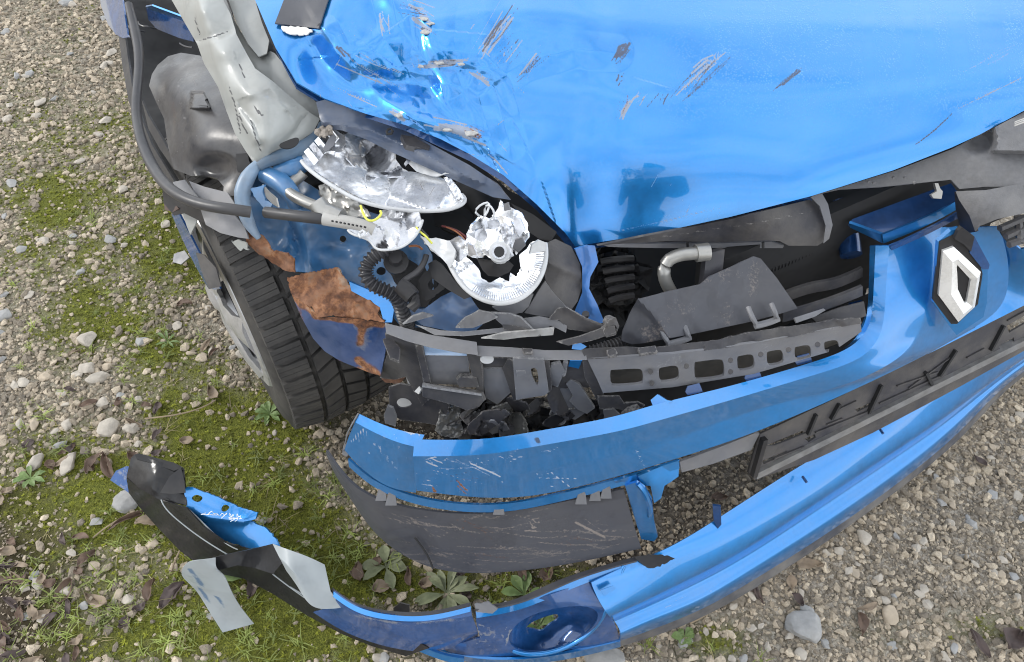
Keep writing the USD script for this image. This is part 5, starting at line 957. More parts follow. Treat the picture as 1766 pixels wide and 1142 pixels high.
put('lip_tab', lip, panel([(1229, 872), (1243, 874), (1244, 905), (1238, 912), (1231, 900)], [(1229, 872, .245), (1243, 874, .245), (1244, 905, .208), (1231, 902, .208)], th=.004, step=4), navy)
for x, y in ((1384, 822), (1516, 738)):
    put('lip_pin', lip, tube([(x, y, .204), (x + 7, y + 10, .205)], .0025, 6, n=3), navy)
# fog lamp section with its dark cup
fz = [(822, 1055, .195), (900, 1042, .195), (1000, 1003, .205), (1076, 972, .212), (1060, 1072, .14), (1066, 1106, .075), (960, 1128, .06), (850, 1138, .058), (760, 1128, .06), (640, 1080, .062), (850, 1085, .155), (960, 1050, .185), (900, 1120, .085), (760, 1100, .11), (850, 1105, .12)]
def fog_wear(u, v):
    w = np.zeros((len(u), 3)); bundle(u, v, w, 0, (800, 1085), (870, 1110), 22, 40, 1.1, strength=.8, wob=9); bundle(u, v, w, 0, (880, 1075), (860, 1115), 8, 14, 1.0, wob=4); return w
fogp = put('fog_lamp_panel', bp, panel([(820, 1056), (830, 1060), (900, 1042), (960, 1022), (1020, 1000), (1082, 974), (1070, 1010), (1045, 1050), (1062, 1080), (1070, 1104), (1010, 1122), (930, 1132), (850, 1138), (790, 1132), (760, 1118), (800, 1108), (828, 1100), (822, 1078)],
    fz, th=.003, step=4, wear=fog_wear, holes=[[(874, 1105), (884, 1082), (912, 1062), (960, 1048), (1010, 1044), (1034, 1056), (1026, 1080), (990, 1108), (940, 1124), (895, 1124)]]), navy, label='dark blue fog lamp panel of the lower lip')
put('fog_lamp_cup', fogp, panel([(868, 1106), (880, 1080), (910, 1058), (960, 1043), (1014, 1039), (1040, 1054), (1032, 1084), (994, 1114), (940, 1130), (890, 1130)], [(868, 1106, .105), (910, 1058, .145), (1014, 1039, .172), (1040, 1054, .155), (994, 1114, .085), (890, 1130, .07), (950, 1085, .075), (985, 1075, .085), (925, 1095, .068)], th=.003, step=4,
    holes=[[(905, 1084), (918, 1072), (945, 1062), (962, 1058), (964, 1068), (945, 1078), (935, 1090), (918, 1084)]]), navy)
put('fog_rim', fogp, tube([(884, 1122, .082), (930, 1128, .078), (985, 1112, .09), (1026, 1082, .125), (1046, 1050, .165), (1062, 1010, .195), (1076, 976, .214)], .004, 8), paint, smooth=60)
put('upper_edge', fogp, loft([[(820, 1050, .20), (900, 1036, .205), (1000, 995, .212), (1098, 966, .218)], [(822, 1066, .192), (900, 1050, .197), (1000, 1010, .205), (1096, 978, .212)]], 40, 3, th=.004), paint, smooth=50)
put('upper_edge_back', fogp, loft([[(822, 1044, .195), (880, 1036, .20), (960, 1002, .206), (1096, 960, .215)], [(820, 1051, .201), (900, 1037, .206), (1000, 996, .213), (1098, 967, .219)]], 30, 2, th=.003), trim_plastic)
put('torn_edge', fogp, panel([(818, 1042), (842, 1038), (858, 1050), (850, 1058), (822, 1056)], [(818, 1042, .205), (858, 1050, .207), (822, 1056, .197)], th=.003, step=4, rough=.6), grey_plastic)
put('torn_edge', fogp, panel([(1092, 960), (1120, 956), (1150, 958), (1164, 962), (1140, 976), (1120, 980), (1104, 970)], [(1092, 960, .222), (1164, 962, .222), (1120, 980, .218)], th=.004, step=4, rough=.6), black_plastic)
put('small_tab', fogp, panel([(1036, 1018), (1058, 1010), (1062, 1016), (1042, 1028)], [(1036, 1018, .212), (1058, 1010, .214), (1042, 1028, .208)], th=.004, step=4), paint)
put('front_valance', fogp, loft([[(700, 1102, .075), (780, 1128, .07), (860, 1138, .068), (960, 1130, .07), (1070, 1106, .078)], [(690, 1108, .05), (780, 1136, .045), (860, 1146, .043), (960, 1140, .045), (1070, 1116, .052)]], 50, 3, th=.004), paint, smooth=50)
# middle strip between the fog panel and the tape
ms_rows = [[(575, 1020, .175), (620, 1048, .178), (690, 1062, .185), (750, 1060, .19), (812, 1046, .20)], [(572, 1030, .165), (618, 1060, .168), (690, 1074, .175), (750, 1072, .182), (814, 1062, .19)],
           [(560, 1050, .115), (615, 1082, .12), (690, 1104, .12), (760, 1104, .13), (824, 1088, .145)], [(540, 1056, .10), (600, 1092, .095), (690, 1120, .085), (760, 1122, .085), (824, 1104, .10)]]
strip_p = put('lip_strip', bp, loft(ms_rows, 50, [3, 6, 3], th=.003, wear=lambda u, v: np.column_stack([.55 * stroke(u, v, [(600, 1060), (700, 1078), (800, 1068)], 4) + .3 * np.clip(nz(u, v, 10, 4) * 3, 0, 1), 0 * u, 0 * u])), navy, smooth=30)
put('lip_strip_top', strip_p, loft([ms_rows[0], [(a - 1, b + 9, c - .004) for a, b, c in ms_rows[0]]], 40, 2, th=.005), paint)
put('lip_strip_back', strip_p, loft([[(a - 2, b - 7, c - .006) for a, b, c in ms_rows[0]], ms_rows[0]], 40, 2, th=.003), trim_plastic)
put('lip_strip_low', strip_p, loft([[(600, 1072, .118), (680, 1096, .112), (760, 1128, .09), (800, 1136, .085)], [(598, 1080, .105), (680, 1106, .098), (760, 1138, .078), (800, 1146, .072)]], 40, 3, th=.005), paint, smooth=50)
# taped end
te = node('taped_end', bp, 'broken bumper end wrapped in black and grey tape, lying on the moss')
put('end_skin', te, panel([(190, 828), (200, 812), (218, 804), (232, 808), (226, 826), (240, 850), (222, 850)], [(190, 828, .075), (226, 806, .095), (240, 850, .075)], th=.004, step=4, wear=lambda u, v: np.column_stack([np.clip(.4 + nz(u, v, 8, 3), 0, .6), 0 * u, 0 * u])), navy)
put('end_inner', te, panel([(316, 842), (330, 840), (372, 856), (410, 874), (444, 884), (440, 896), (430, 898), (460, 912), (476, 930), (482, 944), (462, 942), (430, 946), (380, 930), (340, 894), (320, 872)],
    [(316, 842, .15), (444, 884, .15), (482, 944, .14), (380, 930, .095), (320, 872, .13), (410, 900, .125)], th=.003, step=4, rough=.5, holes=[[(328, 860), (338, 852), (352, 858), (342, 868)], [(380, 880), (386, 869), (398, 874), (388, 884)]], disp=lambda u, v: ridge(u, v, [(318, 876), (360, 892), (420, 900)], 6, .006)), paint, label='torn blue inner edge with two square holes')
for q in range(16):
    x = cr.uniform(345, 415); y = 882 + (x - 345) * .22 + cr.gauss(0, 3)
    put('torn_fibre', te, tube([(x, y, .148), (x + cr.gauss(2, 5), y + cr.uniform(-6, 3), .155), (x + cr.gauss(5, 7), y + cr.uniform(-3, 8), .146)], .0006, 5, n=5), white_fray)
put('tape_band', te, panel([(226, 790), (232, 784), (268, 794), (302, 806), (318, 808), (320, 838), (322, 872), (300, 868), (278, 864), (240, 842), (218, 822)], [(226, 790, .14), (318, 808, .155), (322, 872, .135), (278, 864, .125), (218, 822, .115), (270, 825, .155)], th=.002, step=4, disp=lambda u, v: nz(u, v, 22, 3) * .010), tape_black)
put('tape_flap', te, panel([(292, 822), (312, 806), (318, 830), (320, 850), (296, 852), (276, 850), (284, 836)], [(292, 822, .168), (314, 808, .175), (320, 850, .158), (276, 850, .152)], th=.001, step=4), black_plastic)
put('tape_edge_back', te, panel([(232, 784), (240, 782), (300, 798), (316, 806), (300, 812), (268, 800), (236, 792)], [(232, 784, .155), (316, 806, .165), (268, 800, .16)], th=.002, step=4), void_black)
bandh = [(222, 826, .115), (278, 864, .125), (330, 900, .115), (400, 946, .115), (470, 968, .125), (540, 1000, .135), (585, 1040, .14), (240, 872, .06), (330, 950, .045), (420, 990, .045), (520, 1050, .045), (600, 1090, .05), (680, 1120, .06), (640, 1072, .10), (430, 960, .10)]
put('tape_wrap', te, panel([(218, 824), (240, 842), (280, 864), (322, 876), (350, 908), (390, 936), (430, 948), (480, 964), (540, 996), (585, 1030), (640, 1066), (700, 1096), (740, 1118), (700, 1132), (640, 1114), (590, 1094), (530, 1062), (470, 1024), (420, 998), (360, 986), (310, 950), (270, 908), (240, 874), (222, 850)],
    bandh, th=.002, step=5, disp=lambda u, v: nz(u, v, 50, 4) * .006, wear=lambda u, v: np.column_stack([.0 * u + .6 * stroke(u, v, [(590, 1048), (640, 1084), (700, 1110)], 5) * (nz(u, v, 12, 3) > -.05), 0 * u, 0 * u])), tape_black)
for pts in ([(278, 862, .135), (284, 874, .133), (310, 900, .12), (350, 930, .115), (395, 958, .112)], [(320, 874, .14), (340, 892, .128), (380, 930, .12), (410, 948, .122)], [(500, 1012, .128), (560, 1050, .105), (620, 1086, .085), (690, 1112, .07)], [(470, 990, .13), (530, 1034, .11), (600, 1078, .085)]):
    put('tape_seam', te, tube(pts, .0011, 5), tape_grey)
put('tape_fold', te, panel([(368, 962), (392, 956), (430, 948), (470, 938), (480, 944), (488, 970), (470, 990), (440, 980), (410, 975), (376, 984), (366, 976)], [(368, 962, .15), (470, 938, .185), (488, 970, .175), (440, 980, .14), (370, 976, .135), (420, 965, .135)], th=.001, step=4), tape_black)
def tape(name, rows, lab, **k):
    put(name, te, loft(rows, k.pop('n', 30), k.pop('sub', 8), th=.0012, smoothx=False, **k), tape_grey, smooth=60, label=lab)
tape('tape_tail', [[(372, 962, .172), (345, 966, .178), (322, 972, .165), (313, 990, .13), (332, 1012, .085), (355, 1045, .05), (384, 1091, .012)], [(372, 984, .155), (385, 992, .14), (392, 1004, .12), (400, 1022, .09), (414, 1046, .055), (438, 1076, .014)]], 'grey tape tail curling down to the moss', sub=6,
     wear=lambda u, v: np.column_stack([0 * u, 0 * u, .8 * stroke(u, v, [(330, 985), (345, 1010), (358, 1040)], 7) + .8 * stroke(u, v, [(374, 1030), (384, 1050)], 4)]))
tape('tape_wing', [[(470, 938, .195), (492, 946, .21), (530, 960, .21), (560, 974, .20)], [(482, 962, .20), (505, 985, .205), (530, 1005, .19), (570, 1020, .178)], [(494, 985, .185), (515, 1015, .18), (540, 1046, .165), (590, 1048, .155)]], 'grey tape flap folded over the black wrap')

# ================================================================== loose bumper moulding
tr = thing('bumper_moulding', at(830, 930, 0), 'scraped dark grey bumper moulding hanging loose below the blue cover', 'moulding')
def tr_wear(u, v):
    w = np.zeros((len(u), 3))
    for _ in range(150):
        a = np.array([hr.uniform(650, 1020), hr.uniform(885, 980)]); d = np.array([hr.uniform(30, 110), hr.gauss(-2, 7) + (a[0] < 760) * 14]); q = [a, a + d * .5 + [0, hr.gauss(2, 3)], a + d]
        w[:, 0] = np.maximum(w[:, 0], hr.uniform(.25, .55) * stroke(u, v, q, hr.uniform(1.2, 3)))
    for p0, p1, n in (((780, 890), (860, 930), 14), ((950, 920), (1020, 945), 10), ((800, 940), (900, 960), 10)): bundle(u, v, w, 1, p0, p1, n, 26, 1.6, strength=.55)
    for p0, p1, n in (((905, 905), (930, 912), 7), ((980, 885), (1060, 930), 3)): bundle(u, v, w, 0, p0, p1, n, 16, 1.6, wob=5)
    return w
T0 = [(562, 778, .40), (586, 812, .378), (622, 846, .362), (680, 870, .352), (760, 884, .348), (860, 884, .350), (960, 868, .358), (1075, 844, .366)]
T1 = [(563, 785, .385), (588, 822, .362), (624, 858, .345), (682, 884, .336), (762, 898, .332), (862, 897, .334), (962, 880, .343), (1080, 858, .352)]
T2 = [(572, 806, .35), (600, 850, .31), (640, 896, .29), (698, 930, .275), (770, 948, .268), (870, 946, .268), (975, 928, .275), (1092, 902, .29)]
T3 = [(580, 822, .325), (612, 872, .272), (652, 924, .245), (716, 968, .215), (790, 987, .20), (890, 985, .195), (990, 971, .200), (1106, 946, .215)]
def tr_disp(u, v):
    d = ((u - 672) * .75 + (v - 900) * .66) / 30; e = (-(u - 672) * .3 + (v - 938) * .95) / 26
    return -.009 * np.exp(-(((u - 695) / 36) ** 2 + ((v - 938) / 20) ** 2) ** 2) + nz(u, v, 120, 2) * .004
put('moulding_skin', tr, loft([T0, T1, T2, T3], 280, [4, 20, 20], th=.004, wear=tr_wear, disp=tr_disp), trim_plastic, smooth=40)
for x, y, z in ((655, 842, .375), (672, 850, .372), (858, 866, .37), (1000, 848, .375), (1024, 842, .375), (1043, 838, .377)):
    put('moulding_clip', tr, panel([(x - 8, y + 22), (x - 2, y), (x + 6, y - 3), (x + 10, y + 4), (x + 12, y + 22)], [(x - 8, y + 22, z - .012), (x + 6, y - 3, z + .004), (x + 12, y + 22, z - .012)], th=.004, step=4), grey_plastic)
put('moulding_crack', tr, tube([(716, 928, .285), (732, 950, .262), (742, 968, .24), (746, 980, .225)], .0016, 6), void_black)

# ================================================================== plastic fragments in the gap
GR = 'broken plastic fragments caught between the crash bar and bumper'
def frag(o, h, mat, label, th=.003, **k):
    c = np.mean([q[:2] for q in o], 0); zc = np.mean([q[2] for q in h])
    t = put('plastic_fragment', None, panel(o, h, th=th, step=k.pop('step', 3.5), edge=.5, **k), mat, base=at(c[0], c[1], zc))
    tag(t, label, 'fragment', GR)
frag([(670, 668), (690, 662), (724, 668), (760, 682), (775, 700), (765, 735), (720, 728), (690, 724), (672, 712)], [(670, 668, .455), (760, 682, .45), (765, 735, .40), (690, 724, .40)], dark_plastic, 'dark bracket fragment with an oval white hole beside the front tyre', holes=[[(682, 695), (690, 686), (704, 688), (712, 698), (700, 704), (688, 704)]])
frag([(680, 694), (692, 684), (706, 686), (714, 698), (702, 706), (688, 706)], [(680, 694, .412), (714, 698, .412), (688, 706, .405)], white_plastic, 'white plastic scrap showing through the oval hole of a dark bracket', smooth=2)
frag([(662, 716), (668, 700), (678, 704), (684, 720), (682, 736), (664, 730)], [(662, 716, .42), (684, 720, .42), (664, 730, .40)], grey_plastic, 'small pale scrap below the bracket beside the tyre')
frag([(700, 650), (712, 645), (726, 672), (722, 680), (706, 670)], [(700, 650, .46), (726, 672, .465), (706, 670, .45)], white_plastic, 'narrow white scrap above the oval-holed bracket')
frag([(762, 700), (775, 690), (795, 695), (792, 720), (800, 745), (790, 756), (762, 752), (750, 742)], [(762, 700, .43), (795, 695, .43), (790, 756, .39), (750, 742, .40)], look('smoky_plastic', (.065, .064, .06), .25, var=.4, vscale=50, dust=.25, coat=.5), 'smoky translucent torn sheet left of the crumpled pile', disp=lambda u, v: nz(u, v, 12, 4) * .014, rough=.6)
frag([(942, 672), (965, 666), (985, 672), (1000, 700), (1010, 712), (992, 724), (970, 718), (952, 706)], [(942, 672, .46), (985, 672, .463), (1010, 712, .42), (970, 718, .415), (952, 706, .43)], grey_plastic, 'large curved mid-grey fragment leaning above the blue bumper edge', disp=lambda u, v: ridge(u, v, [(965, 666), (975, 690), (985, 720)], 8, .006))
frag([(976, 662), (984, 655), (1000, 664), (1010, 680), (1026, 704), (1012, 714), (996, 706), (982, 692), (988, 682)], [(976, 662, .485), (1000, 664, .485), (1026, 704, .445), (996, 706, .44)], grey_plastic, 'pointed grey fragment resting on the large curved fragment', th=.005)
frag([(1030, 684), (1068, 684), (1076, 696), (1100, 694), (1112, 700), (1090, 712), (1060, 704), (1034, 706)], [(1030, 684, .475), (1112, 700, .462), (1034, 706, .45)], dark_plastic, 'dark stepped fragment beneath the first square hole')
frag([(1040, 708), (1058, 706), (1076, 722), (1064, 732), (1044, 728)], [(1040, 708, .44), (1076, 722, .435), (1044, 728, .42)], grey_plastic, 'small grey flake under the dark stepped fragment')
frag([(1074, 722), (1086, 712), (1102, 706), (1112, 712), (1104, 722), (1086, 728)], [(1074, 722, .445), (1112, 712, .45), (1086, 728, .43)], dark_plastic, 'ribbed dark lug touching the blue bumper edge', th=.01)
frag([(695, 560), (712, 546), (730, 540), (748, 545)], [(695, 560, .60), (730, 540, .61), (748, 545, .60)], grey_plastic, 'thin pale splinter beside the corrugated hose')
frag([(716, 560), (760, 570), (800, 572), (860, 566), (900, 562), (905, 568), (860, 574), (800, 580), (750, 578)], [(716, 560, .598), (860, 566, .60), (905, 568, .60), (750, 578, .59)], grey_plastic, 'long thin pale splinter lying along the crash bar flange')
frag([(786, 566), (802, 548), (826, 536), (846, 540), (858, 548), (840, 556), (815, 566)], [(786, 566, .602), (826, 536, .625), (858, 548, .62), (815, 566, .60)], grey_plastic, 'leftmost flat grey shard on top of the crash bar', disp=lambda u, v: nz(u, v, 20, 3) * .006)
frag([(846, 540), (880, 542), (898, 548), (926, 576), (900, 572), (868, 562), (856, 552)], [(846, 540, .622), (898, 548, .62), (926, 576, .598), (868, 562, .602)], grey_plastic, 'triangular grey shard with a raised ridge, second on the crash bar')
frag([(866, 556), (890, 562), (930, 574), (934, 580), (900, 574), (868, 568)], [(866, 556, .606), (934, 578, .602), (868, 568, .60)], dark_plastic, 'dark sliver under the triangular shard')
frag([(898, 550), (930, 546), (960, 552), (978, 562), (976, 574), (960, 566), (948, 562), (942, 574), (922, 568)], [(898, 550, .61), (960, 552, .612), (976, 574, .60), (922, 568, .60)], grey_plastic, 'jagged grey shard behind the triangular one')
frag([(946, 552), (962, 532), (976, 530), (1000, 544), (1042, 560), (1050, 572), (1010, 572), (980, 568), (964, 552)], [(946, 552, .615), (976, 530, .63), (1050, 570, .60), (980, 568, .602)], dark_plastic, 'folded dark shard reaching towards the blue bracket', disp=lambda u, v: ridge(u, v, [(976, 532), (1010, 552), (1046, 566)], 5, .005))
frag([(830, 584), (870, 574), (920, 570), (956, 566), (954, 578), (900, 582), (870, 586)], [(830, 584, .602), (956, 566, .61), (870, 586, .598)], look('streaked_pale_plastic', (.22, .22, .22), .4, var=.5, vscale=30, dust=.3), 'streaked pale strip lying across the crash bar')
frag([(960, 590), (1000, 580), (1040, 566), (1060, 562), (1062, 574), (1020, 588), (980, 596)], [(960, 590, .60), (1040, 566, .612), (1062, 574, .605), (980, 596, .595)], dark_plastic, 'long dark strip ending at the air duct')
frag([(1040, 572), (1050, 552), (1062, 548), (1068, 562), (1062, 578), (1046, 582)], [(1040, 572, .61), (1062, 548, .62), (1046, 582, .60)], dark_plastic, 'lumpy dark bracket end beside the air duct', th=.01, disp=lambda u, v: nz(u, v, 8, 3) * .01)
t = put('plastic_fragment', None, panel([(770, 690), (830, 684), (900, 690), (950, 684), (1030, 690), (1105, 700), (1090, 716), (1000, 738), (930, 748), (840, 764), (770, 764), (752, 740)], [(770, 690, .40), (950, 690, .40), (1105, 700, .42), (930, 748, .35), (770, 764, .35)], th=.003, step=4, rough=.8, disp=(lambda F_: lambda u, v: F_(u, v) + nz(u, v, 20, 3) * .02)(facet(24, .012, 31))), black_plastic, base=at(930, 720, .38))
tag(t, 'large crumpled black sheet under the pile of torn plastic', 'fragment')
# crumpled dark pile
pr = random.Random(77)
for q in range(40):
    u0, v0 = pr.uniform(775, 1010), pr.uniform(690, 752)
    if v0 > 752 - max(0, u0 - 830) * .19: continue
    s = pr.uniform(20, 44); z0 = .39 + .055 * pr.random(); an = pr.uniform(0, 6.28); sq_ = pr.uniform(.3, .7); ro = pr.uniform(0, 3.1)
    o = []
    for a in np.linspace(0, 6.28, pr.randint(5, 8))[:-1]:
        x, y = s * math.cos(a) * pr.uniform(.7, 1.2), s * sq_ * math.sin(a) * pr.uniform(.7, 1.2); o.append((u0 + x * math.cos(ro) - y * math.sin(ro), min(v0 + (x * math.sin(ro) + y * math.cos(ro)) * .8, 768 - max(0, u0 - 830) * .17)))
    h = [(o[0][0], o[0][1], z0 + pr.uniform(-.03, .03)), (o[2][0], o[2][1], z0 + pr.uniform(-.03, .03)), (o[4 % len(o)][0], o[4 % len(o)][1], z0 + pr.uniform(-.03, .03))]
    A = np.array([[*h[0][:2], 1], [*h[1][:2], 1], [*h[2][:2], 1]])
    if abs(np.linalg.det(A)) < 150: continue
    SEED[0] += 1; sd = SEED[0]
    m = panel(o, h, th=.0025, step=3.5, edge=.42, disp=(lambda F_: lambda u, v: F_(u, v) + nz(u, v, 40, sd) * .012)(facet(22, .004, sd)), rough=.3)
    t = put('pile_fragment', None, m, pr.choice([dark_plastic, black_plastic, grey_plastic, dark_plastic, UsdShade.Material.Get(stage, '/World/Looks/smoky_plastic')]), base=at(u0, v0, z0))
    tag(t, 'torn black plastic piece in the crumpled pile behind the blue bumper edge', 'fragment', 'crumpled pile of torn black plastic behind the bumper edge')
# ================================================================== the rest of the car's front, to the side of the view
LX, FX, C0 = np.array([math.cos(math.radians(24)), math.sin(math.radians(24)), 0]), np.array([math.sin(math.radians(24)), -math.cos(math.radians(24)), 0]), np.array([.608, .756, 0])
def cp(s, back, z): return C0 + LX * s - FX * back + np.array([0, 0, z])
def ruled(A_, B_, n=40, k=8, th=.004, bulge=0.0):
    A_, B_ = crom(np.asarray(A_, float), n), crom(np.asarray(B_, float), n); t = np.linspace(0, 1, k)[:, None, None]
    P = A_[None] * (1 - t) + B_[None] * t; P[..., 2] += bulge * np.sin(np.pi * t[..., 0]); i = np.arange(n * k).reshape(k, n)
    f = np.vstack([np.stack([i[:-1, :-1].ravel(), i[:-1, 1:].ravel(), i[1:, 1:].ravel()], 1), np.stack([i[:-1, :-1].ravel(), i[1:, 1:].ravel(), i[1:, :-1].ravel()], 1)])
    m = M(P.reshape(-1, 3), f)
    if face_n(m.v, f)[:, 2].mean() < 0: m.f = f[:, ::-1]
    return solid(m, th)
edge_pts = [(1899, 119), (1899, 15), (1899, -89), (1600, -89), (1160, -89), (800, -89), (431, -89)]
EA = [at(u, v, hood_z(u, v)[0]) for u, v in edge_pts]; EB = [cp(.74, .20, .745), cp(.77, .60, .82), cp(.76, 1.05, .90), cp(.45, 1.10, .94), cp(0, 1.12, .95), cp(-.35, 1.10, .94), cp(-.70, 1.06, .89)]
put('bonnet_skin', hood, ruled(EA, EB, 60, 10), paint, smooth=True)
put('windscreen', car, ruled([cp(.72, 1.12, .93), cp(0, 1.18, .97), cp(-.66, 1.12, .92)], [cp(.58, 1.62, 1.36), cp(0, 1.70, 1.40), cp(-.55, 1.62, 1.36)], 30, 6), look('dark_glass', (.012, .014, .016), .06, wear=False, coat=1.0), smooth=True)
put('roof', car, ruled([cp(.58, 1.63, 1.365), cp(0, 1.71, 1.405), cp(-.55, 1.63, 1.365)], [cp(.56, 2.9, 1.38), cp(0, 2.9, 1.43), cp(-.53, 2.9, 1.38)], 30, 6), paint, smooth=True)
put('wing_panel', car, ruled([cp(.75, .22, .74), cp(.79, .6, .81), cp(.78, 1.05, .89)], [cp(.84, .24, .44), cp(.87, .6, .60), cp(.87, 1.1, .45)], 30, 6), paint, smooth=True)
put('bumper_side', cover, ruled([at(1879, 425, .565), cp(.55, .10, .53), cp(.76, .22, .52), cp(.85, .42, .52)], [at(1879, 470, .516), cp(.56, .06, .36), cp(.78, .18, .36), cp(.87, .42, .36)], 30, 6), paint, smooth=True)
# ================================================================== ground
gr = np.random.default_rng(4)
def blobs(u, v, L): return sum(a * np.exp(-(((u - x) / sx) ** 2 + ((v - y) / sy) ** 2)) for x, y, sx, sy, a in L)
def moss_at(x, y):
    q = pix(np.stack([x, y, 0 * x], -1)); u, v = q[..., 0], q[..., 1]
    m = blobs(u, v, [(330, 300, 90, 60, .55), (180, 380, 160, 90, .45), (60, 480, 90, 60, .4), (250, 600, 110, 60, .8), (120, 560, 120, 60, .35), (420, 720, 130, 90, 1.0), (330, 860, 160, 120, .9), (150, 850, 160, 110, .75), (520, 920, 160, 90, .9), (600, 1000, 120, 60, .7), (560, 1120, 130, 50, .95),
                     (250, 1080, 160, 80, .7), (450, 1080, 120, 60, .95), (750, 1010, 120, 40, .75), (930, 1000, 90, 40, .5), (1230, 1110, 55, 28, .7), (1700, 1085, 40, 22, .4), (1650, 1080, 300, 40, .15), (60, 150, 200, 200, .22), (200, 230, 120, 60, .35), (60, 330, 100, 60, .35), (330, 420, 60, 60, .45), (180, 490, 140, 50, .4), (300, 150, 60, 80, .3), (300, 440, 60, 60, .4)])
    n = meshkit.fbm(np.stack([x * 9, y * 9, 0 * x], -1), 4, 3); n2 = meshkit.fbm(np.stack([x * 30, y * 30, 0 * x], -1), 3, 9)
    return np.clip(m * 1.15 + (n - .5) * 1.5 * np.clip(m * 2, 0, 1) + (n2 - .5) * .8 * np.clip(m * 2, 0, 1), 0, 1)
def soil_at(x, y):
    q = pix(np.stack([x, y, 0 * x], -1)); u, v = q[..., 0], q[..., 1]
    s = blobs(u, v, [(40, 1000, 110, 170, 1.0), (100, 1120, 140, 60, .6), (900, 1000, 200, 50, .6), (700, 760, 120, 60, .9), (1150, 870, 150, 90, .35), (1050, 960, 150, 60, .5), (30, 870, 70, 60, .6), (1000, 800, 300, 120, .3)])
    n = meshkit.fbm(np.stack([x * 7, y * 7, 0 * x + 4], -1), 4, 6)
    return np.clip(s + (n - .5) * .5 * np.clip(s * 3, 0, 1), 0, 1)
def ground_z(x, y): return (meshkit.fbm(np.stack([x * 3.2, y * 3.2, 0 * x], -1), 3, 1) - .5) * .022 - .004 + (meshkit.fbm(np.stack([x * 22, y * 22, 0 * x], -1), 3, 2) - .5) * .008
xs = np.r_[-60, -25, -12, -6, np.arange(-2.9, 2.3, .016), 6, 12, 25, 60]; ys = np.r_[-60, -25, -12, -5, -1, np.arange(-.1, 4.1, .016), 6, 12, 25, 60]
X, Y = np.meshgrid(xs, ys); Z = ground_z(X, Y); Z = np.where((np.abs(X) > 5) | (Y > 5) | (Y < -.5), -.006, Z)
gi = np.arange(X.size).reshape(X.shape); a, b, c, d = gi[:-1, :-1].ravel(), gi[:-1, 1:].ravel(), gi[1:, 1:].ravel(), gi[1:, :-1].ravel()
gm = M(np.stack([X, Y, Z], -1).reshape(-1, 3), np.vstack([np.stack([a, b, c], 1), np.stack([a, c, d], 1)]), None, np.zeros((X.size, 2)))
gm.w = np.column_stack([moss_at(X, Y).ravel(), soil_at(X, Y).ravel(), 0 * X.ravel()])
gmat = usdkit.material(stage, '/World/Looks/gravel_ground', {
    'g': ('geometry', {}), 'at': ('attribute', {'attribute': 'wear'}), 'sp': ('separate_color', {}),
    'v': ('voronoi_texture', {'scale': 170.0}), 'v2': ('voronoi_texture', {'scale': 170.0, 'feature': 'distance_to_edge'}), 'n': ('noise_texture', {'scale': 40.0, 'detail': 8.0, 'roughness': .7}), 'nm': ('noise_texture', {'scale': 350.0, 'detail': 5.0}),
    'sep': ('separate_color', {}), 'cr': ('rgb_ramp', {'ramp': [(0.0, (.20, .17, .13)), (.5, (.33, .29, .235)), (1.0, (.45, .41, .35))]}),
    'nr': ('rgb_ramp', {'ramp': [(.35, (.45,) * 3), (.65, (1.15,) * 3)]}), 'mul': ('mix_color', {'blend_type': 'multiply', 'fac': 1.0, 'use_clamp': False}),
    'soil': ('rgb_ramp', {'ramp': [(.3, (.022, .016, .011)), (.7, (.075, .055, .04))]}), 'ms': ('mix_color', {}),
    'moss': ('rgb_ramp', {'ramp': [(.3, (.045, .055, .006)), (.5, (.095, .105, .016)), (.72, (.20, .21, .035))]}), 'mm': ('mix_color', {}),
    'gap': ('map_range', {'from_min': 0.0, 'from_max': .12, 'to_min': .75, 'to_max': 1.0, 'clamp': True}), 'mg': ('mix_color', {'blend_type': 'multiply', 'fac': 1.0, 'use_clamp': False}),
    'bmp': ('bump', {'strength': .6, 'distance': .003}), 'bm2': ('bump', {'strength': 1.0, 'distance': .004}), 'p': ('principled_bsdf', {'roughness': .9, 'specular_ior_level': .2})},
    [('g.position', 'v.vector'), ('g.position', 'v2.vector'), ('g.position', 'n.vector'), ('g.position', 'nm.vector'), ('at.color', 'sp.color'), ('v.color', 'sep.color'), ('sep.r', 'cr.fac'), ('n.fac', 'nr.fac'), ('cr.color', 'mul.a'), ('nr.color', 'mul.b'),
     ('v2.distance', 'gap.value'), ('mul.result', 'mg.a'), ('gap.result', 'mg.b'), ('n.fac', 'soil.fac'), ('sp.g', 'ms.fac'), ('mg.result', 'ms.a'), ('soil.color', 'ms.b'), ('nm.fac', 'moss.fac'), ('sp.r', 'mm.fac'), ('ms.result', 'mm.a'), ('moss.color', 'mm.b'),
     ('v2.distance', 'bmp.height'), ('nm.fac', 'bm2.height'), ('bmp.normal', 'bm2.normal'), ('bm2.normal', 'p.normal'), ('mm.result', 'p.base_color')], surface='p.BSDF')
tag(put('ground', None, gm, gmat, smooth=True), kind='structure')

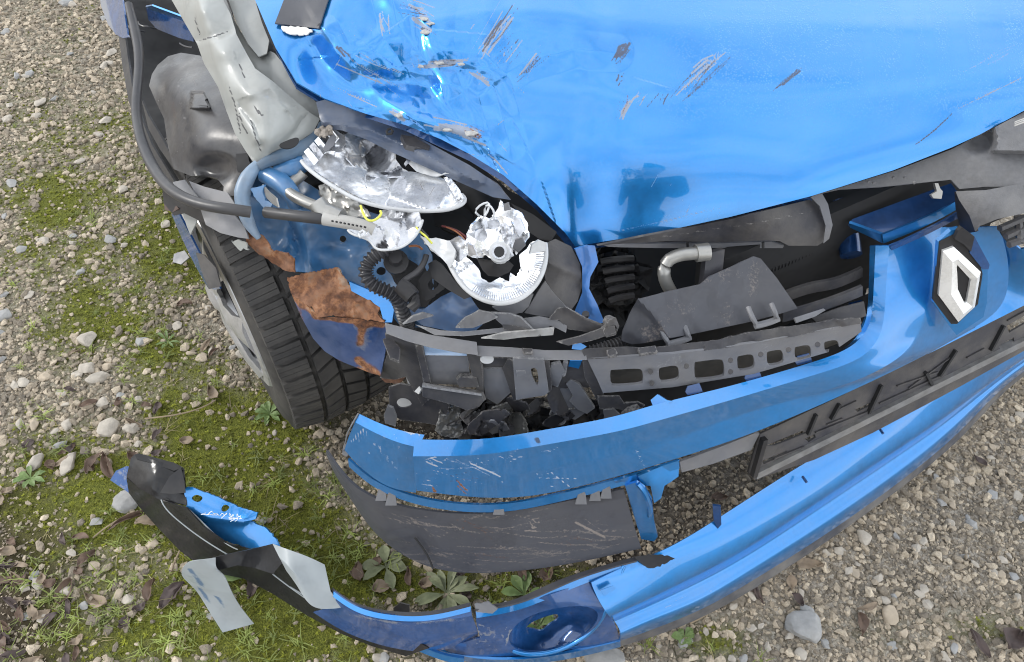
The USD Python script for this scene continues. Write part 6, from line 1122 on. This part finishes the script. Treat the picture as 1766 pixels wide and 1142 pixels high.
# ---- stones --------------------------------------------------------
stone_mat = look('gravel_stone', (.45, .385, .30), .85, var=.3, vscale=3.0, bump=.03, bscale=9.0, obj=True, rand=.55, wear=False, dust=.25)
big_stone = look('big_stone', (.36, .325, .275), .85, var=.28, vscale=60, bump=.0012, bscale=250, wear=False, dust=.35)
big_stone_2 = look('grey_stone', (.26, .26, .255), .8, var=.25, vscale=50, bump=.001, bscale=250, wear=False, dust=.3)
big_stone_3 = look('buff_stone', (.36, .30, .225), .85, var=.25, vscale=50, bump=.001, bscale=250, wear=False, dust=.2)
def stone(rng, n=16, flat=.62, round_=0):
    p = rng.normal(size=(n + round_ * 3, 3)); p /= np.linalg.norm(p, axis=1, keepdims=True); p *= rng.uniform(.78, 1.0, (len(p), 1)) if not round_ else 1
    p *= np.array([1, rng.uniform(.6, .9), flat * rng.uniform(.7, 1.1)]); h = ConvexHull(p)
    t = trimesh.Trimesh(p, h.simplices, process=True); t.fix_normals(); return t
def instancer(name, protos, mats, P, S, idx, rng, kind='stuff', label=None, cat=None, upright=False, smooth=False):
    p = path_for(name, None); pi = UsdGeom.PointInstancer.Define(stage, p); UsdGeom.Scope.Define(stage, p + '/kinds')
    for k, (t, mt) in enumerate(zip(protos, mats)):
        g = put(f'{name}_kind', p + '/kinds', t, mt, smooth=smooth); pi.CreatePrototypesRel().AddTarget(g)
    n = len(P); yaw = rng.uniform(0, 2 * np.pi, n)
    if upright: tilt = rng.normal(0, .12, (n, 2))
    else: tilt = rng.normal(0, .45, (n, 2))
    cy, sy, cx, sx, cz, sz = np.cos(tilt[:, 0] / 2), np.sin(tilt[:, 0] / 2), np.cos(tilt[:, 1] / 2), np.sin(tilt[:, 1] / 2), np.cos(yaw / 2), np.sin(yaw / 2)
    q = np.stack([cx * cy * cz + sx * sy * sz, sx * cy * cz - cx * sy * sz, cx * sy * cz + sx * cy * sz, cx * cy * sz - sx * sy * cz], 1)
    pi.CreatePositionsAttr(Vt.Vec3fArray.FromNumpy(P.astype(np.float32))); pi.CreateScalesAttr(Vt.Vec3fArray.FromNumpy(np.repeat(S[:, None], 3, 1).astype(np.float32) if S.ndim == 1 else S.astype(np.float32)))
    pi.CreateOrientationsAttr(Vt.QuathArray([Gf.Quath(float(w), float(x), float(y), float(z)) for w, x, y, z in q])); pi.CreateProtoIndicesAttr(Vt.IntArray.FromNumpy(idx.astype(np.int32)))
    return tag(p, label, cat, kind=kind)
def scatter(n, margin=110):
    """n points spread evenly over the ground that the picture shows (plus a margin)."""
    out = np.zeros((0, 2))
    while len(out) < n:
        c = np.column_stack([gr.uniform(-2.7, 2.4, 20000), gr.uniform(.15, 3.8, 20000)]); q = pix(np.column_stack([c, 0 * c[:, 0]]))
        k = (q[:, 0] > -margin) & (q[:, 0] < 1766 + margin) & (q[:, 1] > -margin) & (q[:, 1] < 1142 + margin); out = np.vstack([out, c[k]])
    return out[:n]
c = scatter(125000); m = moss_at(c[:, 0], c[:, 1]); s = soil_at(c[:, 0], c[:, 1])
q = pix(np.column_stack([c, 0 * c[:, 0]]))
right = np.clip((q[:, 0] - 900) / 200, 0, 1)
keep = gr.uniform(size=len(c)) < np.clip(1 - m * .88, .1, 1) * np.clip(1 - s * .75, .2, 1)
hidden = (q[:, 0] > 900) & (q[:, 0] < 1780) & (q[:, 1] < 560)
keep &= ~hidden
c, right, m, q = c[keep], right[keep], m[keep], q[keep]
R = np.clip(gr.lognormal(-5.22, .45, len(c)), .0025, .015) * (1 - .12 * right)
protos = [stone(gr) for _ in range(10)]
instancer('gravel', protos, [stone_mat] * 10, np.column_stack([c, ground_z(c[:, 0], c[:, 1]) + R * .18]), R, gr.integers(0, 10, len(c)), gr, label='loose angular gravel covering the yard', cat='gravel')
g2 = scatter(170000); m2 = moss_at(g2[:, 0], g2[:, 1]); q2 = pix(np.column_stack([g2, 0 * g2[:, 0]]))
k2 = (gr.uniform(size=len(g2)) < np.clip(1 - m2 * 1.0, .04, 1)) & ~((q2[:, 0] > 900) & (q2[:, 1] < 560)) & (np.hypot(g2[:, 0], g2[:, 1]) < 2.1); g2 = g2[k2][:62000]
instancer('grit', [stone(gr, 8) for _ in range(6)], [stone_mat] * 6, np.column_stack([g2, ground_z(g2[:, 0], g2[:, 1]) + .001]), np.clip(gr.lognormal(-5.72, .38, len(g2)), .0014, .0075), gr.integers(0, 6, len(g2)), gr, label='fine grit filling the gaps between the gravel', cat='grit')
# larger stones, one by one
def one_stone(u, v, wpx, hpx, mat, label, seed, round_=0, group=None, yaw=None):
    rng = np.random.default_rng(seed); p0 = at(u, v, 0); d = np.linalg.norm(p0 - [0, 0, CAM_H]); r = wpx / 2 / FPX * d
    t = stone(rng, 18, .55 if not round_ else .6, round_); ya = rng.uniform(0, 6.28) if yaw is None else yaw
    e = np.array([1, 1, 1.0]); V = t.vertices * r; V[:, 1] *= min(1.0, max(.5, hpx / wpx * 1.15)) / .8
    ca, sa = math.cos(ya), math.sin(ya); V = V @ np.array([[ca, sa, 0], [-sa, ca, 0], [0, 0, 1]])
    p0[2] = float(ground_z(p0[:1], p0[1:2])[0]) + r * .22
    mm = tm(trimesh.Trimesh(V + p0, t.faces, process=False))
    if round_ or wpx > 22:
        tt = trimesh.Trimesh(mm.v, mm.f).subdivide().subdivide(); trimesh.smoothing.filter_taubin(tt, iterations=6 if round_ else 3)
        vv = tt.vertices; n = tt.vertex_normals; vv = vv + n * ((meshkit.fbm(vv * 90, 3, seed) - .5) * r * .16)[:, None]; mm = M(vv, tt.faces)
    t = put('stone', None, mm, mat, smooth=35 if (round_ or wpx > 22) else False, base=p0); tag(t, label, 'stone', group)
notable = [(1385, 1082, 62, 46, 1, 'rounded grey stone, the largest on the gravel right of the lower lip', big_stone_2), (1393, 1056, 30, 24, 0, 'pale grey stone just above the largest rounded stone', big_stone_2), (1534, 1060, 40, 26, 0, 'flat buff stone in the gravel, right of the largest rounded stone', big_stone_3),
           (1462, 1010, 22, 28, 0, 'pale upright stone chip between the lower lip and the flat buff stone', big_stone_3), (1492, 928, 34, 32, 0, 'rough brown-grey stone half sunk in the fine gravel', big_stone), (1680, 905, 26, 24, 0, 'pale stone alone in the fine gravel at the picture edge', big_stone_2),
           (218, 868, 44, 40, 1, 'grey stone under the taped bumper end', big_stone_2), (157, 634, 50, 26, 0, 'pale flat stone in the moss left of the front wheel', big_stone), (168, 652, 42, 22, 0, 'second flat stone touching the pale flat stone in the moss', big_stone),
           (146, 586, 38, 34, 0, 'brown faceted stone standing above the pale flat stones', big_stone), (62, 798, 40, 24, 0, 'pale broken stone at the picture edge left of the taped end', big_stone), (186, 737, 38, 30, 1, 'smooth rounded stone on the moss below the wheel', big_stone), (225, 738, 28, 20, 1, 'smaller rounded stone beside the smooth one on the moss', big_stone),
           (176, 694, 26, 32, 0, 'upright grey stone above the two rounded moss stones', big_stone), (8, 548, 30, 40, 0, 'grey slab cut by the picture edge', big_stone_2), (170, 273, 22, 14, 0, 'bright pale stone in the moss left of the wheel arch', white_plastic if False else big_stone_3), (18, 314, 24, 16, 0, 'pale bluish stone near the picture edge at wheel arch height', big_stone_2),
           (348, 618, 26, 22, 0, 'pale block-shaped stone just left of the tyre', big_stone_3), (318, 598, 22, 16, 0, 'small pale stone beside the block-shaped stone left of the tyre', big_stone_3), (120, 800, 48, 26, 0, 'mottled flat stone near the dead leaves above the taped end', big_stone), (1040, 1135, 70, 40, 1, 'large pale stone partly under the lower lip', big_stone_2),
           (430, 1000, 1, 1, 0, '', None)]
for k_, (u, v, w_, h_, ro, lab, mt) in enumerate(notable):
    if mt is not None: one_stone(u, v, w_, h_, mt, lab, 100 + k_, ro * 6)
cnt = 0; k_ = 0; rs = np.random.default_rng(9)
while cnt < 240 and k_ < 5000:
    k_ += 1; u, v = rs.uniform(0, 1766), rs.uniform(0, 1142)
    if (u > 420 and v < 700) or (560 < u < 1100 and v < 1000) or (u > 1000 and v < 1140 - (u - 1000) * .70 + 20) and u > 640: continue
    p_ = at(u, v, 0); mo = float(moss_at(p_[:1], p_[1:2])[0])
    if rs.uniform() < mo * .85: continue
    w_ = rs.uniform(12, 24) * (1 + .25 * (v / 1142)) * (.8 if u > 1100 else 1)
    one_stone(u, v, w_, w_ * rs.uniform(.55, .85), [big_stone, big_stone_2, big_stone_3, big_stone][k_ % 4], 'loose angular stone bigger than the fine gravel around it', 1000 + k_, 0, 'larger loose stones among the gravel'); cnt += 1

# ---- moss, grass ---------------------------------------------------
moss_mat = look('moss_green', (.20, .215, .026), .8, var=.5, vscale=60, rand=.45, wear=False, translucent=.3)
grass_mat = look('grass_green', (.23, .28, .075), .6, var=.3, vscale=30, rand=.4, wear=False, translucent=.35)
dry_mat = look('dry_grass', (.28, .24, .13), .7, var=.3, vscale=30, rand=.4, wear=False, translucent=.3)
def tuft(rng, nb, h, w, spread, curve):
    ms = []
    for _ in range(nb):
        a = rng.uniform(0, 6.28); d = np.array([math.cos(a), math.sin(a)]); o = rng.uniform(-.3, .3, 2) * spread; hh = h * rng.uniform(.5, 1.1); r = spread * rng.uniform(.4, 1.2); s = np.array([-d[1], d[0]]) * w
        pts = [np.r_[o, 0], np.r_[o + d * r * .35, hh * .6], np.r_[o + d * r * (.8 + curve), hh * (1 - curve * .35)]]
        V = [np.r_[o - s, 0], np.r_[o + s, 0], pts[1] - np.r_[s * .9, 0], pts[1] + np.r_[s * .9, 0], pts[2]]
        ms.append(M(np.array(V), [[0, 1, 3], [0, 3, 2], [2, 3, 4]]))
    return M.join(ms)
c = scatter(95000); m = moss_at(c[:, 0], c[:, 1]); keep = gr.uniform(size=len(c)) < np.clip(m * 1.3 - .18, 0, 1); c = c[keep][:48000]
instancer('moss', [tuft(gr, 16, 1.0, .16, .9, .3) for _ in range(5)], [moss_mat] * 5, np.column_stack([c, ground_z(c[:, 0], c[:, 1]) - .001]), gr.uniform(.0028, .0062, len(c)), gr.integers(0, 5, len(c)), gr, label='bright green moss carpet between the stones', cat='moss', upright=True)
gc = []
for (u, v, su, sv, n) in ((330, 980, 110, 70, 70), (200, 960, 120, 60, 70), (180, 1070, 130, 50, 80), (60, 1060, 60, 60, 25), (470, 800, 90, 60, 40), (570, 880, 40, 60, 45), (440, 1090, 120, 40, 50), (250, 470, 150, 120, 35), (290, 580, 50, 30, 22), (500, 950, 60, 40, 30), (300, 660, 90, 40, 25), (120, 720, 100, 60, 25), (180, 380, 150, 90, 40), (280, 330, 90, 60, 30), (120, 560, 120, 60, 30), (880, 1000, 120, 30, 16), (1240, 1110, 60, 20, 14), (640, 1000, 60, 40, 24), (30, 760, 60, 60, 16)):
    g_ = np.column_stack([gr.normal(u, su, n), gr.normal(v, sv, n)]); gc.append(at(g_[:, 0], np.clip(g_[:, 1], -40, 1190), 0)[:, :2])
c = np.vstack(gc); c = c[gr.uniform(size=len(c)) < .6]; pr_ = [tuft(gr, 10, 1.0, .055, 1.0, .8) for _ in range(4)] + [tuft(gr, 5, .55, .05, 1.3, .9) for _ in range(3)]
instancer('grass', pr_, [grass_mat] * 4 + [dry_mat] * 3, np.column_stack([c, ground_z(c[:, 0], c[:, 1])]), gr.uniform(.008, .022, len(c)), gr.choice(7, len(c), p=[.21, .21, .21, .19, .06, .06, .06]), gr, label='sparse grass tufts growing through the moss', cat='grass', upright=True)

# ---- dead leaves, twigs, weeds ------------------------------------
leaf_m = [look('dead_leaf_brown', (.13, .085, .06), .7, var=.3, vscale=60, wear=False, bump=.001, bscale=120, translucent=.15), look('dead_leaf_tan', (.24, .185, .13), .7, var=.3, vscale=60, wear=False, bump=.001, bscale=120, translucent=.15), look('dead_leaf_dark', (.07, .05, .045), .7, var=.3, vscale=60, wear=False, bump=.001, bscale=120, translucent=.1)]
def leaf(u, v, L, wd, ang, mat, label, group=None, cup=.3, name='dead_leaf', cat='leaf', seed=0, lift=.006):
    rng = np.random.default_rng(seed); n = 9; t = np.linspace(0, 1, n); w = np.sin(np.pi * t ** .85) ** .8 * wd * (1 + rng.normal(0, .08, n)); rows = []
    for s in (-1, -.5, 0, .5, 1):
        rows.append(np.stack([(t - .5) * L, s * w + .1 * L * np.sin(t * 3 + rng.uniform(0, 1)), cup * (s * s * wd * .9) + .12 * L * np.sin(t * rng.uniform(2, 5) + seed) + rng.normal(0, .0008, n)], 1))
    V = np.array(rows).reshape(-1, 3); i = np.arange(5 * n).reshape(5, n); f = np.vstack([np.stack([i[:-1, :-1].ravel(), i[:-1, 1:].ravel(), i[1:, 1:].ravel()], 1), np.stack([i[:-1, :-1].ravel(), i[1:, 1:].ravel(), i[1:, :-1].ravel()], 1)])
    ca, sa = math.cos(ang), math.sin(ang); V = V @ np.array([[ca, sa, 0], [-sa, ca, 0], [0, 0, 1]]); p = at(u, v, 0); p[2] = float(ground_z(p[:1], p[1:2])[0]) + lift - V[:, 2].min() * .6
    t_ = put(name, None, solid(M(V + p, f), .0006), mat, smooth=60, base=p); tag(t_, label, cat, group)
LG = 'dead leaves lying on the moss and gravel'
named = [(190, 806, .060, .010, 2.2, 0, 'brown leaf standing by the tip of the taped bumper end'), (165, 800, .05, .009, 1.2, 0, 'brown leaf left of the leaf by the taped tip'), (262, 908, .055, .010, .1, 1, 'pale curled leaf under the black taped band'), (225, 905, .075, .004, .8, 0, 'narrow dark brown leaf or stalk beside the pale curled leaf'),
         (170, 1035, .05, .011, 2.8, 1, 'tan curled leaf in the grass left of the grey tape tail'), (118, 1025, .045, .014, 1.5, 0, 'crumpled brown leaf left of the tan curled leaf'), (300, 1030, .055, .012, 1.0, 2, 'dark crumpled leaf beside the grey tape tail'), (262, 1020, .04, .008, 1.6, 0, 'reddish brown leaf standing between grass and the grey tape tail'),
         (658, 1015, .032, .013, .3, 1, 'broad tan leaf on the moss below the loose moulding'), (620, 985, .04, .012, 1.9, 0, 'folded brown leaf near the lower left edge of the loose moulding'), (945, 990, .035, .012, 1.2, 0, 'pinkish brown leaf under the right end of the loose moulding'), (1395, 978, .05, .010, .05, 1, 'pinkish tan leaf on the gravel below the lower lip'),
         (1305, 1015, .06, .005, 1.9, 2, 'narrow dark leaf standing against the bottom edge of the lower lip'), (318, 524, .035, .009, .2, 0, 'reddish brown leaf on gravel left of the wheel'), (1690, 1110, .05, .008, 2.0, 2, 'dark narrow leaf at the bottom picture edge, right of the gravel stones'), (1750, 1105, .05, .018, .8, 2, 'dark crumpled leaf in the bottom picture corner of the gravel'),
         (1240, 862, .035, .008, .3, 0, 'brown leaf in the gap beside the upright tab of the lower lip'), (370, 680, .04, .010, 2.4, 1, 'pale bent leaf lying on moss left of the tyre'), (355, 600, .045, .006, 1.2, 1, 'slim tan leaf beside the block-shaped stone'), (370, 610, .03, .004, .9, 0, 'slim dark leaf near the tyre sidewall'), (1135, 1030, .05, .006, .6, 0, 'thin twig-like leaf at the edge of the lower lip'), (1690, 795, .03, .007, 2.2, 2, 'small dark leaf alone on the fine gravel')]
for k_, (u, v, L, wd, an, mi, lab) in enumerate(named): leaf(u, v, L, wd, an, leaf_m[mi], lab, seed=300 + k_, cup=.5)
k_ = 0
for (u, v, su, sv, n) in ((50, 980, 50, 120, 26), (120, 1060, 80, 50, 12), (160, 800, 60, 40, 7), (330, 760, 60, 30, 4), (640, 980, 60, 30, 8), (900, 1010, 90, 25, 7), (1300, 1050, 200, 50, 6), (230, 640, 100, 50, 5)):
    for _ in range(n):
        k_ += 1; leaf(gr.normal(u, su), min(1160, gr.normal(v, sv)), gr.uniform(.02, .042), gr.uniform(.004, .010), gr.uniform(0, 6.28), leaf_m[k_ % 3], 'small dead leaf lying flat among moss and stones', LG, .5, seed=700 + k_)
twig_m = look('twig_bark', (.22, .17, .11), .8, var=.3, wear=False)
for k_, (pts, lab) in enumerate([([(250, 722, .01), (300, 716, .02), (340, 706, .015), (372, 690, .01)], 'long dry grass stalk lying left of the tyre'), ([(160, 928, .01), (190, 905, .012), (232, 882, .012)], 'brown twig under the black taped band'), ([(1300, 790, .02), (1320, 765, .03), (1345, 752, .02)], 'thin twig in the gravel under the plate holder'), ([(330, 930, .02), (310, 950, .015), (296, 985, .01)], 'dry curved stalk by the taped bumper end'), ([(1190, 1075, .01), (1240, 1045, .01), (1260, 1028, .01)], 'thin twig on the gravel against the lower lip')]):
    t_ = put('twig', None, tube(pts, .0016, 6), twig_m, smooth=60, base=at(pts[0][0], pts[0][1], 0)); tag(t_, lab, 'twig')
weed_m = look('weed_leaf', (.15, .22, .07), .55, var=.25, vscale=50, wear=False, bump=.0008, bscale=150, translucent=.25)
weed_g = look('weed_leaf_grey', (.20, .22, .12), .6, var=.3, vscale=50, wear=False, bump=.001, bscale=120, translucent=.2)
def rosette(u, v, n, L, wd, label, mat=weed_m, seed=0):
    rng = np.random.default_rng(seed); p = at(u, v, 0); p[2] = float(ground_z(p[:1], p[1:2])[0]); w_ = thing('weed', p, label, 'plant')
    for q_ in range(n):
        a = 6.283 * q_ / n + rng.normal(0, .2); l = L * rng.uniform(.65, 1.1); t = np.linspace(0, 1, 8); wid = np.maximum(np.sin(np.pi * t ** 1.5), .12) * wd * rng.uniform(.8, 1.15); wid[-1] = .0004; el = rng.uniform(.15, .55)
        rows = [np.stack([t * l, s * wid, .004 + l * el * np.sin(t * 2.2) * .6 + abs(s) * wid * .5 + .001 * np.sin(t * 20) * s], 1) for s in (-1, 0, 1)]; V = np.array(rows).reshape(-1, 3)
        i = np.arange(24).reshape(3, 8); f = np.vstack([np.stack([i[:-1, :-1].ravel(), i[:-1, 1:].ravel(), i[1:, 1:].ravel()], 1), np.stack([i[:-1, :-1].ravel(), i[1:, 1:].ravel(), i[1:, :-1].ravel()], 1)])
        ca, sa = math.cos(a), math.sin(a); put('leaf', w_, solid(M(V @ np.array([[ca, sa, 0], [-sa, ca, 0], [0, 0, 1]]) + p, f), .0005), mat, smooth=60)
rosette(770, 1022, 13, .055, .0085, 'grey-green leaf rosette growing below the loose moulding', weed_g, 1); rosette(905, 1024, 6, .045, .010, 'small fresh green seedling behind the fog lamp panel', weed_m, 2); rosette(930, 1078, 8, .04, .007, 'green sprig seen through the fog lamp hole', weed_m, 3)
rosette(665, 975, 6, .045, .010, 'green leaves beside the bottom corner of the loose moulding', weed_g, 4); rosette(290, 590, 7, .03, .003, 'spiky bright green tuft left of the wheel', weed_m, 5); rosette(1180, 1100, 6, .022, .007, 'tiny clover-like seedling at the bottom edge of the lower lip', weed_m, 6); rosette(370, 1000, 8, .05, .008, 'low green plant beside the folded grey tape', weed_m, 7)
rosette(55, 826, 7, .035, .006, 'low green weed at the picture edge near the mottled stone', weed_m, 8); rosette(465, 715, 10, .03, .006, 'bluish green weed under the front tyre', weed_m, 9)
tag(put('plastic_chip', None, panel([(300, 438), (318, 432), (326, 444), (312, 456), (298, 452)], [(300, 438, .02), (326, 444, .03), (298, 452, .012)], th=.003, step=5), grey_plastic, base=at(312, 444, .01)), 'grey plastic chip lying on the gravel left of the wheel', 'fragment')
tag(put('plastic_chip', None, panel([(678, 1050), (690, 1040), (706, 1044), (706, 1062), (684, 1062)], [(678, 1050, .04), (706, 1044, .05), (684, 1062, .03)], th=.003, step=5), dark_plastic, base=at(692, 1052, .01)), 'dark plastic chip on the moss behind the lip strip', 'fragment')
# ================================================================== the photographer, seen mirrored in the bonnet
import manifold3d as m3
def bones(joints, chains, ref=.012):
    parts = []
    for a, b in chains:
        (pa, ra), (pb, rb) = joints[a], joints[b]
        s = [m3.Manifold.sphere(r, 20).translate([float(x) for x in p]) for p, r in ((pa, ra), (pb, rb))]
        parts.append(m3.Manifold.batch_hull(s))
    b_ = m3.Manifold.batch_boolean(parts, m3.OpType.Add).refine_to_length(ref); mm = b_.to_mesh()
    t = trimesh.Trimesh(mm.vert_properties[:, :3], mm.tri_verts, process=True); trimesh.smoothing.filter_taubin(t, iterations=14); return t
PB = np.array([0.14, -.33, 0.0])
per = thing('person', PB, 'person in a dark jacket and cap standing before the car, mirrored in the bonnet', 'person')
J = {'pel': ((0, 0, .95), .135), 'wst': ((0, .01, 1.08), .125), 'chs': ((0, .01, 1.28), .145), 'shl': ((-.17, 0, 1.40), .062), 'shr': ((.17, 0, 1.40), .062), 'nk': ((0, .02, 1.47), .055), 'hd0': ((0, .045, 1.56), .070), 'hd1': ((0, .03, 1.64), .092), 'jaw': ((0, .085, 1.545), .045), 'nose': ((0, .125, 1.60), .012),
     'ell': ((-.27, .06, 1.16), .044), 'elr': ((.22, .06, 1.16), .044), 'wrl': ((-.22, .22, 1.32), .030), 'wrr': ((-.06, .22, 1.32), .030),
     'hpl': ((-.09, 0, .90), .095), 'hpr': ((.09, 0, .90), .095), 'knl': ((-.11, .02, .50), .062), 'knr': ((.12, .02, .50), .062), 'anl': ((-.12, -.01, .10), .042), 'anr': ((.13, -.01, .10), .042), 'ftl': ((-.13, .13, .045), .040), 'ftr': ((.15, .13, .045), .040), 'hll': ((-.12, -.05, .045), .040), 'hlr': ((.13, -.05, .045), .040)}
for s, w_, tx in (('l', J['wrl'][0], -.19), ('r', J['wrr'][0], -.09)):
    sg = -1 if s == 'l' else 1; p0 = np.array([tx + sg * .02, .275, 1.365]); J['pm' + s] = (p0, .024)
    for f_ in range(4):
        q0 = p0 + np.array([0, .022 - f_ * .004, .024 - f_ * .018]); J[f'f{f_}{s}'] = (q0, .0095); J[f'g{f_}{s}'] = (q0 + np.array([-sg * .012, .030, .004]), .0085); J[f'h{f_}{s}'] = (q0 + np.array([-sg * (.040 - .004 * f_), .034, .004]), .0075)
    J['t0' + s] = (p0 + np.array([0, -.02, .012]), .011); J['t1' + s] = (p0 + np.array([-sg * .022, -.016, .034]), .009)
C = [('pel', 'wst'), ('wst', 'chs'), ('chs', 'shl'), ('chs', 'shr'), ('chs', 'nk'), ('nk', 'hd0'), ('hd0', 'hd1'), ('hd0', 'jaw'), ('hd0', 'nose'), ('shl', 'ell'), ('shr', 'elr'), ('ell', 'wrl'), ('elr', 'wrr'), ('pel', 'hpl'), ('pel', 'hpr'), ('hpl', 'knl'), ('hpr', 'knr'), ('knl', 'anl'), ('knr', 'anr'), ('anl', 'ftl'), ('anr', 'ftr'), ('anl', 'hll'), ('anr', 'hlr')]
for s in 'lr':
    C += [('wr' + s, 'pm' + s), ('pm' + s, 't0' + s), ('t0' + s, 't1' + s)] + [x for f_ in range(4) for x in (('pm' + s, f'f{f_}{s}'), (f'f{f_}{s}', f'g{f_}{s}'), (f'g{f_}{s}', f'h{f_}{s}'))]
def shift(t): t = t.copy(); t.apply_translation(PB); return tm(t)
body_t = bones(J, C, .010)
put('body', per, shift(body_t), look('skin', (.42, .26, .19), .5, wear=False, var=.05), smooth=60)
def wider(names, extra): return {k: (J[k][0], J[k][1] + extra) for k in names}
put('jacket', per, shift(bones(wider(['pel', 'wst', 'chs', 'shl', 'shr', 'ell', 'elr', 'wrl', 'wrr'], .018), [('pel', 'wst'), ('wst', 'chs'), ('chs', 'shl'), ('chs', 'shr'), ('shl', 'ell'), ('shr', 'elr'), ('ell', 'wrl'), ('elr', 'wrr')], .02)), look('dark_jacket', (.02, .022, .028), .8, wear=False), smooth=60)
put('trousers', per, shift(bones(wider(['pel', 'hpl', 'hpr', 'knl', 'knr', 'anl', 'anr'], .014), [('pel', 'hpl'), ('pel', 'hpr'), ('hpl', 'knl'), ('hpr', 'knr'), ('knl', 'anl'), ('knr', 'anr')], .02)), look('dark_trousers', (.02, .024, .035), .85, wear=False), smooth=60)
put('shoes', per, shift(bones(wider(['anl', 'anr', 'ftl', 'ftr', 'hll', 'hlr'], .008), [('anl', 'hll'), ('hll', 'ftl'), ('anr', 'hlr'), ('hlr', 'ftr')], .015)), black_plastic, smooth=60)
put('cap', per, shift(bones({'a': ((0, .025, 1.655), .098), 'b': ((0, .02, 1.675), .092), 'c': ((0, .15, 1.655), .035)}, [('a', 'b'), ('b', 'c')], .012)), look('dark_cap', (.015, .016, .02), .8, wear=False), smooth=60)
for s in (-1, 1): put('eye', per, shift(trimesh.creation.icosphere(2, .011).apply_translation([s * .032, .112, 1.615])), white_plastic, smooth=60)
ph = trimesh.creation.box((.155, .074, .008)); ph.apply_translation([-.06, -.02, .012]); RX = trimesh.transformations.rotation_matrix(math.radians(40), [1, 0, 0]); ph.apply_transform(RX); ph.apply_translation([0, 0, CAM_H])
phone = thing('phone', (0, -.02, CAM_H), 'dark phone held up by the person mirrored in the bonnet', 'phone'); put('phone_body', phone, tm(ph), black_plastic, smooth=False)
